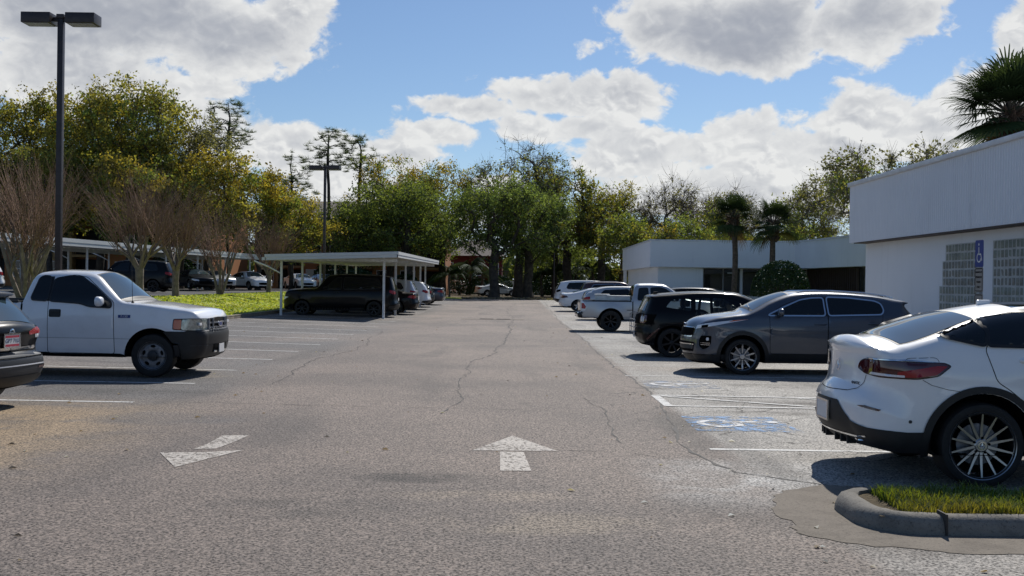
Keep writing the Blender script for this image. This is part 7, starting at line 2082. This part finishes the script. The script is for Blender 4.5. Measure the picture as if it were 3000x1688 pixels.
    clone(F_, 'low dark oak behind the white suv and palms', (5.0, 121, .3), 2.9, .86, gC, 'oak tree')
    # --- right, behind the office wing
    K = make_tree('bare_tree', 41, 13.6, 4.0, 4.0, 150, 16, .22, 1.0, ((GREYG, 1), (OLIVE * .8, .5)), GREYG, .24, .5, 11, 'bark_grey', twig_len=1.7, twig_mat='twig_grey')
    tag(K, 'nearly bare grey twigged tree left of the palms', 'tree', gR); K.location = (16.4, 112, .3)
    clone(K, 'bare grey twigged tree between the two palms', (20.6, 116, .3), 2.2, .93, gR); clone(K, 'bare tree over the bend of the office roof', (25.4, 117, .3), 3.7, .96, gR); clone(K, 'bare tree near the tall office corner', (34.0, 118, .3), 5.0, .95, gR)
    L_ = make_tree('leafy_tree', 42, 13.4, 4.6, 3.4, 160, 42, .25, 1.0, ((GREEN, 1.4), (OLIVE, 1.4), (GREYG, 1)), GREYG * 1.05, .28, .45, 7, 'bark_grey', twig_len=1.3, twig_mat='twig_grey')
    tag(L_, 'airy green tree above the right part of the office roof', 'tree', gR); L_.location = (30.2, 108, .3)
    clone(L_, 'green tree at the left end of the office roof', (12.4, 118, .3), 2.4, .93, gR); clone(L_, 'leafy tree rising behind the tall office parapet', (27.6, 80, .3), 1.2, .98, gR); clone(L_, 'leafy tree peeking over the tall office parapet further right', (31.4, 82, .3), 4.2, 1.0, gR)
    O_ = make_tree('leafy_tree', 43, 8.6, 3.6, 2.4, 100, 75, .25, .95, ((YELLOW * .8, .6), (OLIVE, 1.6), (GREEN, 1.6)), GREEN, .2, .45, 4, 'bark_grey')
    tag(O_, 'low olive green tree just over the office roof left of the palms', 'tree', gR); O_.location = (16.2, 101, .3)
    clone(O_, 'low green tree between palm crowns over the office roof', (21.5, 103, .3), 2.2, .9, gR); clone(O_, 'low green tree above the left end of the office parapet', (11.8, 104, .3), 3.1, 1.05, gR); clone(L_, 'airy green tree right behind the left palm crown', (22.6, 110, .3), .6, .9, gR); clone(O_, 'low rounded green tree over the right part of the office roof', (28.6, 104, .3), 4.1, .95, gR)
    # --- understorey at the far end
    g2 = 'small feather palms at the far end'
    q = make_feather_palm('feather_palm', 51, 2.3); tag(q, 'small drooping palm beside the dark blue sedan', 'palm', g2); q.location = (-5.9, 98, .3)
    for k, (x, y, s_, lab) in enumerate([(3.3, 116, 1.1, 'small feathery palm just right of the forked oak trunk'), (4.7, 118, 1.25, 'feathery palm behind the thin pole at the lane end'), (9.0, 117, 1.35, 'feathery palm behind the roof of the dark maroon suv'), (11.2, 119, 1.3, 'feathery palm beside the end pillar of the office wing'), (7.6, 124, 1.2, 'feathery palm in front of the grey fence'), (-7.2, 112, 1.1, 'feathery palm in front of the red house')]):
        clone(q, lab, (x, y, .3), k * 1.3, s_, g2, 'palm')
    for k, (x, y, s_, lab) in enumerate([(-9.6, 116, 1.5, 'feathery palm hiding the left end of the red house'), (-5.0, 124, 1.5, 'tall feathery palm before the red house window'), (-3.4, 118, 1.15, 'low feathery palm left of the thick oak trunk')]):
        clone(q, lab, (x, y, .3), k * 1.7 + .5, s_, g2, 'palm')
    bs = make_bush('shrub', 1.5, 1.9, .2, 2600, 61, .16); tag(bs, 'dark shrub before the white fence', 'shrub', 'shrubs at the far end'); bs.location = (-3.9, 122, .3)
    for k, (x, y, s_, lab) in enumerate([(-14.2, 96, 1.3, 'dark shrub behind the carport posts'), (-17.2, 101, 1.5, 'dark shrub below the gabled apartment roof'), (-10.2, 99, 1.1, 'shrub beyond the far end of the carport'), (10.4, 121, 1.4, 'dark shrub between the feathery palms'), (-30.5, 93, 1.6, 'dark shrub against the orange apartment wall'), (-6.4, 127, 1.7, 'dark rounded shrub against the white fence left of the house window'), (-1.6, 125, 1.2, 'dark shrub left of the thick oak trunk by the fence'), (3.6, 123, 1.5, 'dark shrub right of the forked oak trunk'), (6.2, 126, 1.6, 'dark shrub before the grey fence behind the thin pole')]):
        clone(bs, lab, (x, y, .3 if x > -16 else .8), k * .9, s_, 'shrubs at the far end', 'shrub')
    # --- far wood that closes the view
    rs = np.random.RandomState(77); n = 52000; x = -130 + 300 * rs.rand(n); hh = 6.5 + 1.6 * np.sin(x * .21) + 1.2 * np.sin(x * .53 + 1) + 1.0 * np.sin(x * 1.1)
    C = np.stack([x, 178 + 16 * rs.rand(n), .3 + hh * rs.rand(n) ** .8], 1); col = (DEEP * (1 - rs.rand(n, 1) * .6) + OLIVE * rs.rand(n, 1) * .5)
    V, F, K_ = leaf_quads(C, 1.0, rs, col, 0, .7); o = np_mesh('far_woods', V, F, M['leaf'], col=K_); tag(o, 'dim far wood closing the view beyond fences and houses', 'woods', kind='stuff')
    # --- crape myrtles on the bank
    g3 = 'bare crape myrtles on the grass bank'
    c1 = make_crape('crape_myrtle', 71, 5.7, 2.3, 7, 1.25, False, .16)
    def cz(x, y): return float(bank(x, y))
    for k, (x, y, s_, lab) in enumerate([(-15.95, 44.5, 1.02, 'bare crape myrtle on a straight bole above the pickup windshield'), (-16.2, 50.1, 1.0, 'bare crape myrtle with a stout fluted trunk in the open grass'), (-16.6, 71.0, .95, 'bare crape myrtle just left of the near carport')]):
        o = c1 if k == 0 else copy_tree(c1); o.location = (x, y, cz(x, y)); o.rotation_euler = (0, 0, k * 1.9); o.scale = (s_,) * 3; tag(o, lab, 'crape myrtle', g3)
    c2 = make_crape('crape_myrtle', 72, 5.3, 2.1, 5, .9, True, .17)
    for k, (x, y, s_, lab) in enumerate([(-16.2, 34.9, 1.0, 'bare crape myrtle with leaning trunks at the left edge of the photo'), (-16.3, 58.0, .98, 'bare crape myrtle with slim dark trunks before the end of the long carport'), (-15.7, 33.5, .9, 'pale bare crape myrtle trunk cut by the left edge')]):
        o = c2 if k == 0 else copy_tree(c2); o.location = (x, y, cz(x, y)); o.rotation_euler = (0, 0, k * 2.2 + .4); o.scale = (s_,) * 3; tag(o, lab, 'crape myrtle', g3)
    # --- sabal palms and the clipped bush
    p1 = make_palm('sabal_palm', 81, 5.5, 42, .98, .95, .16, True, 1, .7); tag(p1, 'slim sabal palm standing left of the clipped bush', 'palm', 'sabal palms by the offices'); p1.location = (12.8, 60, .25)
    p2 = copy_tree(p1); p2.location = (14.5, 58, .2); p2.rotation_euler = (0, 0, 2.0); p2.scale = (1, 1, .93); tag(p2, 'slim sabal palm rising directly behind the clipped bush', 'palm', 'sabal palms by the offices')
    p3 = make_palm('sabal_palm', 83, 6.35, 74, 1.0, .85, .2, True, 8, .45, 28); tag(p3, 'big dark sabal palm crown rising over the office parapet at the right edge', 'palm', 'sabal palms by the offices'); p3.location = (12.85, 27.0, 0)
    p4 = copy_tree(p3); p4.location = (15.9, 30.5, -.9); p4.rotation_euler = (0, 0, 1.3); tag(p4, 'palm crown mostly hidden behind the big dark one at the right edge', 'palm', 'sabal palms by the offices')
    b = make_bush('clipped_bush', 1.27, 1.55, 1.36, 9000, 91); b.location = (11.9, 46.0, .05); tag(b, 'dark dome shaped clipped bush on a short trunk before the offices', 'bush')
    # thin pole at the end of the lane
    m = MB().tube([(0, 0, -.1), (0, 0, 4.2)], [.06, .05], 8).build('thin_pole', M['bronze'], None, 40); m.location = (3.75, 93.2, .3); tag(m, 'thin dark pole at the end of the lane just left of the white suv', 'pole')
    # leaf-litter island edge: rocks and leaves at the foot of the oaks
    rs = np.random.RandomState(14); n = 900; C = np.stack([-4.6 + 9.5 * rs.rand(n), 93.9 + 3.5 * rs.rand(n) ** 1.5, .30 + .10 * rs.rand(n)], 1)
    V, F, K_ = leaf_quads(C, .22, rs, np.array([.36, .30, .22]) * (.4 + .9 * rs.rand(n, 1)), .6, .8); o = np_mesh('leaf_litter', V, F, M['leaf_thin'], col=K_); tag(o, 'pale fallen leaves along the edge of the oak island', 'leaf litter', kind='stuff')
    def mound(name, x0, x1, y0, y1, label):
        nx, ny = 14, 8; V = []
        for j in range(ny):
            for i in range(nx):
                u, v = i / (nx - 1), j / (ny - 1); V.append((x0 + (x1 - x0) * u, y0 + (y1 - y0) * v, .24 + .16 * math.sin(PI * u) ** .5 * math.sin(PI * v) ** .5))
        F = [(j * nx + i, j * nx + i + 1, (j + 1) * nx + i + 1, (j + 1) * nx + i) for j in range(ny - 1) for i in range(nx - 1)]
        o = mesh_obj(name, V, F, M['lawn'], None, 0); o['kind'] = 'structure'
    mound('grass_verge', -7.5, -4.6, 91.5, 100, ''); mound('grass_verge', 3.0, 9.4, 93.6, 104, '')
# ---------------------------------------------------------------- camera, sun
def setup_camera():
    cd = bpy.data.cameras.new('camera'); cam = bpy.data.objects.new('camera', cd); COL.objects.link(cam)
    cd.sensor_width = 36; cd.lens = 36 * 2616 / 2576; cd.clip_start = 0.1; cd.clip_end = 4000
    P = math.atan(-10.5 / 2616); R = rad(0.8)
    fwd = Vector((0, math.cos(P), math.sin(P))); up = Vector((0, -math.sin(P), math.cos(P))); rt = Vector((1, 0, 0))
    r2 = rt * math.cos(R) + up * math.sin(R); u2 = -rt * math.sin(R) + up * math.cos(R)
    m = Matrix((r2, u2, -fwd)).transposed().to_4x4(); m.translation = Vector((0, 0, 1.7))
    cam.matrix_world = m; SC.camera = cam
    return cam
setup_camera()
SUN = Vector((0.36, 1.03, 1.0)).normalized()
def setup_sun():
    sd = bpy.data.lights.new('sun', 'SUN'); sd.energy = SUN_STRENGTH; sd.angle = rad(0.53); sd.color = (1.0, 0.955, 0.88)
    so = bpy.data.objects.new('sun', sd); COL.objects.link(so); so.location = SUN * 60
    so.rotation_euler = SUN.to_track_quat('Z', 'Y').to_euler()
SUN_STRENGTH = 4.4
setup_sun()
SC.view_settings.view_transform = 'Standard'; SC.view_settings.look = 'None'; SC.view_settings.gamma = 1.0; SC.view_settings.use_curve_mapping = False
SC.view_settings.exposure = 0.0
SC.cycles.max_bounces = 8; SC.cycles.transparent_max_bounces = 16; SC.cycles.sample_clamp_indirect = 6
SC.cycles.use_denoising = True
# ---------------------------------------------------------------- sky with cumulus
def build_world():
    w = bpy.data.worlds.new('World'); SC.world = w; w.use_nodes = True
    nt = w.node_tree; N = nt.nodes; L = nt.links; bg = N['Background']
    def math_(op, a, b=None, c=None, clamp=False):
        n = N.new('ShaderNodeMath'); n.operation = op; n.use_clamp = clamp
        for i, x in enumerate((a, b, c)):
            if x is None: continue
            if isinstance(x, (int, float)): n.inputs[i].default_value = x
            else: L.new(x, n.inputs[i])
        return n.outputs[0]
    def ramp(f, a, b, lo=0., hi=1., mode='SMOOTHSTEP'):
        n = N.new('ShaderNodeMapRange'); n.interpolation_type = mode; L.new(f, n.inputs[0])
        for i, x in ((1, a), (2, b), (3, lo), (4, hi)): n.inputs[i].default_value = x
        return n.outputs[0]
    def mix(f, a, b):
        n = N.new('ShaderNodeMix'); n.data_type = 'RGBA'
        for i, x in ((0, f), (6, a), (7, b)):
            if isinstance(x, (int, float)): n.inputs[i].default_value = x
            elif isinstance(x, tuple): n.inputs[i].default_value = (*x, 1)
            else: L.new(x, n.inputs[i])
        return n.outputs[2]
    sky = N.new('ShaderNodeTexSky'); sky.sky_type = 'NISHITA'; sky.sun_disc = False
    sky.sun_elevation = math.asin(SUN.z); sky.sun_rotation = math.atan2(SUN.x, SUN.y)
    sky.air_density = 1.0; sky.dust_density = .25; sky.ozone_density = 2.5; sky.altitude = 0
    SK = SKY_STRENGTH
    tc = N.new('ShaderNodeTexCoord'); sp = N.new('ShaderNodeSeparateXYZ'); L.new(tc.outputs['Generated'], sp.inputs[0])
    x, y, z = sp.outputs
    az = math_('MULTIPLY', math_('ARCTAN2', x, y), 180 / PI); el = math_('MULTIPLY', math_('ARCSINE', z), 180 / PI)
    # warped angles give the billows
    cb = N.new('ShaderNodeCombineXYZ'); L.new(az, cb.inputs[0]); L.new(math_('MULTIPLY', el, 1.35), cb.inputs[1])
    def fbm(vec, scale, det, rough, off=(0, 0, 0), dist=0., typ='FBM'):
        mp = N.new('ShaderNodeMapping'); mp.inputs['Location'].default_value = off; L.new(vec, mp.inputs[0])
        n = N.new('ShaderNodeTexNoise'); n.noise_dimensions = '3D'; n.inputs['Scale'].default_value = scale; n.inputs['Detail'].default_value = det; n.inputs['Roughness'].default_value = rough; n.inputs['Distortion'].default_value = dist
        L.new(mp.outputs[0], n.inputs['Vector']); return n.outputs['Fac']
    # where clouds stand: (azimuth, elevation, half widths, weight, darkness)
    blobs = [(-21.5, 13.6, 8.5, 3.2, 1.05, 1.7), (-15.2, 12.6, 5.2, 2.3, 1.0, 1.2), (-22.5, 10.2, 6.0, 2.4, .9, .8), (-16.2, 10.2, 3.4, 1.2, .6, .4), (-11.9, 14.3, 2.6, 2.3, .85, .3),
             (-12.6, 7.1, 3.0, 1.7, 1.05, .2), (-15.5, 7.2, 2.6, 2.2, .95, .15), (-9.7, 6.8, 2.2, 1.6, .95, .15), (-6.6, 6.9, 2.8, 1.4, .92, .25),
             (2.8, 10.4, 4.6, 1.35, .95, .6), (-2.6, 9.6, 3.6, .9, .85, .3), (6.6, 10.3, 3.2, 1.5, .95, .5), (-4.4, 8.2, 3.2, .95, .75, .2), (0.8, 8.6, 3.0, 1.2, .8, .35),
             (12.5, 13.6, 6.0, 2.6, 1.08, 1.9), (7.6, 14.1, 3.6, 1.7, .9, .5), (18.6, 13.6, 4.4, 2.2, 1.0, 1.2), (4.0, 12.9, 1.3, .8, .55, .0),
             (19.4, 8.6, 5.2, 2.1, .95, .25), (12.3, 8.2, 3.0, 1.6, .85, .25), (24.2, 9.4, 3.4, 2.3, .95, .2), (6.5, 6.9, 4.2, 1.4, .85, .25), (14.8, 6.4, 5.0, 1.6, .9, .25), (9.5, 5.2, 6.0, 1.3, .85, .25),
             (26.0, 12.3, 1.6, 2.6, .9, .15), (17.2, 10.6, 1.2, .6, .5, .0), (-1.0, 5.4, 4.0, 1.0, .6, .2), (20.0, 4.6, 8.0, 1.8, .8, .25),
             (-24, 4.5, 9.0, 2.6, .7, .4), (-6, 3.6, 16, 1.5, .6, .3), (8.0, 7.4, 7.0, 1.5, .80, .3), (16.5, 7.2, 8.0, 1.8, .85, .3), (12.0, 5.0, 12.0, 1.8, .85, .3), (-9.5, 5.4, 6.0, 1.3, .75, .2), (22.5, 7.6, 5.0, 2.2, .9, .25), (3.5, 8.6, 3.0, 1.0, .8, .4)]
    cov = None; dk = None
    warp = fbm(cb.outputs[0], .22, 3, .5, (3, 7, 1)); warp2 = fbm(cb.outputs[0], .22, 3, .5, (13, 2, 5))
    azw = math_('ADD', az, math_('MULTIPLY', math_('SUBTRACT', warp, .5), 2.6)); elw = math_('ADD', el, math_('MULTIPLY', math_('SUBTRACT', warp2, .5), 1.3))
    for (a, e, ra, re, wt, dark) in blobs:
        dx = math_('MULTIPLY', math_('SUBTRACT', azw, a), 1 / ra); dy = math_('MULTIPLY', math_('SUBTRACT', elw, e), 1 / re)
        # flatter below, rounded above
        r2 = math_('ADD', math_('MULTIPLY', dx, dx), math_('MULTIPLY', dy, dy))
        g = math_('MULTIPLY', math_('EXPONENT', math_('MULTIPLY', r2, -.9)), wt)
        cov = g if cov is None else math_('MAXIMUM', cov, g)
        if dark > 0:
            g2 = math_('MULTIPLY', math_('EXPONENT', math_('MULTIPLY', r2, -1.1)), dark); dk = g2 if dk is None else math_('MAXIMUM', dk, g2)
    # outside the mapped part of the sky scattered cumulus
    far = ramp(math_('ABSOLUTE', az), 29, 36); high = ramp(el, 17, 22); out = math_('MAXIMUM', far, high)
    cov = math_('MULTIPLY', cov, math_('SUBTRACT', 1, out))
    gen = ramp(fbm(cb.outputs[0], .04, 3, .5, (40, 9, 2)), .60, .70, 0, .6); cov = math_('ADD', cov, math_('MULTIPLY', gen, math_('MULTIPLY', far, math_('SUBTRACT', 1, high))))
    n1 = fbm(cb.outputs[0], .26, 10, .56, (0, 0, 0), .35); n2 = fbm(cb.outputs[0], .26, 5, .5, (0.30, 0.95, 0), .35)
    n3 = fbm(cb.outputs[0], 1.05, 7, .60, (5, 5, 5), .5); n4 = fbm(cb.outputs[0], 1.05, 3, .5, (5.12, 5.40, 5), .5); n1s = fbm(cb.outputs[0], .26, 5, .5, (0, 0, 0), .35); n3s = fbm(cb.outputs[0], 1.05, 3, .5, (5, 5, 5), .5)
    d1 = math_('ADD', cov, math_('ADD', math_('MULTIPLY', math_('SUBTRACT', n1, .5), 1.35), math_('MULTIPLY', math_('SUBTRACT', n3, .5), .45)))
    dens = ramp(d1, .39, .58)
    thick = ramp(d1, .50, 1.05)
    # brighter where the cloud thins towards the light, greyer under the billows
    lit = math_('ADD', math_('MULTIPLY', math_('SUBTRACT', n2, n1s), 3.9), math_('MULTIPLY', math_('SUBTRACT', n4, n3s), 2.5))
    sh = math_('ADD', math_('MULTIPLY', math_('MULTIPLY', dk, ramp(d1, .52, 1.02)), 1.0), math_('MULTIPLY', lit, math_('ADD', .18, math_('MULTIPLY', thick, .62))))
    sh = math_('ADD', math_('MAXIMUM', sh, -.12), .17); sh = math_('SUBTRACT', 1.0, math_('EXPONENT', math_('MULTIPLY', sh, math_('ADD', -.55, math_('MULTIPLY', n1, -1.1)))))
    ccol = mix(sh, (.85, .85, .835), (.33, .355, .415))
    skc = N.new('ShaderNodeVectorMath'); skc.operation = 'SCALE'; L.new(sky.outputs[0], skc.inputs[0]); skc.inputs['Scale'].default_value = SK
    # humid air whitens the sky close to the horizon
    hz = ramp(el, 7.5, 0, 0, .55)
    skm = mix(hz, skc.outputs[0], (.56, .66, .80))
    tn = N.new('ShaderNodeVectorMath'); tn.operation = 'MULTIPLY'; L.new(skm, tn.inputs[0]); tn.inputs[1].default_value = (.93, 1.03, 1.16)
    full = mix(math_('MULTIPLY', dens, .97), tn.outputs[0], ccol)
    # distant haze over low cloud
    full = mix(ramp(el, 5, 0, 0, .35), full, (.66, .72, .80))
    L.new(full, bg.inputs[0]); bg.inputs[1].default_value = 1.0
SKY_STRENGTH = 0.075
build_world()
# ---------------------------------------------------------------- build everything
build_ground(); build_markings(); build_island(); build_debris()
build_main_building(); build_far_wing(); build_carports(); build_lamps(); build_sign(); build_apartments(); build_fences()
build_white_pickup(); build_grey_suv(); build_white_coupe(); build_left_suv(); build_right_row(); build_carport_cars(); build_upper_lot_cars(); build_far_cars()
build_trees()
